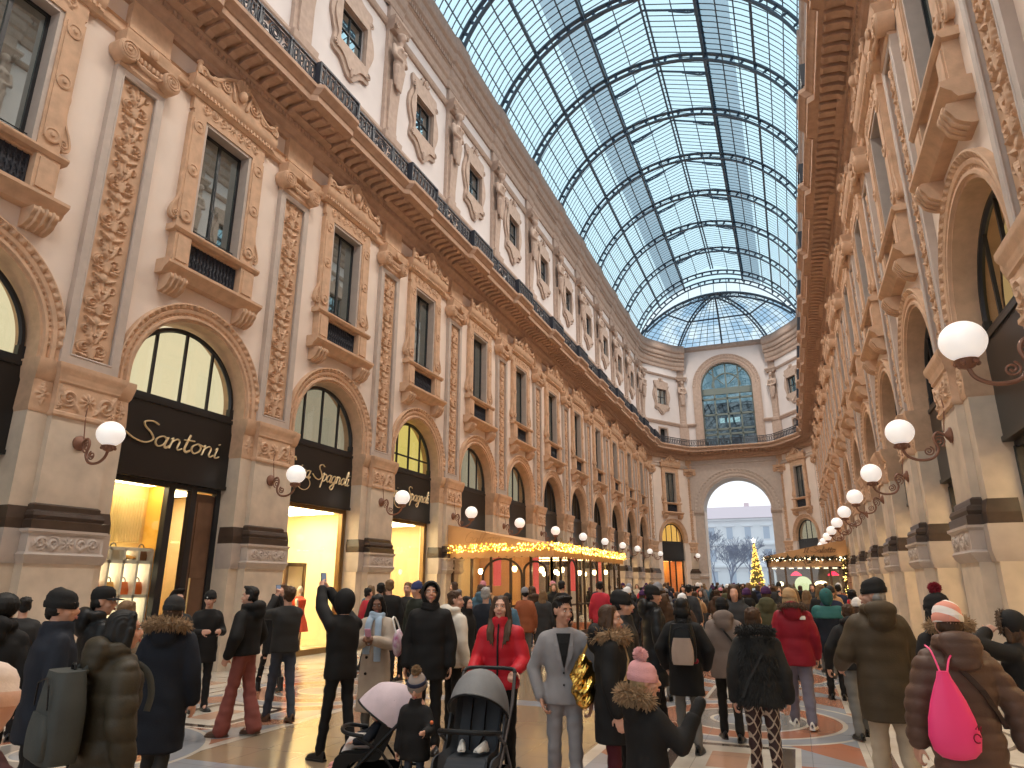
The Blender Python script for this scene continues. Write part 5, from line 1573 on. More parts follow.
FACE = True
def body_mesh(F, skin, voxel, hands=(None, None), legs=True):
    mb = MB(); k = F.k; H = F.H; hs = F.hs
    def hb(c, r):
        n0 = len(mb.v); mb.ball((0, 0, 0), np.array(r) * hs, 14, 10); mb.v[-1] = mb.v[-1] @ F.Rh.T + F.h(c)
    hb((0, -.014, .028), (.073, .092, .088)); hb((0, .016, -.028), (.061, .073, .084)); hb((0, .028, -.074), (.046, .050, .040)); hb((0, .060, -.100), (.021, .020, .016))
    mb.capsule(F.h((0, .084, .014)), F.h((0, .106, -.026)), .009 * hs, .014 * hs); hb((-.012, .094, -.030), (.010, .012, .009)); hb((.012, .094, -.030), (.010, .012, .009))
    mb.capsule(F.h((-.036, .074, .032)), F.h((.036, .074, .032)), .013 * hs, .013 * hs)
    for sg in (-1, 1):
        hb((sg * .038, .056, -.030), (.026, .026, .024)); hb((sg * .074, -.004, -.006), (.011, .022, .033)); hb((sg * .078, -.014, .010), (.010, .016, .018))
    mb.capsule(F.h((-.016, .088, -.062)), F.h((.016, .088, -.062)), .009 * hs, .009 * hs)
    mb.capsule(F.neck - V3(0, 0, .05 * k), F.h((0, -.012, -.05)), .060 * k, .052 * hs)
    L = F.Lf
    mb.ball((0, L(.73 * H), .73 * H), (.145 * k, .095 * k, .17 * k)); mb.ball((0, L(.60 * H), .60 * H), (.125 * k, .085 * k, .16 * k)); mb.ball((0, 0, .535 * H), (.14 * k, .095 * k, .11 * k))
    for i in (0, 1):
        mb.capsule((0, L(F.sh_z), F.sh_z - .04), F.shl[i] * V3(.8, 1, 1) - V3(0, 0, .03), .055 * k, .044 * k)
        mb.capsule(F.shl[i] * V3(.97, 1, 1) - V3(0, 0, .03), F.elb[i], .044 * k, .038 * k); mb.capsule(F.elb[i], F.wri[i], .041 * k, .027 * k)
        sg = -1 if i == 0 else 1
        hp = hands[i] or {}
        n = V3(*hp.get('n', (-sg, .2, 0))); n = V3(n[0], n[1], n[2])
        hand(mb, F.wri[i], V3(*hp['d']) if 'd' in hp else F.hd[i], n, hp.get('side', 1 if i == 0 else -1), hp.get('curl', .6), k * (1.0 if F.H > 1.3 else .92))
        if legs:
            mb.capsule(F.hip[i], F.knee[i], .075 * k, .052 * k); mb.capsule(F.knee[i], F.ank[i], .050 * k, .036 * k)
            mb.capsule(F.ank[i], F.ank[i] + V3(0, .10 * k, -.035 * k), .034 * k, .028 * k)
    return fuse(mb, 'body', skin, voxel, 1, .4)

def place_head(o, F):
    o.location = F.C; o.rotation_euler = (F.look[1], F.look[2], F.look[0]); o.scale = (F.hs,) * 3
_cache = {}
def head_mesh(key, fn, mats):
    if key not in _cache: _cache[key] = fn().mesh(key[0] if isinstance(key, tuple) else key, mats)
    return _cache[key]
def face_parts(root, F, hair, brow=True, lips=LIP):
    def ew():
        mb = MB(); mb.ball((0, 0, 0), (.0125, .0075, .0058), 10, 7); mb.ball((0, .0048, 0), (.0058, .0035, .0056), 8, 6, 1); return mb
    me = head_mesh('eye', ew, [EYEW, EYED])
    for sg in (-1, 1):
        o = put('eye', me, root); o.location = F.h((sg * .031, .0795, .007)); o.rotation_euler = (F.look[1], F.look[2], F.look[0]); o.scale = (F.hs,) * 3
        mb = MB(); mb.tube([(sg * .015, .0875, .027), (sg * .031, .0865, .031), (sg * .048, .077, .025)], .0034, 5)
        o = put('eyebrow', head_mesh(('eyebrow', sg, hair.name), lambda: mb, hair), root); place_head(o, F)
    mb = MB(); mb.tube([(-.024, .0905, -.063), (-.008, .0985, -.060), (0, .0985, -.0615), (.008, .0985, -.060), (.024, .0905, -.063)], [.003, .006, .0055, .006, .003], 6); mb.tube([(-.02, .0915, -.066), (0, .098, -.070), (.02, .0915, -.066)], [.003, .0065, .003], 6)
    o = put('lips', head_mesh(('lips', lips.name), lambda: mb, lips), root); place_head(o, F)

def hair_mesh(style, hm):
    key = ('hair', style, hm.name)
    if key in _cache: return _cache[key]
    mb = MB(); R = random.Random(5)
    hatted = style.endswith('_hat'); style = style.replace('_hat', '')
    if hatted: mb.ball((0, -.022, .036), (.074, .088, .074), 16, 10)
    else: mb.ball((0, -.024, .046), (.081, .092, .084), 16, 10)
    for sg in (-1, 1): mb.ball((sg * .062, -.03, -.01 if hatted else 0), (.022, .048, .045 if hatted else .055), 10, 8)
    mb.ball((0, -.068, -.02), (.060, .036, .06), 12, 8)
    if hatted and style in ('short', 'quiff', 'afro'): style = 'none'
    top = .0 if hatted else .09
    if style == 'quiff':
        for i in range(9): mb.capsule((-.05 + i * .0125, .03, .11), (-.052 + i * .013, .066, .118 + .012 * (i % 2)), .02, .010, 7, 3)
        mb.ball((0, .0, .10), (.068, .075, .036))
    if style == 'short':
        for i in range(60):
            d = unit((R.gauss(0, .8), R.gauss(-.2, .8), R.uniform(.35, 1.2))); q = V3(d[0] * .079, -.022 + d[1] * .090, .046 + d[2] * .082); mb.capsule(q * .97, q + V3(R.gauss(0, .010), R.gauss(.004, .010), .003), .012, .007, 6, 3)
    if style in ('long', 'longfront', 'bob'):
        for sg in (-1, 1): mb.ball((sg * .078, -.008, -.008), (.016, .034, .045), 10, 8)
    if style in ('long', 'longfront'):
        for sg in (-1, 1):
            mb.capsule((sg * (.05 if not hatted else .072), .03 if not hatted else .01, top), (sg * .078, .028 if not hatted else .01, -.01), .028, .026); mb.capsule((sg * .078, .020, .0), (sg * .092, .0, -.13), .032, .036)
            if style == 'longfront': 
                for q in (-.022, -.004, .016): mb.capsule((sg * (.088 + q), .01, -.12), (sg * (.092 + q), .09 + q * .5, -.25), .024, .019); mb.capsule((sg * (.092 + q), .09 + q * .5, -.25), (sg * (.082 + 1.6 * q), .118, -.36 + 1.6 * q), .019, .005)
        mb.ball((0, -.06, -.06), (.094, .062, .16)); mb.ball((0, -.08, -.20), (.10, .046, .13))
        for sg in (-1, 1): mb.ball((sg * .066, -.022, -.05), (.034, .052, .13), 12, 9)
        for i in range(7): mb.capsule((-.075 + i * .025, -.09, -.2), (-.08 + i * .027, -.095, -.34), .022, .012, 6, 3)
    if style == 'bob':
        for sg in (-1, 1): mb.capsule((sg * (.055 if not hatted else .074), .02 if not hatted else .0, top), (sg * .080, .0, -.07), .030, .034)
        mb.ball((0, -.06, -.05), (.09, .058, .10))
    if style == 'bun': mb.ball((0, -.11, .05), (.042, .04, .042))
    if style == 'afro': mb.ball((0, -.04, .04), (.12, .115, .11))
    me = fuse(mb, 'hair', hm, .008, 1)
    # strands: fine grooves
    n = len(me.vertices); co = np.empty(n * 3); me.vertices.foreach_get('co', co); co = co.reshape(-1, 3)
    g = .0022 * np.sin(co[:, 0] * 420 + 3 * np.sin(co[:, 2] * 30)); no = np.empty(n * 3); me.vertices.foreach_get('normal', no)
    co += no.reshape(-1, 3) * g[:, None]; me.vertices.foreach_set('co', co.ravel()); me.update()
    _cache[key] = me
    return me

def hat_parts(root, F, kind, m, m2=None, pom=None, low=.0):
    """beanie, cap or wool hat; returns the hat object"""
    m2 = m2 or m
    def bn():
        mb = MB(); a = np.linspace(0, 2 * PI, 40, endpoint=False); rows = []
        for z, r in ((.012, .098), (.03, .101), (.055, .100), (.062, .094), (.09, .092), (.118, .078), (.138, .052), (.148, .02)):
            rib = 1 + (.018 * np.cos(a * 20) if z < .06 else .008 * np.cos(a * 20))
            rows.append(np.stack([r * .92 * np.cos(a) * rib, r * 1.08 * np.sin(a) * rib - .012, np.full(40, z - low) - .010 * np.sin(a)], 1))
        mb.grid(np.array(rows), cv=True, capu=True)
        n = 40 * 2; mb.m = [1 if i < n else 0 for i in range(len(mb.m))]
        return mb
    def cap():
        mb = MB(); a = np.linspace(0, 2 * PI, 28, endpoint=False); rows = []
        for z, r in ((.022, .092), (.06, .095), (.10, .086), (.128, .058), (.138, .01)):
            rows.append(np.stack([r * .93 * np.cos(a), r * 1.07 * np.sin(a) - .010, np.full(28, z)], 1))
        mb.grid(np.array(rows), cv=True, capu=True)
        b = np.linspace(.12 * PI, .88 * PI, 15); br = []
        for t, dz in ((0, .004), (.35, .002), (.75, -.006), (1, -.012), (1.0, -.018), (0, -.006)):
            br.append([(.086 * math.cos(x), .085 * math.sin(x) * 1.07 - .01 + t * .085 * math.sin(x), .028 + dz) for x in b])
        mb.grid(np.array(br), cu=True); return mb
    fn = cap if kind == 'cap' else bn
    o = put('cap' if kind == 'cap' else 'beanie', head_mesh(('hat', kind, m.name, m2.name, low), fn, [m, m2]), root); place_head(o, F)
    if pom:
        def pm():
            R = random.Random(2); mb = MB(); mb.ball((0, 0, 0), .035, 10, 8)
            for i in range(420):
                d = unit((R.gauss(0, 1), R.gauss(0, 1), R.gauss(0, 1))); mb.capsule(d * .025, d * (.046 + R.uniform(0, .012)), .005, .002, 4, 2)
            return mb
        q = put('pompom', head_mesh(('pompom', pom.name), pm, pom), o); q.location = (0, -.02, .182 - low)
    return o

def fur_arc(path, r, m, n, seed=1, ln=.035):
    R = random.Random(seed); mb = MB(); P_ = spline(path, 8)
    mb.tube(P_, r * .9, 8)
    for i in range(int(n * 2.2)):
        c = P_[R.randrange(len(P_))]; d = unit((R.gauss(0, 1), R.gauss(0, 1), R.gauss(0, 1)))
        d2 = unit(d + V3(0, 0, -.35)); mb.capsule(c + d * r * .6, c + d * r * .9 + d2 * ln * R.uniform(.25, .8), .006, .0015, 4, 2)
    return mb

def torso_rings(F, hem, g=1.0, flare=0., waist=0.0):
    H, k = F.H, F.k; w = F.wide
    rings = [(hem, .178 * g + flare, .135 * g + flare * .8)]
    for z, rx, ry in ((.53, .178, .135), (.625, .166 - waist, .122 - waist * .6), (.72, .184, .130), (.785, .184, .118), (.822, .135, .094), (.850, .085, .080)):
        if z * H > hem + .04: rings.append((z * H, rx * g * (w if z < .84 else 1), ry * g))
    sc = F.sh_z / (.815 * H)
    return [(z * (sc if z > .6 * H else 1), rx * k, ry * k) for z, rx, ry in rings]
def torso_at(F, rings, z):
    zs = [q[0] for q in rings]
    return np.interp(z, zs, [q[1] for q in rings]), np.interp(z, zs, [q[2] for q in rings])

def coat_mesh(F, m, hem=.5, g=1.0, flare=0., waist=0., sleeve=(.072, .062, .050), quilt=None, hood=None, collar=.0, voxel=.014, wr=.004, name='coat', cuff=.93, extra=None):
    k = F.k; rings = torso_rings(F, hem * F.H, g, flare, waist)
    mb = MB(); a = np.linspace(0, 2 * PI, 28, endpoint=False); c, s = np.cos(a), np.sin(a)
    pc = np.sign(c) * np.abs(c) ** .85; ps = np.sign(s) * np.abs(s) ** .85
    zz = np.concatenate([np.linspace(rings[i][0], rings[i + 1][0], 4, endpoint=False) for i in range(len(rings) - 1)] + [[rings[-1][0]]])
    mb.grid(np.array([np.stack([torso_at(F, rings, z)[0] * pc, torso_at(F, rings, z)[1] * ps + F.Lf(z), np.full(28, z)], 1) for z in zz]), cv=True, capu=True)
    for i in (0, 1):
        mb.capsule(F.shl[i] * V3(.90, 1, 1) + V3(0, 0, -.045 * k), F.elb[i], sleeve[0] * k, sleeve[1] * k, 14, 5); mb.capsule((0, F.shl[i][1], F.sh_z + .0), F.shl[i] * V3(.86, 1, 1) + V3(0, 0, -.025 * k), .075 * k, .062 * k * g, 12, 4); mb.capsule(F.elb[i], F.elb[i] + (F.wri[i] - F.elb[i]) * cuff, sleeve[1] * k, sleeve[2] * k, 14, 5)
    z = F.neck[2] + .02; y = F.neck[1]
    if collar:
        for t in np.linspace(0, 2 * PI, 15)[:-1]:
            mb.capsule((.085 * k * math.cos(t), y + .01 + .085 * k * math.sin(t), z - .01), (.078 * k * math.cos(t), y + .02 + .080 * k * math.sin(t), z + collar), .026 * k, .022 * k, 8, 3)
    if hood == 'down':
        mb.ball((0, y - .115 * k, z + .03), (.135 * k, .075 * k, .085 * k), 16, 10); mb.ball((0, y - .13 * k, z - .04), (.115 * k, .06 * k, .10 * k), 14, 8)
        for sg in (-1, 1): mb.ball((sg * .085 * k, y - .03 * k, z + .03), (.055 * k, .085 * k, .05 * k), 12, 8)
    if extra: extra(mb)
    rr = random.Random(int(F.H * 1000) + int(hem * 100)); ph = [rr.uniform(0, 6) for _ in range(6)]
    def post(co, no, me):
        x, y_, z_ = co.T
        d = wr * (np.sin(17 * x + 9 * z_ + ph[0]) * np.sin(13 * y_ + 21 * z_ + ph[1]) + .7 * np.sin(31 * z_ + 12 * x + 8 * y_ + ph[2]) * np.sin(9 * x - 14 * z_ + ph[3]))
        if quilt:
            amp, pitch = quilt
            d = d + amp * (np.abs(np.sin(PI * (z_ + .25 * np.abs(y_) * 0) / pitch)) ** .55 - .6)
        return co + no * d[:, None]
    return fuse(mb, name, m, voxel, 3, .5, post)

def trousers_mesh(F, m, r=(.088, .064, .054), voxel=.016, name='trousers'):
    mb = MB(); k = F.k
    mb.ball((0, 0, .535 * F.H), (.158 * k * F.wide, .112 * k, .115 * k), 16, 10)
    for i in (0, 1):
        mb.capsule(F.hip[i], F.knee[i], r[0] * k, r[1] * k, 14, 5); mb.capsule(F.knee[i], F.ank[i] + V3(0, 0, .01), r[1] * k, r[2] * k, 14, 5)
    ph = random.Random(int(F.H * 997)).uniform(0, 6)
    def post(co, no, me):
        x, y, z = co.T
        return co + no * (.004 * np.sin(60 * z + 14 * x + ph) * np.sin(20 * y + 9 * z) + .003 * np.sin(33 * z - 25 * y))[:, None]
    return fuse(mb, name, m, voxel, 2, .5, post)

def shoe_pair(root, F, m, boot=0.0, yaw=(.15, -.15), sole=None):
    k = F.k
    def sh():
        mb = MB(); rows = []
        for y, w, h in ((-.085, .030, .06), (-.075, .062, .085), (-.03, .072, .095), (.03, .078, .080), (.09, .092, .062), (.14, .090, .050), (.175, .060, .034), (.188, .02, .02)):
            rows.append([(w * .5 * math.cos(a), y, .012 + max(0, h * math.sin(a))) for a in np.linspace(0, PI, 11)])
        mb.grid(np.array(rows)); 
        so = [[(w * .54 * sg, y, z) for sg, z in ((-1, 0), (1, 0), (1, .022), (-1, .022))] for y, w in ((-.092, .05), (-.03, .078), (.04, .088), (.12, .104), (.17, .08), (.195, .03))]
        mb.grid(np.array(so), cv=True, m=1, smooth=False, capu=True)
        if boot: mb.lathe([(.048, .05), (.046, .12), (.052, .12 + boot)], 14, (0, -.025, 0))
        return mb
    me = head_mesh(('shoe', m.name, boot, (sole or m).name), sh, [m, sole or m])
    for i in (0, 1):
        lift = F.ank[i][2] - .075 * k
        o = put('shoe', me, root, (F.ank[i][0], F.ank[i][1], max(0, lift)), (-2.2 * lift, 0, yaw[i]), (k,) * 3)

def hood_up(root, F, m, fur=None, open_=1.0, deep=.0):
    """shell round the head open to the face"""
    mb = MB(); rows = []
    fwd = np.array((0, 1, -.05)); fwd /= np.linalg.norm(fwd); up = np.array((0, .05, 1.0)); rt = np.array((1.0, 0, 0))
    def pt(a, b, k):
        d = fwd * math.cos(a) + math.sin(a) * (rt * math.cos(b) + up * math.sin(b))
        low = 1.0 + (.12 + .42 * max(0, .25 - d[1])) * max(0, -d[2])
        return V3(d[0] * .112 * k, d[1] * (.128 + deep) * k - .006, d[2] * .138 * k * low + .014)
    A0 = .92 * open_
    for k, aa in ((.90, np.linspace(A0, PI - .02, 10)), (1.0, np.linspace(PI - .02, A0, 14))):
        for a in aa: rows.append([pt(a, b, k) for b in np.linspace(0, 2 * PI, 29)[:-1]])
    mb.grid(np.array(rows), cv=True, cu=True)
    o = put('hood', mb.mesh('hood', m), root); place_head(o, F)
    if fur:
        b = [pt(A0 + .02, x, 1.0) for x in np.linspace(-.2 * PI, 1.2 * PI, 16)]
        q = put('fur_trim', fur_arc(b, .022, fur, 260, 3, .04).mesh('fur_trim', fur), o)
    # neck piece
    return o

def fur_collar(root, F, fur, n=420, r=.045, back=True, seed=2, ln=.05, w=1.0):
    z = F.neck[2] + .035; y = F.neck[1]; k = F.k
    if back: path = [(.15 * k * w * math.cos(t), y - .03 * k + .15 * k * math.sin(t), z + .035 * (-math.sin(t)) + .01) for t in np.linspace(-.06 * PI, -.94 * PI, 10)]
    else: path = [(.135 * k * math.cos(t), y + .01 + .125 * k * math.sin(t), z - .01) for t in np.linspace(0, 2 * PI, 17)]
    return put('fur_trim', fur_arc(path, r * k, fur, n, seed, ln).mesh('fur_trim', fur), coat_of(root))

def coat_of(root):
    for c in root.children:
        if c.name.split('.')[0] in ('coat', 'blazer'): return c
    return root

def front_strip(root, F, hem, g, rows, m, name, off=.012, sign=1, flare=0., waist=0.):
    """thin piece of cloth lying on the front (or back) of a garment: rows = [(z, x0, x1)]"""
    rings = torso_rings(F, hem * F.H, g, flare, waist); P_ = []
    for z, x0, x1 in rows:
        rx, ry = torso_at(F, rings, z); row = []
        for x in np.linspace(x0, x1, 5):
            q = max(0.05, 1 - min(1, abs(x) / rx) ** 2.35) ** (1 / 2.35)
            row.append((x, F.Lf(z) + sign * (ry * q + off * F.k), z))
        P_.append(row + [(p[0], p[1] - sign * .012, p[2]) for p in row[::-1]])
    mb = MB(); mb.grid(np.array(P_), cv=True, smooth=False, capu=True)
    return mb.build(name, m, coat_of(root))

def scarf(root, F, m, ends=(.34, .30)):
    mb = MB(); k = F.k; z = F.neck[2] + .01; y = F.neck[1] + .01
    for dz, r in ((0, .085), (.035, .080)):
        mb.tube([(r * k * math.cos(t), y + .01 + r * k * math.sin(t), z + dz + .012 * math.sin(2 * t)) for t in np.linspace(0, 2 * PI, 17)[:-1]], .030 * k, 8, closed=True)
    for x, L in zip((-.045, .05), ends):
        if L: mb.tube(spline([(x, y + .09 * k, z), (x * 1.3, y + .15 * k, z - .1), (x * 1.5, y + .165 * k, z - L)], 6), [.048] * 12 + [.052], 8, flat=.3, up=(0, 1, 0))
    me = fuse(mb, 'scarf', m, .009, 2); return put('scarf', me, root)

def local(root, p):
    """figure coordinates to the place"""
    a = root.rotation_euler[2]; c, s = math.cos(a), math.sin(a)
    return (root.location[0] + c * p[0] - s * p[1], root.location[1] + s * p[0] + c * p[1], p[2])

def person(label, X, Y, H, yaw, coat=None, trousers=None, shoes=SHOEB, skin=SKIN, hair=None, hat=None, face=True, voxel=.014, fig=None, hands=(None, None), boot=0., group=None, sole=None):
    F = Fig(H, **(fig or {}))
    root = empty('person', (X, Y, 0), yaw, label=label, cat='person', group=group)
    put('body', body_mesh(F, skin, voxel, hands), root)
    if face: face_parts(root, F, HAIRS[hair[1]] if hair else HAIRS['brown'])
    if hair: o = put('hair', hair_mesh(hair[0] + ('_hat' if hat else ''), HAIRS[hair[1]]), root); place_head(o, F)
    if hat: hat_parts(root, F, **hat)
    if trousers: put('trousers', trousers_mesh(F, trousers[0], *( [trousers[1]] if len(trousers) > 1 else [])), root)
    if shoes: shoe_pair(root, F, shoes, boot, sole=sole)
    if coat:
        c = dict(coat); m = c.pop('m'); put(c.get('name', 'coat'), coat_mesh(F, m, **c), root)
    return root, F

def phone(p, rot, m, label):
    mb = MB(); mb.grid(np.array([[(x, y, z) for x, y in ((-.036, -.075), (.036, -.075), (.036, .075), (-.036, .075))] for z in (-.004, .004)]), cv=True, smooth=False, capu=True)
    o = empty('phone', p, 0, label=label, cat='phone'); o.rotation_euler = rot
    mb.build('case', m, o); mb = MB(); mb.box(-.033, .033, -.071, .071, .004, .0048); mb.build('screen', mat('phone_screen', (.05, .06, .08), .1, emit=(.6, .7, .9), estr=.25), o)
    return o
def backpack(root, F, ry, m, label, w=.15, h=.42, d=.075, z=.70, pocket=None, patch=None, strap=True):
    o = empty('backpack', local(root, (0, F.Lf(z * F.H) - ry - d * .9, z * F.H)), root.rotation_euler[2], label=label, cat='backpack')
    def shape(w, h, d, y0, z0, n=22):
        a = np.linspace(0, 2 * PI, n, endpoint=False); mb = MB(); rows = []
        for f in np.linspace(0, 1, 9):
            e = 1 - .25 * max(0, f - .55) ** 1.2 / .4 - .10 * max(0, .15 - f) / .15; q = np.sign(np.cos(a)) * np.abs(np.cos(a)) ** .6; r = np.sign(np.sin(a)) * np.abs(np.sin(a)) ** .6
            rows.append(np.stack([w * e * q, y0 + d * e * r, np.full(n, z0 - h / 2 + h * f)], 1))
        mb.grid(np.array(rows), cv=True, capu=True); return mb
    b = shape(w, h, d, 0, 0); b.build('bag_body', m, o)
    if pocket: shape(w * .8, h * .48, d * .45, -d * .82, -h * .2).build('pocket', pocket, o)
    mb = MB(); mb.tube([(-w * .7, -d * 1.02, h * .1), (-w * .55, -d * 1.06, h * .36), (0, -d * .95, h * .43), (w * .55, -d * 1.06, h * .36), (w * .7, -d * 1.02, h * .1)], .005, 5); mb.build('zip', BLKN, o)
    mb = MB(); mb.tube(spline([(-.03, d * .3, h * .5), (-.02, d * .3, h * .56), (.02, d * .3, h * .56), (.03, d * .3, h * .5)], 5), .008, 6); mb.build('carry_handle', BLKN, o)
    if strap:
        for sg in (-1, 1):
            mb = MB(); mb.tube(spline([(sg * .06, d * .6, h * .46), (sg * .075, d * 1.2, .255), (sg * .085, d + ry, .268), (sg * .095, d + 1.75 * ry, .20), (sg * .105, d + 2.0 * ry, .08), (sg * .115, d + 1.9 * ry, -.02)], 6), .020, 6, flat=.35, up=(1, 0, 0)); mb.build('strap', m, o)
    return o

def stroller(x, y, yaw, cano, seat, frame, label, canopy_back=0.0, sc=1.0):
    """front faces +y"""
    CF = 148 + canopy_back
    o = empty('stroller', (x, y, 0), yaw, label=label, cat='stroller'); o.scale = (sc, sc, sc)
    mb = MB()
    for sg in (-1, 1):
        mb.tube([(sg * .25, .42, .12), (sg * .25, .05, .48), (sg * .25, -.28, .80), (sg * .24, -.42, 1.02)], .016, 8)
        mb.tube([(sg * .26, -.34, .12), (sg * .25, -.05, .50), (sg * .25, .18, .62)], .014, 8)
    mb.tube([(-.25, .40, .14), (.25, .40, .14)], .012, 6); mb.tube([(-.26, -.34, .14), (.26, -.34, .14)], .012, 6)
    mb.build('frame', frame, o)
    mb = MB(); mb.tube(spline([(-.24, -.42, 1.02), (-.2, -.46, 1.05), (0, -.47, 1.055), (.2, -.46, 1.05), (.24, -.42, 1.02)], 5), .018, 8); mb.build('handle', BLKN, o)
    for sx, yy in ((-.25, .42), (.25, .42), (-.28, -.36), (.28, -.36)):
        w = MB(); a = np.linspace(0, 2 * PI, 21)[:-1]; R = .105 if yy > 0 else .125
        w.tube([(sx, yy + R * math.cos(t), .125 + R * math.sin(t) - (.125 - R) + .015) for t in a], .018, 7, closed=True); w.lathe([(.03, -.02), (.035, 0), (.03, .02)], 10, (sx, yy, R + .015), 'x')
        for q in range(5): w.tube([(sx, yy, R + .015), (sx, yy + R * math.cos(q * 1.257), R + .015 + R * math.sin(q * 1.257))], .007, 4)
        w.build('wheel', BLKN, o)
    mb = MB()   # seat shell: back, base and footrest
    prof = spline([(-.22, .90), (-.17, .76), (-.07, .55), (.0, .46), (.16, .46), (.27, .44), (.31, .32), (.36, .20)], 5); rows = []
    for p in prof: rows.append([(-.20, p[0] + .06, p[1] + .045), (-.16, p[0], p[1]), (.16, p[0], p[1]), (.20, p[0] + .06, p[1] + .045), (.20, p[0] + .02, p[1] - .02), (-.20, p[0] + .02, p[1] - .02)])
    mb.grid(np.array(rows), cv=True, capu=True); mb.build('seat', seat, o)
    for sg in (-1, 1):
        mb = MB(); mb.tube([(sg * .06, -.14, .84), (sg * .06, -.045, .57), (sg * .035, .05, .49)], .020, 6, flat=.3, up=(1, 0, 0)); mb.build('harness_strap', BLKN, o)
        mb = MB(); mb.grid(np.array([[(sg * .245, p[0] - .02, p[1] - .05), (sg * .245, p[0] + .10, p[1] + .02), (sg * .23, p[0] + .10, p[1] + .02), (sg * .23, p[0] - .02, p[1] - .05)] for p in prof[6::2]]), cv=True, capu=True); mb.build('side_panel', seat, o)
    mb = MB(); mb.tube(spline([(-.25, .12, .63), (-.2, .30, .66), (0, .35, .67), (.2, .30, .66), (.25, .12, .63)], 5), .020, 8); mb.build('bumper_bar', BLKN, o)
    mb = MB(); mb.box(-.22, .22, -.25, .2, .2, .22); mb.box(-.22, .22, -.25, -.23, .2, .32); mb.box(-.22, .22, .18, .2, .2, .32); mb.box(-.23, -.21, -.25, .2, .2, .32); mb.box(.21, .23, -.25, .2, .2, .32); mb.build('basket', BLKN, o)
    # canopy: quarter-sphere of gathered panels
    rows = []
    for kk, rng_ in ((1.0, np.linspace(0, 1, 26)), (.955, np.linspace(1, 0, 20))):
        for f in rng_:
            t = math.radians(-20 + (CF + 20) * f); pinch = 1 - .035 * abs(math.sin(PI * 4 * f)) if kk == 1 else 1
            rows.append([(.255 * kk * math.cos(b), -.10 - .36 * kk * pinch * math.sin(b) * math.cos(t), .72 + .38 * kk * pinch * math.sin(b) * math.sin(t)) for b in np.linspace(.02, PI - .02, 21)])
    mb = MB(); mb.grid(np.array(rows), cu=True); mb.build('canopy', cano, o)
    mb = MB(); f = 1.0; t = math.radians(CF)
    mb.tube([(.257 * math.cos(b), -.10 - .362 * math.sin(b) * math.cos(t), .72 + .382 * math.sin(b) * math.sin(t)) for b in np.linspace(.02, PI - .02, 21)], .010, 6); mb.build('canopy_hoop', BLKN, o)
    return o

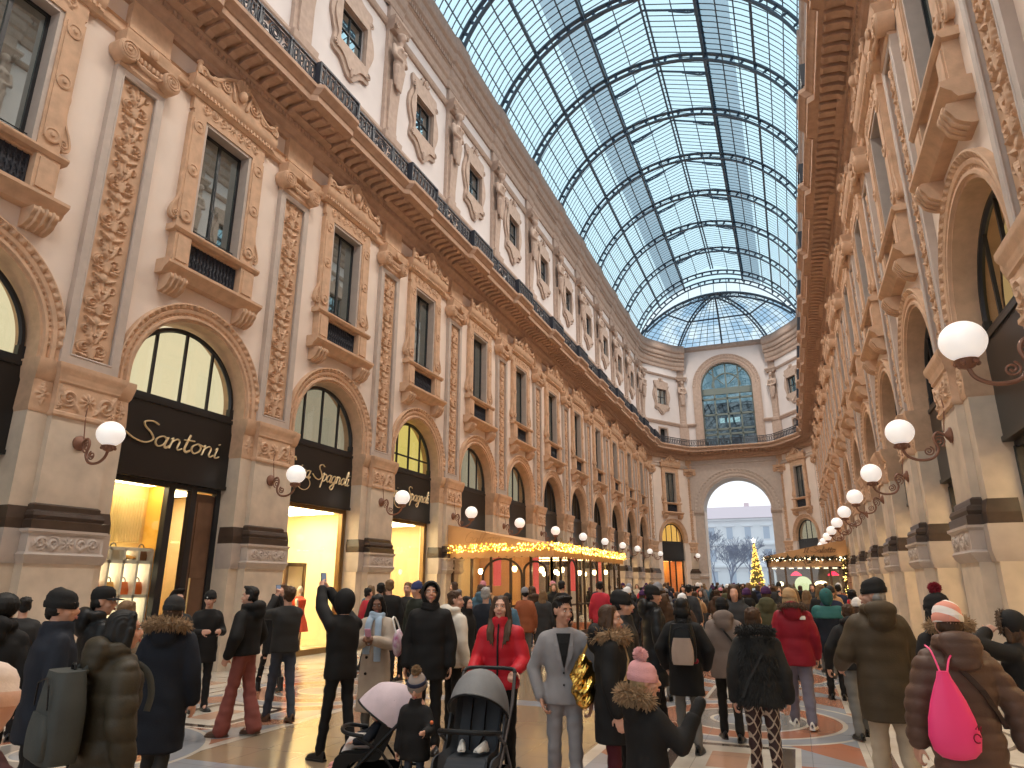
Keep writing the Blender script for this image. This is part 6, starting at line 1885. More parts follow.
def build_people():
    R_ = math.radians
    down = ((.20, -.06, -1), (.05, .22, -1)); pocket = ((.42, -.12, -1), (-.22, .55, -1)); bent = ((.22, .12, -1), (-.45, 1, .10)); swingF = ((.18, .25, -1), (.02, .55, -1)); swingB = ((.2, -.4, -1), (.05, -.05, -1))
    # ---------------- left foreground
    root, F = person('person in a cream knitted hat, very close at the left edge of the view', 2.215, 1.36, 1.60, R_(0), dict(m=cloth('dark_red_coat', (.05, .012, .012)), hem=.45), (BLK,), skin=SKIN, hat=dict(kind='beanie', m=cloth('cream_hat', (.80, .66, .58)), m2=cloth('peach_hat', (.78, .50, .38)), low=.03), face=False, hair=('short', 'light'))
    root, F = person('person with black bushy hair and raised dark collar at the left edge of the view', -1.68, 3.9, 1.70, R_(35), dict(m=BLK, hem=.45, g=1.15, collar=.07, hood='down'), (BLK,), hair=('afro', 'black'), face=False)
    person('person with short dark hair half hidden behind the left edge figures', -4.57, 6.0, 1.63, R_(60), dict(m=CHAR, hem=.5), (BLK,), hair=('short', 'black'))
    person('person in a dark knitted cap and navy coat beside the grey backpack wearer', -.47, 3.5, 1.75, R_(-25), dict(m=NAVY, hem=.45, g=1.12, collar=.05), (BLK,), hair=('short', 'black'), hat=dict(kind='beanie', m=BLK, low=.012), face=True, fig=dict(look=(R_(-25), 0, 0)))
    root, F = person('person in a black baseball cap and black jacket with a small white patch', -1.46, 4.6, 1.76, R_(-25), dict(m=BLKN, hem=.48, g=1.1, hood='down'), (BLK,), hair=('short', 'black'), hat=dict(kind='cap', m=BLK), fig=dict(look=(R_(-25), 0, 0)))
    front_strip(root, F, .48, 1.1, [(1.36, -.035, .035), (1.385, -.04, .04), (1.41, -.02, .035)], SHOEW, 'white_patch', .022, -1)
    person('person with light brown hair in a beige hood, behind the woman with the grey backpack', -2.11, 5.4, 1.62, R_(20), dict(m=cloth('beige_coat', (.28, .20, .13)), hem=.45, hood='down'), (CHAR,), hair=('bob', 'light'), face=False)
    root, F = person('person with long black hair in an olive puffer jacket with a grey backpack', .58, 3.15, 1.64, R_(-22), dict(m=cloth('olive_puffer', (.048, .038, .024), .5), hem=.42, g=1.16, sleeve=(.092, .082, .066), quilt=(.012, .12), hood='down'), (BLK,), hair=('long', 'black'), fig=dict(look=(R_(-12), 0, 0)), voxel=.012)
    backpack(root, F, .165, cloth('slate_backpack', (.062, .066, .062), .7), 'slate grey backpack on the back of the person in the olive puffer', .19, .46, .10, .67, cloth('slate_backpack', (.06, .07, .07)))
    root, F = person('person in a long navy parka with tan fur hood trim, walking to the shops', -.70, 4.7, 1.67, R_(24), dict(m=NAVY, hem=.28, g=1.18, sleeve=(.09, .08, .065), hood='down', flare=.01), (CHAR,), hair=('short', 'brown'), face=False, fig=dict(stride=.3), hat=dict(kind='beanie', m=CHAR))
    fur_collar(root, F, FUR_T, 520, .048, True, 3, .055, 1.1)
    person('person with short black hair facing right, behind the navy parka', -2.61, 6.5, 1.72, R_(-110), dict(m=CHAR, hem=.48), (BLK,), hair=('quiff', 'black'))
    # man at the wall with a white-dotted beanie
    root, F = person('person in a black beanie with a white dot, laughing, hands together by the pillar', -3.97, 8.4, 1.67, R_(-120), dict(m=BLK, hem=.40, g=1.08), (BLK,), hat=dict(kind='beanie', m=BLK), hair=('short', 'black'), fig=dict(armL=bent, armR=bent, look=(R_(-25), 0, 0)), voxel=.010)
    mb = MB(); mb.ball(F.h((.03, .092, .035)), .011, 8, 6); mb.build('white_badge', SHOEW, root)
    # red trousers
    root, F = person('person in a black short jacket and wide rust-red trousers, hands in pockets', -2.2, 7.3, 1.75, R_(100), dict(m=BLK, hem=.53, g=1.16, sleeve=(.092, .085, .062), collar=.05, hood='down'), (cloth('rust_red', (.27, .085, .07)), (.092, .075, .10)), hair=('quiff', 'black'), shoes=SHOEBR, fig=dict(armL=pocket, armR=pocket, stride=.32, look=(R_(8), 0, 0)), voxel=.011)
    front_strip(root, F, .53, 1.16, [(1.30, -.10, -.085), (1.315, -.10, -.085)], SHOEW, 'chest_mark', .03)
    person('person in dark clothes and heeled boots walking behind the rust-red trousers', -4.31, 10.3, 1.62, R_(70), dict(m=BLK, hem=.38), (BLK, (.08, .055, .045)), hair=('bob', 'black'), fig=dict(stride=.45), boot=.12)
    # photographers
    root, F = person('person with brown hair in a dark jacket and jeans filming upwards with a phone', -2.33, 8.2, 1.76, R_(65), dict(m=CHAR, hem=.50, g=1.08, sleeve=(.08, .072, .056)), (JEANS,), hair=('short', 'brown'), shoes=SHOEBR, fig=dict(armL=dict(to=(-.05, .30, 1.60)), armR=dict(to=(.05, .30, 1.60)), stride=.35, look=(0, R_(22), 0)), voxel=.010)
    phone(local(root, V3(0, .345, 1.70)), (R_(75), 0, R_(65)), BLKN, 'black phone held up by the person in dark jacket and jeans')
    strp = front_strip(root, F, .5, 1.08, [(1.38, .05, .08), (1.2, -.0, .03), (1.0, -.10, -.07)], mat('tan_strap', (.40, .26, .12), .6), 'bag_strap', .02)
    root, F = person('person in a black hooded coat and black trousers raising a phone in both hands', -.33, 6.7, 1.72, R_(70), dict(m=BLK, hem=.47, g=1.05, sleeve=(.082, .074, .058)), (BLK, (.082, .06, .052)), hair=('short', 'black'), fig=dict(armL=dict(to=(-.05, .40, 1.74)), armR=dict(to=(.05, .40, 1.72)), stride=.3, look=(0, R_(15), 0)), voxel=.009)
    hood_up(root, F, BLK)
    w = V3(0, .45, 1.84)
    phone(local(root, w), (R_(80), 0, R_(70)), BLKN, 'black phone raised by the person in the black hooded coat')
    # light coat and blue scarf
    TR = cloth('greige_coat', (.50, .41, .33))
    root, F = person('person in long pale beige coat and light blue scarf looking down at a phone', -.50, 7.65, 1.66, R_(-165), dict(m=TR, hem=.20, g=1.06, flare=.035, waist=.01, sleeve=(.082, .074, .066), collar=.02), (GREYT,), skin=SKIN_B, hair=('longfront', 'black'), fig=dict(armL=dict(to=(-.055, .26, 1.14)), armR=dict(to=(.055, .26, 1.14)), look=(R_(5), R_(-14), 0)), voxel=.009)
    scarf(root, F, cloth('pale_blue_scarf', (.42, .54, .68)), (.50, .42))
    for z in (1.12, .94, .76):
        for x in (.07, ):
            mb = MB(); rx, ry = torso_at(F, torso_rings(F, .2 * F.H, 1.06, .035, .01), z); mb.lathe([(.017, 0), (.017, .008), (.001, .010)], 10, (x, ry * .96 + .006, z), 'y'); mb.build('button', BLK, root)
    w = V3(0, .335, 1.21); phone(local(root, w), (R_(65), 0, R_(-165)), mat('pink_case', (.85, .42, .62), .4), 'pink phone in the hands of the person with the blue scarf')
    sb = empty('shoulder_bag', local(root, (-.29, .06, 1.10)), R_(-165), label='white and pink floral bag on the arm of the person in the pale coat', cat='bag')
    mb = MB(); mb.ball((0, 0, 0), (.06, .13, .16), 14, 10); mb.build('bag_body', mat('floral_bag', (.74, .66, .70), .6, .5, 14, col2=(.35, .10, .22)), sb); mb = MB(); mb.tube(spline([(0, -.1, .12), (.06, -.06, .28), (.06, .06, .28), (0, .1, .12)], 6), .010, 6); mb.build('strap', SHOEW, sb)
    # far ones in front of the dress shop
    person('person with cropped brown hair and dark coat facing the dress shop, seen from behind', -3.02, 12.0, 1.86, R_(30), dict(m=BLK, hem=.45, g=1.1), (BLK,), hair=('short', 'light'), face=False)
    person('person with black hair just left of the cropped brown head by the dress shop', -3.6, 12.6, 1.80, R_(40), dict(m=BLK, hem=.45), (BLK,), hair=('short', 'black'), face=False)
    person('person with pale bare head facing the camera in front of the dress shop', -2.9, 12.5, 1.81, R_(-170), dict(m=CHAR, hem=.45, g=1.08), (BLK,), hair=('short', 'light'))
    person('person in a navy blue beanie and dark green jacket near the dress shop', -1.85, 11.0, 1.81, R_(160), dict(m=cloth('dark_green', (.02, .024, .018)), hem=.45, g=1.1), (BLK,), hat=dict(kind='beanie', m=cloth('indigo_beanie', (.035, .045, .13))), hair=('short', 'brown'))
    # hooded man looking up
    root, F = person('tall person in a black hooded coat and scarf staring up at the roof', .37, 7.4, 1.80, R_(-160), dict(m=BLK, hem=.42, g=1.14, sleeve=(.092, .082, .062), collar=.05), (BLK,), skin=SKIN_T, hair=('short', 'black'), fig=dict(armL=down, armR=down, look=(R_(12), R_(14), 0)), voxel=.009)
    hood_up(root, F, BLK, open_=.95)
    scarf(root, F, BLK, (0, 0))
    # white hooded jacket
    root, F = person('person with short brown hair in a cream hooded jacket, seen from behind at right profile', .29, 8.2, 1.70, R_(-35), dict(m=cloth('cream_jacket', (.74, .68, .60)), hem=.47, g=1.12, sleeve=(.09, .08, .06), hood='down'), (BLK,), hair=('short', 'brown'), fig=dict(look=(R_(-40), 0, 0)), voxel=.011)
    front_strip(root, F, .47, 1.12, [(1.40, -.13, -.10), (1.28, -.05, -.02), (1.16, .03, .06), (1.04, .10, .13)], BLKN, 'bag_strap', .022, -1)
    person('person with dark hair and black collar beyond the cream hooded jacket', -.4, 10.0, 1.60, R_(-100), dict(m=BLK, hem=.45, collar=.06), (BLK,), hair=('bob', 'black'))
    person('person in a dark navy coat and grey hair between cream jacket and red jacket', -.52, 11.0, 1.73, R_(10), dict(m=NAVY, hem=.40, g=1.12), (BLK,), hair=('short', 'grey'), face=False)
    # red jacket with stroller
    REDJ = cloth('red_jacket', (.52, .018, .03), .5)
    push = ((.22, .12, -1), (-.12, 1, -.30))
    root, F = person('person with long brown hair in a bright red jacket pushing the grey stroller', 1.64, 6.5, 1.68, R_(-172), dict(m=REDJ, hem=.50, g=1.06, sleeve=(.084, .074, .058), collar=.045, quilt=(.004, .16)), (BLK,), hair=('longfront', 'brown'), fig=dict(armL=push, armR=push, look=(R_(4), R_(8), 0)), hands=(dict(n=(0, 0, -1), curl=1.0), dict(n=(0, 0, -1), curl=1.0, side=-1)), voxel=.008)
    front_strip(root, F, .5, 1.06, [(z, -.008, .008) for z in np.linspace(.9, 1.46, 8)], BLK, 'zip', .014)
    hz = (F.wri[0] + F.wri[1]) / 2 + F.hd[0] * .08
    p = local(root, hz); GS = cloth('grey_stroller', (.20, .20, .205), .6); SEAT = cloth('slate_seat', (.06, .065, .075), .7)
    a = R_(-172); st = stroller(p[0] + math.sin(a) * -.46, p[1] + math.cos(a) * .46, a, GS, SEAT, mat('stroller_frame', (.10, .09, .09), .4, metal=.5), 'grey stroller with raised canopy and dark seat, empty, pushed by the red jacket')
    bs = shoe_mesh(SHOEW, SHOEW)
    for i, dx in enumerate((-.07, .06)):
        put('baby_shoe', bs, None, local(st, (dx * 1.3, .12, .50)), (0, 0, a + R_(75 + 30 * i)), (.62, .8, .7), label=('small white shoe on the grey stroller seat, under the left strap', 'small white shoe on the grey stroller seat, under the right strap')[i], cat='shoe', group='white shoes on the grey stroller')
    # child with the bobble hat
    root, F = person('small child in a black coat and grey and navy bobble hat between the two strollers', 1.22, 5.62, 1.05, R_(-175), dict(m=BLK, hem=.36, g=1.22, sleeve=(.085, .078, .062), collar=.03), (JEANS,), hat=dict(kind='beanie', m=cloth('grey_knit', (.33, .27, .24)), m2=cloth('grey_knit_rim', (.30, .25, .22)), pom=FUR_T, low=.03), hair=('short', 'light'), fig=dict(head=5.2, armL=((.35, .35, -1), (.1, .8, .1)), armR=down, look=(R_(10), R_(-22), 0)), voxel=.008)
    mb = MB(); a_ = np.linspace(0, 2 * PI, 30, endpoint=False); mb.grid(np.array([np.stack([r * .92 * np.cos(a_), r * 1.08 * np.sin(a_) - .012, np.full(30, z)], 1) for z, r in ((.03, .104), (.045, .104), (.062, .100), (.062, .09))]), cv=True); o = mb.build('hat_band', cloth('navy_band', (.03, .035, .07)), root); place_head(o, F)
    mb = MB(); mb.ball(F.shl[0] + (F.elb[0] - F.shl[0]) * .6 + V3(-.045, .05, .01), .016, 8, 6); mb.build('orange_badge', mat('orange_badge', (.8, .18, .05), .5), root)
    # pale pink stroller with baby
    PK = cloth('pale_pink_canopy', (.62, .50, .54), .6)
    a = R_(118); st = stroller(.80, 5.70, a, PK, BLK, BLKN, 'black stroller with a pale pink canopy carrying a baby, beside the child', 0.0, .87)
    bb = empty('person', local(st, (0, 0, 0)), a, label='baby in a navy jacket and white leggings sitting in the pink-canopied stroller', cat='person'); bb.scale = (.87, .87, .87)
    mb = MB(); mb.ball((0, -.02, .60), (.10, .08, .13)); mb.ball((0, .0, .80), (.075, .08, .085)); mb.capsule((0, -.02, .70), (0, 0, .78), .04, .04); mb.ball((0, .08, .79), (.012, .014, .012))
    for sg in (-1, 1):
        mb.capsule((sg * .06, .04, .54), (sg * .09, .24, .55), .045, .036); mb.capsule((sg * .09, .24, .55), (sg * .10, .36, .34), .035, .026); mb.capsule((sg * .10, .36, .34), (sg * .10, .42, .31), .026, .022)
        mb.capsule((sg * .10, -.0, .68), (sg * .17, .10, .58), .032, .026); mb.capsule((sg * .17, .10, .58), (sg * .16, .22, .57), .025, .02); hand(mb, V3(sg * .16, .22, .57), V3(0, 1, -.2), V3(0, 0, -1), -sg, .5, .55)
    put('body', fuse(mb, 'body', SKIN, .008, 1, .4), bb)
    mb = MB(); mb.ball((0, -.02, .60), (.125, .105, .15))
    for sg in (-1, 1): mb.capsule((sg * .10, 0, .68), (sg * .17, .10, .58), .05, .045); mb.capsule((sg * .17, .10, .58), (sg * .16, .20, .57), .044, .036)
    put('jacket', fuse(mb, 'jacket', NAVY, .012, 2), bb)
    mb = MB()
    for sg in (-1, 1): mb.capsule((sg * .06, .04, .54), (sg * .09, .24, .55), .065, .055); mb.capsule((sg * .09, .24, .55), (sg * .10, .355, .35), .055, .042)
    put('leggings', fuse(mb, 'leggings', cloth('cream_leggings', (.72, .64, .60)), .012, 2), bb)
    for sg in (-1, 1):
        mb = MB(); mb.capsule((sg * .10, .355, .335), (sg * .10, .45, .31), .036, .03); mb.build('bootee', mat('pink_bootee', (.55, .25, .22), .7), bb)
    mb = MB(); mb.ball((0, -.015, .83), (.085, .088, .075)); mb.build('baby_hat', PK, bb)
    # grey suit
    SUIT = cloth('grey_suit', (.27, .255, .26), .7, bump=.05)
    root, F = person('person with black swept-up hair in a light grey suit and black shirt, looking right', 2.43, 6.0, 1.68, R_(-160), dict(m=SUIT, hem=.49, g=1.0, waist=.012, sleeve=(.074, .062, .052), wr=.003, name='blazer'), (SUIT, (.085, .062, .058)), skin=SKIN_T, hair=('quiff', 'black'), fig=dict(armL=((.32, -.06, -1), (-.12, .30, -1)), armR=((.34, -.12, -1), (-.28, .42, -1)), look=(R_(34), R_(-4), 0), stride=.12), voxel=.008)
    H = F.H; front_strip(root, F, .49, 1.0, [(.665 * H, -.004, .004), (.72 * H, -.024, .024), (.78 * H, -.045, .045), (.825 * H, -.062, .062)], BLK, 'shirt', .010, waist=.012)
    for sg in (-1, 1): front_strip(root, F, .49, 1.0, [(.655 * H, sg * .004, sg * .014), (.70 * H, sg * .022, sg * .058), (.745 * H, sg * .038, sg * .088), (.765 * H, sg * .043, sg * .080), (.825 * H, sg * .064, sg * .085)], SUIT, 'lapel', .018, waist=.012)
    for z in (.64, .585):
        mb = MB(); rx, ry = torso_at(F, torso_rings(F, .49 * H, 1.0, 0, .012), z * H); mb.lathe([(.009, 0), (.009, .006), (.001, .007)], 8, (.004, ry + .008, z * H), 'y'); mb.build('button', CHAR, root)
    # fur-hooded woman with gold bag
    root, F = person('person with brown hair in a black coat with tan fur hood, profile to the right', 2.87, 5.9, 1.62, R_(-75), dict(m=BLK, hem=.36, g=1.16, sleeve=(.086, .078, .06), hood='down'), (cloth('burgundy', (.075, .012, .018)), (.085, .062, .056)), hair=('bob', 'brown'), fig=dict(look=(R_(-12), 0, 0), armL=((.1, .3, -1), (-.2, .6, -.6)), armR=down), boot=.2, voxel=.009)
    fur_collar(root, F, FUR_T, 700, .055, False, 4, .07)
    front_strip(root, F, .36, 1.16, [(1.33, -.02, .0), (1.2, .06, .08), (1.05, .13, .15)], mat('tan_strap', (.4, .26, .12)), 'bag_strap', .02, 1)
    gb = empty('gold_bag', local(root, (-.03, -.23, 1.02)), R_(-75), label='crumpled shiny gold bag hanging behind the fur-hooded person', cat='bag')
    mb = MB(); mb.ball((0, 0, 0), (.11, .10, .215), 40, 34, smooth=False); R = random.Random(8); V = mb.v[0]
    for i in range(len(V)):
        k = 1 + .13 * (1 - 2 * abs(math.sin(17 * V[i][2] + 21 * V[i][0] + 2))) + .11 * (1 - 2 * abs(math.sin(31 * V[i][1] - 23 * V[i][2] + 1))) + .06 * math.sin(60 * V[i][2] + 50 * V[i][0]) + R.uniform(-.035, .035); V[i] = V[i] * (k, k, 1 + .03 * (k - 1))
    mb.build('bag_body', mat('gold_foil', (.83, .52, .12), .16, metal=1.0), gb); mb = MB(); mb.tube(spline([(0, 0, .20), (.03, .08, .34), (.03, .16, .40)], 6), .012, 6); mb.build('strap', mat('gold_strap', (.6, .38, .12), .3, metal=.8), gb)
    # tall black cap behind, and black beanie man
    person('tall person in a black cap and long black coat right behind the fur-hooded person', 2.78, 6.75, 1.72, R_(-70), dict(m=BLKN, hem=.34, g=1.24, sleeve=(.095, .085, .065), collar=.04), (BLK,), hat=dict(kind='beanie', m=BLK, low=.01), hair=('short', 'black'), fig=dict(look=(R_(-15), 0, 0)), voxel=.011)
    person('person in black beanie and long padded coat, facing right beside the beige backpack', 2.55, 9.6, 1.755, R_(-65), dict(m=BLKN, hem=.30, g=1.16, sleeve=(.09, .08, .062), quilt=(.006, .14), hood='down'), (BLK,), hat=dict(kind='beanie', m=BLK), hair=('short', 'black'), fig=dict(look=(R_(-5), 0, 0), stride=.2), voxel=.011)
    # girl with pink bobble hat
    root, F = person('child in a pink bobble hat and black coat with tan fur hood, hands raised', 3.36, 4.8, 1.30, R_(-42), dict(m=BLK, hem=.34, g=1.2, sleeve=(.09, .08, .07), hood='down', flare=.02), (BLK,), hat=dict(kind='beanie', m=cloth('pink_knit', (.72, .36, .37), bump=.5, bscale=140), pom=cloth('pink_pom', (.78, .45, .45)), low=.015), hair=('short', 'blond'), fig=dict(head=6.0, armL=((.2, .3, -1), (-.2, .8, .3)), armR=((.35, .5, -.8), (.0, .55, .75)), look=(R_(-28), 0, 0)), voxel=.009)
    fur_collar(root, F, FUR_T, 620, .055, True, 6, .06, 1.0)
    mb = MB()
    for p, q in ((F.wri[1] - F.hd[1] * .02, F.wri[1] + F.hd[1] * .10),): mb.capsule(p, q, .042, .040)
    mb.capsule(F.wri[1] + F.hd[1] * .03, F.wri[1] + F.hd[1] * .06 + V3(-.05, .02, .0), .022, .018); mb.build('mitten', BLK, root)
    # beige backpack
    root, F = person('person with dark hair in a long black coat wearing a beige backpack', 3.09, 8.5, 1.63, R_(4), dict(m=BLK, hem=.36, g=1.12, sleeve=(.085, .076, .06), flare=.012, collar=.03), (GREYT,), hair=('bob', 'black'), face=False, fig=dict(armL=pocket, armR=pocket, stride=.12), voxel=.011)
    bp = backpack(root, F, .15, BLKN, 'black backpack with a beige front panel on the person in the long black coat', .15, .40, .075, .71, cloth('beige_panel', (.42, .31, .25)))
    for c in bp.children:
        if c.name.startswith('pocket'): c.location = (0, -.012, .03); c.scale = (1, 1, 1.45)
    mb = MB(); mb.tube(spline([(-.02, -.155, .02), (.0, -.168, -.04), (.05, -.15, -.08)], 5), .016, 6); mb.capsule((-.02, -.19, .86 + .1), (.14, -.17, .93), .035, .03)
    mb = MB(); mb.capsule((-.06, -.20, 1.00), (.13, -.18, .965), .038, .032); mb.build('red_pouch', cloth('dark_red', (.26, .02, .035)), root)
    # taupe jacket
    root, F = person('person in a black wool hat and taupe hooded jacket, bag strap across the back', 3.47, 9.3, 1.62, R_(6), dict(m=cloth('taupe_jacket', (.20, .155, .135)), hem=.43, g=1.18, sleeve=(.09, .08, .062), hood='down'), (BLK,), hat=dict(kind='beanie', m=BLK, low=.02), hair=('afro', 'black'), face=False, fig=dict(stride=.22), voxel=.011)
    front_strip(root, F, .43, 1.18, [(1.33, -.12, -.09), (1.24, -.02, .01), (1.12, .07, .10), (1.0, .15, .18)], BLKN, 'bag_strap', .05, -1)
    # fur coat and lattice leggings
    m, nt, b, out = newmat('lattice_leggings'); X.nt = nt; tc = nt.nodes.new('ShaderNodeTexCoord'); sp = nt.nodes.new('ShaderNodeSeparateXYZ'); nt.links.new(tc.outputs['Object'], sp.inputs[0]); x, y, z = [X(q) for q in sp.outputs]
    u = (x + y * .8) * 12.0; w_ = z * 8.0; d1 = ((u + w_).frac() - .5).abs() < .09; d2 = ((u - w_).frac() - .5).abs() < .09
    nt.links.new(mixc(nt, X.op('MAXIMUM', d1, d2), (.035, .012, .010), (.46, .36, .27)), b.inputs['Base Color']); b.inputs['Roughness'].default_value = .7
    root, F = person('person with brown hair in a black fur coat and lattice-patterned leggings', 3.96, 7.0, 1.58, R_(5), dict(m=FUR_K, hem=.475, g=1.14, sleeve=(.086, .080, .064), wr=.006, flare=.005), (m, (.088, .062, .05)), hair=('short', 'brown'), face=False, fig=dict(look=(R_(-18), 0, 0), stride=.10), voxel=.011, boot=.1)
    fur_collar(root, F, FUR_K, 500, .045, True, 7, .045, 1.0)
    R = random.Random(10); rg = torso_rings(F, .475 * F.H, 1.14, .005); mb = MB()
    for i in range(1500):
        zz = R.uniform(.475, .83) * F.H; t = R.uniform(0, 2 * PI); rx, ry = torso_at(F, rg, zz); c = V3(rx * .99 * math.cos(t), ry * .99 * math.sin(t), zz); mb.capsule(c, c + V3(.02 * math.cos(t) + R.gauss(0, .008), .02 * math.sin(t) + R.gauss(0, .008), -.035), .008, .002, 4, 2)
    mb.build('fur_pile', FUR_K, root)
    front_strip(root, F, .475, 1.14, [(1.30, .10, .125), (1.15, .0, .025), (.98, -.1, -.075), (.82, -.17, -.145)], CHAR, 'bag_strap', .024, -1)
    # red parka
    RP = cloth('crimson_parka', (.27, .012, .025), .55)
    root, F = person('person in a crimson parka, tan knitted hat, lilac-grey joggers and white trainers', 4.27, 10.4, 1.72, R_(3), dict(m=RP, hem=.44, g=1.24, sleeve=(.098, .09, .068), quilt=(.006, .22), flare=.008, hood='down'), (cloth('lilac_joggers', (.18, .165, .21)), (.10, .082, .066)), hair=('bob', 'blond'), hat=dict(kind='beanie', m=cloth('camel_hat', (.48, .31, .16)), low=.01), fig=dict(stride=.35, look=(R_(-35), 0, 0)), shoes=SHOEW, voxel=.011)
    fur_collar(root, F, FUR_B, 420, .034, True, 15, .04, 1.05)
    front_strip(root, F, .44, 1.24, [(1.335, .08, .15), (1.36, .085, .155), (1.38, .11, .15)], SHOEW, 'white_patch', .024, -1)
    person('child with dark hair in a black jacket and grey trousers beside the olive coat', 4.93, 10.0, 1.54, R_(12), dict(m=BLK, hem=.50, g=1.16, sleeve=(.09, .08, .06), hood='down'), (GREYT, (.092, .074, .064)), hair=('short', 'brown'), face=False, fig=dict(stride=.34, swap=True, armL=((.5, -.1, -1), (.1, .2, -1))), voxel=.012)
    TEAL = cloth('teal_jacket', (.03, .12, .115))
    root, F = person('person in a teal hooded jacket with dark back, in front of the pavilion', 4.81, 13.0, 1.69, R_(0), dict(m=NAVY, hem=.42, g=1.25, sleeve=(.095, .085, .065)), (BLK,), hair=('short', 'brown'), face=False)
    hood_up(root, F, TEAL); put('yoke', coat_mesh(F, TEAL, .735, 1.38, 0, 0, (.115, .05, .05), name='yoke', cuff=.05), root)
    root, F = person('person with white scarf and white hat between the teal jacket and the olive coat', 5.13, 11.0, 1.58, R_(-20), dict(m=NAVY, hem=.42), (BLK,), hat=dict(kind='beanie', m=cloth('white_hat', (.72, .68, .64))), hair=('bob', 'brown'), face=False); scarf(root, F, cloth('white_scarf', (.75, .72, .68)), (.3, .0))
    # olive coat
    OL = cloth('olive_coat', (.075, .052, .030), .6)
    root, F = person('tall person in a black beanie and long olive brown coat with cream trousers', 5.0, 7.25, 1.82, R_(12), dict(m=OL, hem=.36, g=1.22, sleeve=(.095, .086, .066), hood='down', quilt=(.004, .25)), (cloth('cream_trousers', (.50, .40, .29)), (.092, .076, .066)), hat=dict(kind='beanie', m=BLK), hair=('short', 'grey'), fig=dict(look=(R_(62), 0, 0), armL=((.35, .1, -1), (.0, .9, -.45)), armR=((.25, .1, -1), (-.1, .9, -.4)), stride=.2), voxel=.010)
    put('collar', fur_arc([(.085 * math.cos(t), F.neck[1] + .01 + .085 * math.sin(t), F.neck[2] + .05) for t in np.linspace(0, 2 * PI, 12)], .022, None, 0).mesh('collar', cloth('grey_collar', (.34, .36, .40))), root)
    # brown puffer with pink drawstring bag
    BP = cloth('brown_puffer', (.115, .066, .048), .45)
    m, nt, b, out = newmat('striped_knit'); X.nt = nt; tc = nt.nodes.new('ShaderNodeTexCoord'); sp = nt.nodes.new('ShaderNodeSeparateXYZ'); nt.links.new(tc.outputs['Object'], sp.inputs[0])
    st_ = ((X(sp.outputs[2]) * 9 + X(sp.outputs[0]) * 5 + X(sp.outputs[1]) * 2 + .3).frac() < .5); nt.links.new(mixc(nt, st_, (.80, .72, .66), (.72, .30, .22)), b.inputs['Base Color']); b.inputs['Roughness'].default_value = .9
    root, F = person('person in pink and white knitted hat and long brown quilted coat with pink bag', 5.24, 5.35, 1.66, R_(12), dict(m=BP, hem=.24, g=1.16, sleeve=(.092, .084, .066), quilt=(.014, .085), hood='down', flare=.01), (BLK,), hat=dict(kind='beanie', m=m, low=.0), hair=('short', 'brown'), face=False, fig=dict(armL=((.28, .05, -1), (.1, .2, -1)), armR=((.5, -.05, -1), (.1, .05, -1)), stride=.12), voxel=.009)
    ba = empty('drawstring_bag', local(root, (-.16, -.225, 1.05)), R_(12), label='bright pink drawstring bag on the back of the brown quilted coat', cat='bag')
    mb = MB(); a_ = np.linspace(0, 2 * PI, 30, endpoint=False); rows = []
    for f, w in ((-.30, .05), (-.285, .115), (-.24, .165), (-.15, .185), (-.03, .165), (.09, .125), (.18, .085), (.24, .055), (.29, .04)):
        fold = 1 + .05 * np.cos(a_ * 7) * max(0, (f + .1)) * 3
        rows.append(np.stack([w * np.cos(a_) * fold + .03 * (-f), .36 * w * np.sin(a_) * fold, np.full(30, f)], 1))
    PINK = mat('hot_pink', (.86, .045, .20), .5); rows = [q * V3(.78, .9, .82) for q in rows]; mb.grid(np.array(rows), cv=True, capu=True); mb.build('bag_body', PINK, ba)
    for sg in (-1, 1):
        mb = MB(); mb.tube(spline([(sg * .02, .0, .23), (.02 + sg * .04, .05, .30), (.05 + sg * .07, .10, .35), (.07 + sg * .09, .17, .37)], 6), .006, 5); mb.build('cord', PINK, ba)
    mb = MB(); a2 = np.linspace(.3, 1.7 * PI, 10); mb.tube([(.105 + .02 * math.cos(t), -.05, -.12 + .024 * math.sin(t)) for t in a2], .004, 4); mb.build('lettering', cloth('dark_red', (.26, .02, .035)), ba); mb = MB()
    mb.tube([(.10, -.055, -.07), (.115, -.052, -.05), (.118, -.05, -.075), (.135, -.046, -.055), (.13, -.048, -.085)], .004, 4); mb.build('lettering', cloth('dark_red', (.26, .02, .035)), ba)
    front_strip(root, F, .24, 1.16, [(1.30, -.06, -.02), (1.18, .04, .08), (1.05, .13, .17), (.95, .19, .22)], cloth('brown_strap', (.05, .03, .025)), 'bag_strap', .028, -1)
    # behind: bobble hat with fur hood; woman with arm raised at the right edge
    root, F = person('person in dark hat with red bobble and tan fur hood, behind the quilted coat', 5.38, 6.55, 1.70, R_(35), dict(m=BLK, hem=.38, g=1.15, hood='down'), (BLK,), hat=dict(kind='beanie', m=BLK, pom=cloth('dark_red', (.26, .02, .035))), hair=('bob', 'black'), face=False)
    fur_collar(root, F, FUR_T, 520, .05, True, 12, .05, 1.1)
    root, F = person('person in black coat with brown fur hood raising a hand to the face', 6.02, 7.2, 1.56, R_(60), dict(m=BLK, hem=.38, g=1.14, sleeve=(.086, .078, .062)), (BLK,), hair=('long', 'brown'), fig=dict(armL=dict(to=(-.10, .17, 1.40), pole=(-1, .4, -.4)), armR=down), voxel=.011, face=True)
    hood_up(root, F, BLK, FUR_B)
    build_crowd()

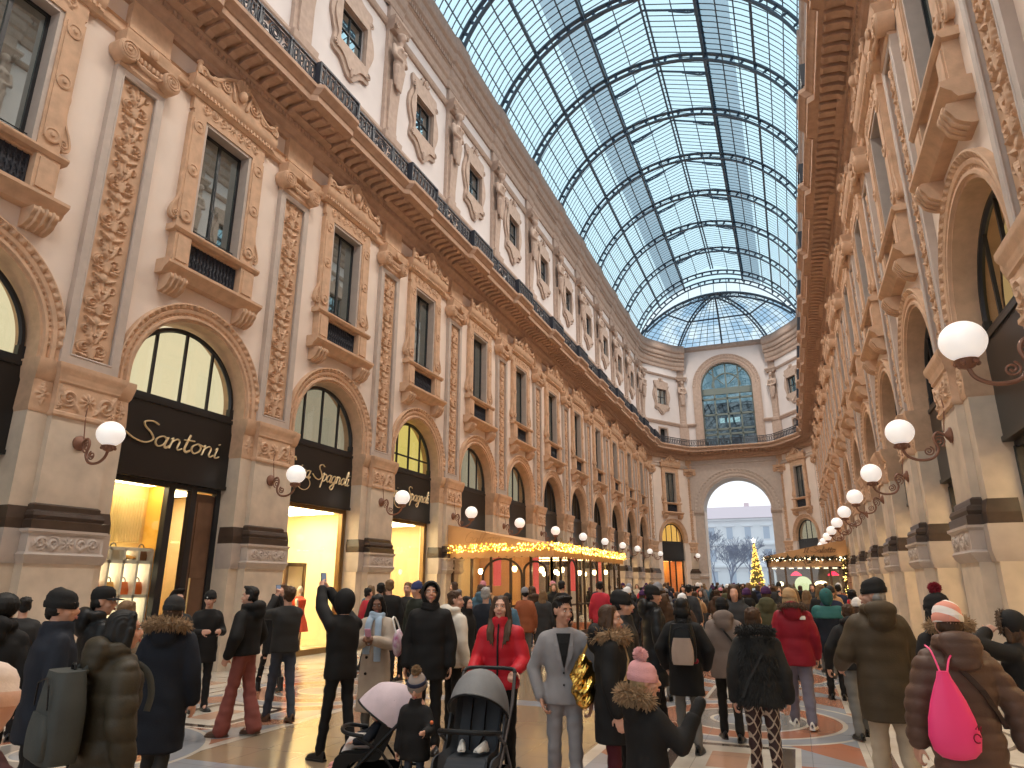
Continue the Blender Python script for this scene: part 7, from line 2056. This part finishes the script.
def build_crowd():
    """people further down the gallery: six figures, then copies with clothes of their own"""
    R_ = math.radians
    arche = []
    specs = [
        dict(coat=dict(hem=.44, g=1.12), hair=('short', 'black'), fig=dict(stride=.3)),
        dict(coat=dict(hem=.36, g=1.15, hood='down', quilt=(.008, .13)), hair=('bob', 'brown'), fig=dict(stride=.22)),
        dict(coat=dict(hem=.48, g=1.16, hood='down', sleeve=(.09, .08, .06)), hair=('short', 'brown'), fig=dict(armL=((.2, .5, -.7), (-.3, .7, 1)), armR=((.2, .5, -.7), (-.3, .7, 1)))),
        dict(coat=dict(hem=.30, g=1.1, flare=.02, collar=.04), hair=('long', 'light'), fig=dict(stride=.2)),
        dict(coat=dict(hem=.44, g=1.14), hair=('short', 'black'), hat=True, fig=dict(stride=.28, swap=True)),
        dict(coat=dict(hem=.40, g=1.18, quilt=(.01, .10), hood='down'), hair=('short', 'brown'), hat=True, fig=dict(stride=.1)),
    ]
    HATM = cloth('crowd_hat', (.02, .02, .02))
    for sp in specs:
        c = dict(sp['coat'], m=BLK, voxel=.024)
        r, F = person('x', 0, -30, 1.72, 0, c, (CHAR,), hair=sp['hair'], fig=sp['fig'], face=False, voxel=.020, hat=dict(kind='beanie', m=HATM) if sp.get('hat') else None)
        arche.append(r)
    COATS = [('black', (.014, .013, .013)), ('tan', (.42, .25, .13)), ('rust', (.30, .09, .04)), ('bright red', (.48, .03, .05)), ('navy', (.018, .024, .05)), ('grey', (.16, .16, .165)), ('slate blue', (.07, .14, .20)), ('olive', (.09, .085, .045)), ('burgundy', (.11, .012, .03)), ('cream', (.55, .48, .38)), ('brown', (.08, .045, .028)), ('charcoal', (.04, .04, .042))]
    HATS = [None, ('black', (.014, .013, .013)), ('white', (.72, .70, .70)), ('purple', (.07, .025, .09)), ('grey', (.25, .25, .27)), ('pink', (.62, .25, .30))]
    used = set(); R = random.Random(21)
    def setm(o, m):
        if o.data and o.material_slots: o.material_slots[0].link = 'OBJECT'; o.material_slots[0].material = m
    free = list(arche)
    def add(X, Y, H, yaw, coat, hat, a, where):
        if arche[a] in free: r = arche[a]; free.remove(r)
        else: r = copy_tree(arche[a])
        s = H / 1.72; r.location = (X, Y, 0); r.rotation_euler = (0, 0, yaw); r.scale = (s, s, s)
        cn, cc = COATS[coat]
        for ch in r.children:
            nm = ch.name.split('.')[0]
            if nm == 'coat': setm(ch, cloth(('c_' + cn).replace(' ', '_'), cc))
            if nm == 'trousers': setm(ch, (BLK, CHAR, JEANS, GREYT)[int(X * 7 + Y * 3) % 4])
            if nm == 'beanie' and hat and hat[0] != 'black':
                hm = cloth('h_' + hat[0], hat[1])
                for sl in ch.material_slots: sl.link = 'OBJECT'; sl.material = hm
        hats = f'{hat[0]} hat' if hat else ('black hair', 'brown hair', 'brown hair', 'long fair hair', '', '')[a]
        lab = f'person in {cn} coat, {hats}, {where}'
        r['label'] = lab; r['category'] = 'person'; r['group'] = 'crowd along the gallery'
        return lab
    named = [(1.77, 20, 1.58, 0, 1, None, 2, 'arms raised far down the hall'), (3.34, 16, 1.66, 0, 6, None, 2, 'photographing the golden tree'), (3.86, 13.2, 1.72, 0, 7, 3, 5, 'behind the crimson parka'), (3.15, 15, 1.71, 0, 0, 1, 4, 'under the golden tree'),
             (3.45, 14.6, 1.68, .3, 0, 1, 5, 'beside the one under the golden tree'), (1.0, 15, 1.70, 2.6, 0, 2, 5, 'right of the café terrace'), (-.37, 18, 1.84, .2, 3, None, 0, 'before the café terrace'), (-1.09, 17, 1.85, -.4, 0, None, 0, 'standing tall before the café terrace'),
             (-1.33, 15, 1.69, .5, 2, 4, 4, 'in front of the terrace corner'), (-1.25, 16, 1.64, .2, 11, None, 3, 'in front of the terrace corner'), (2.44, 13, 1.60, 2.9, 10, 2, 4, 'facing the camera behind the beige backpack'), (1.94, 14.2, 1.60, 3.0, 5, None, 1, 'facing the camera behind the beige backpack'),
             (-1.7, 16.5, 1.72, .9, 10, None, 1, 'near the terrace door'), (5.3, 14.5, 1.68, .1, 8, None, 0, 'left of the pavilion wall'), (5.0, 16, 1.72, 3.0, 4, 1, 4, 'facing the camera by the pavilion'), (4.3, 15.2, 1.70, .2, 11, None, 3, 'walking to the pavilion')]
    labs = set()
    for X, Y, H, yaw, c, h, a, w in named: labs.add(add(X, Y, H, yaw, c, HATS[h] if h is not None else None, a, w))
    # the rest, scattered down the hall by rows of depth
    places = []
    rows = [(11.5, 14, 5), (14, 18, 12), (18, 23, 18), (23, 30, 24), (30, 40, 26), (40, 55, 24), (55, 66, 12)]
    zone = ['behind the nearest walkers', 'before the terrace', 'at the terrace front', 'beside the café terrace', 'past the café terrace', 'level with the pavilion', 'by the great arch']
    across = ['at the left wall', 'left of the middle', 'in the middle', 'right of the middle', 'at the right wall']
    pts = []
    for z, (y0, y1, n) in enumerate(rows):
        tries = 0; k = 0
        while k < n and tries < 4000:
            tries += 1
            Y = R.uniform(y0, y1); X = R.uniform(-6.0, 5.9)
            if 21 < Y < 33.5 and X < -2.4: continue
            if Y > 38.8 and X > 2.5 and Y < 47: continue
            if Y < 16 and -3.2 < X < 1.6 and R.random() < .7: continue
            if any(math.hypot(X - a, Y - b) < .62 for a, b in pts): continue
            if any(math.hypot(X - o[0], Y - o[1]) < .62 for o in named): continue
            if Y < 14 and any(math.hypot(X - a, Y - b) < .8 for a, b in ((-3.02, 12), (-3.6, 12.6), (-2.9, 12.5), (-1.85, 11), (4.81, 13), (5.13, 11), (4.27, 10.4))): continue
            for t in range(60):
                a = R.randrange(6); c = R.choice((0, 0, 0, 0, 4, 4, 11, 11, 11, 10, 10, 5, 1, 2, 3, 6, 7, 8, 9)); h = HATS[R.randrange(1, 6)] if a > 3 else None
                w = f'{zone[z]}, {across[min(4, int((X + 6) / 2.4))]}'
                lab = f'person in {COATS[c][0]} coat, ' + (f'{h[0]} hat' if h else ('black hair', 'brown hair', 'brown hair', 'long fair hair', '', '')[a]) + ', ' + w
                if lab not in labs: break
            labs.add(lab); pts.append((X, Y)); k += 1
            yaw = R.choice((0, 0, 0, R.uniform(-.6, .6), R.uniform(0, 6.28), PI))
            add(X, Y, R.uniform(1.55, 1.84), yaw, c, h, a, w)
    # out in the square
    for i in range(14):
        X = R.uniform(-4, 6); Y = R.uniform(72, 92); a = R.randrange(6); c = i % 12; h = HATS[1 + i % 5] if a > 3 else None
        if math.hypot(X - .55, Y - 82) < 2: X += 3
        if any(math.hypot(X - p_[0], Y - p_[1]) < 1 for p_ in pts): Y += 1.6
        pts.append((X, Y))
        add(X, Y, R.uniform(1.6, 1.8), R.uniform(0, 6), c, h, a, f'out in the square, {ORD[i]} from the arch')
# ------------------------------------------------------------------ camera, sky, added fill spots
def build_camera():
    cam = bpy.data.cameras.new('camera'); o = bpy.data.objects.new('camera', cam); COL.objects.link(o)
    f = 680.0
    g = np.array([795 - 512, 583 - 384, f]); g /= np.linalg.norm(g)
    up = np.array([0, -1.0, 0]); up[2] = -(up @ g) / g[2]; up /= np.linalg.norm(up)
    r = -np.cross(up, g)
    B = np.array([r, g, up])            # rows: world X, Y, Z in camera coordinates (x right, y down, z forward)
    M = Matrix(((B[0][0], -B[0][1], -B[0][2], 4.35), (B[1][0], -B[1][1], -B[1][2], 0), (B[2][0], -B[2][1], -B[2][2], 1.8), (0, 0, 0, 1)))
    o.matrix_world = M
    cam.sensor_width = 36; cam.lens = f / 1024 * 36; cam.clip_start = .05; cam.clip_end = 600
    SC.camera = o
def build_light():
    w = bpy.data.worlds.new('sky'); SC.world = w; w.use_nodes = True; nt = w.node_tree
    bg = nt.nodes['Background']
    tc = nt.nodes.new('ShaderNodeTexCoord'); sp = nt.nodes.new('ShaderNodeSeparateXYZ'); nt.links.new(tc.outputs['Generated'], sp.inputs[0])
    rp = nt.nodes.new('ShaderNodeValToRGB'); nt.links.new(sp.outputs[2], rp.inputs[0])
    rp.color_ramp.elements[0].color = (1.0, .98, 1.0, 1); rp.color_ramp.elements[0].position = .0
    rp.color_ramp.elements[1].color = (.74, .92, 1.0, 1); rp.color_ramp.elements[1].position = .45
    nt.links.new(rp.outputs[0], bg.inputs[0]); bg.inputs[1].default_value = 1.15
    for k in KS:  # unseen fill spots added near the ribs to brighten the walls, no fixtures
        for s in (-1, 1):
            l = bpy.data.lights.new('fill_spot', 'SPOT'); l.energy = FILL_POWER; l.color = (1, .88, .75); l.spot_size = math.radians(125); l.spot_blend = .9; l.shadow_soft_size = .35
            o = bpy.data.objects.new('fill_spot', l); COL.objects.link(o); o.location = (s * 5.2, pier_y(k) + P / 2, 26.6)
            d = Vector((-s * 9.5, 0, -19)); o.rotation_euler = d.to_track_quat('-Z', 'Y').to_euler()
    v = SC.view_settings; v.view_transform = 'Standard'; v.look = 'None'; v.exposure = 0.06; v.gamma = 1.0; v.use_curve_mapping = False
    SC.cycles.use_denoising = True
    SC.cycles.max_bounces = 7; SC.cycles.diffuse_bounces = 4; SC.cycles.glossy_bounces = 3; SC.cycles.transparent_max_bounces = 14
    SC.cycles.sample_clamp_indirect = 6.0
    SC.cycles.caustics_reflective = False; SC.cycles.caustics_refractive = False
FILL_POWER = 2050
import time as _t
_T = _t.time()
def lap(n):
    global _T
    print('LAP', n, round(_t.time() - _T, 1)); _T = _t.time()
build_floor(); build_walls(); lap('walls'); build_modules(); lap('modules'); build_cornices(); build_railing(); lap('cornice'); build_vault(); lap('vault')
build_lamps(); build_shops(); build_terrace(); build_pavilion(); build_outside(); lap('rest')
if 'build_people' in globals(): build_people(); lap('people')
build_camera(); build_light()
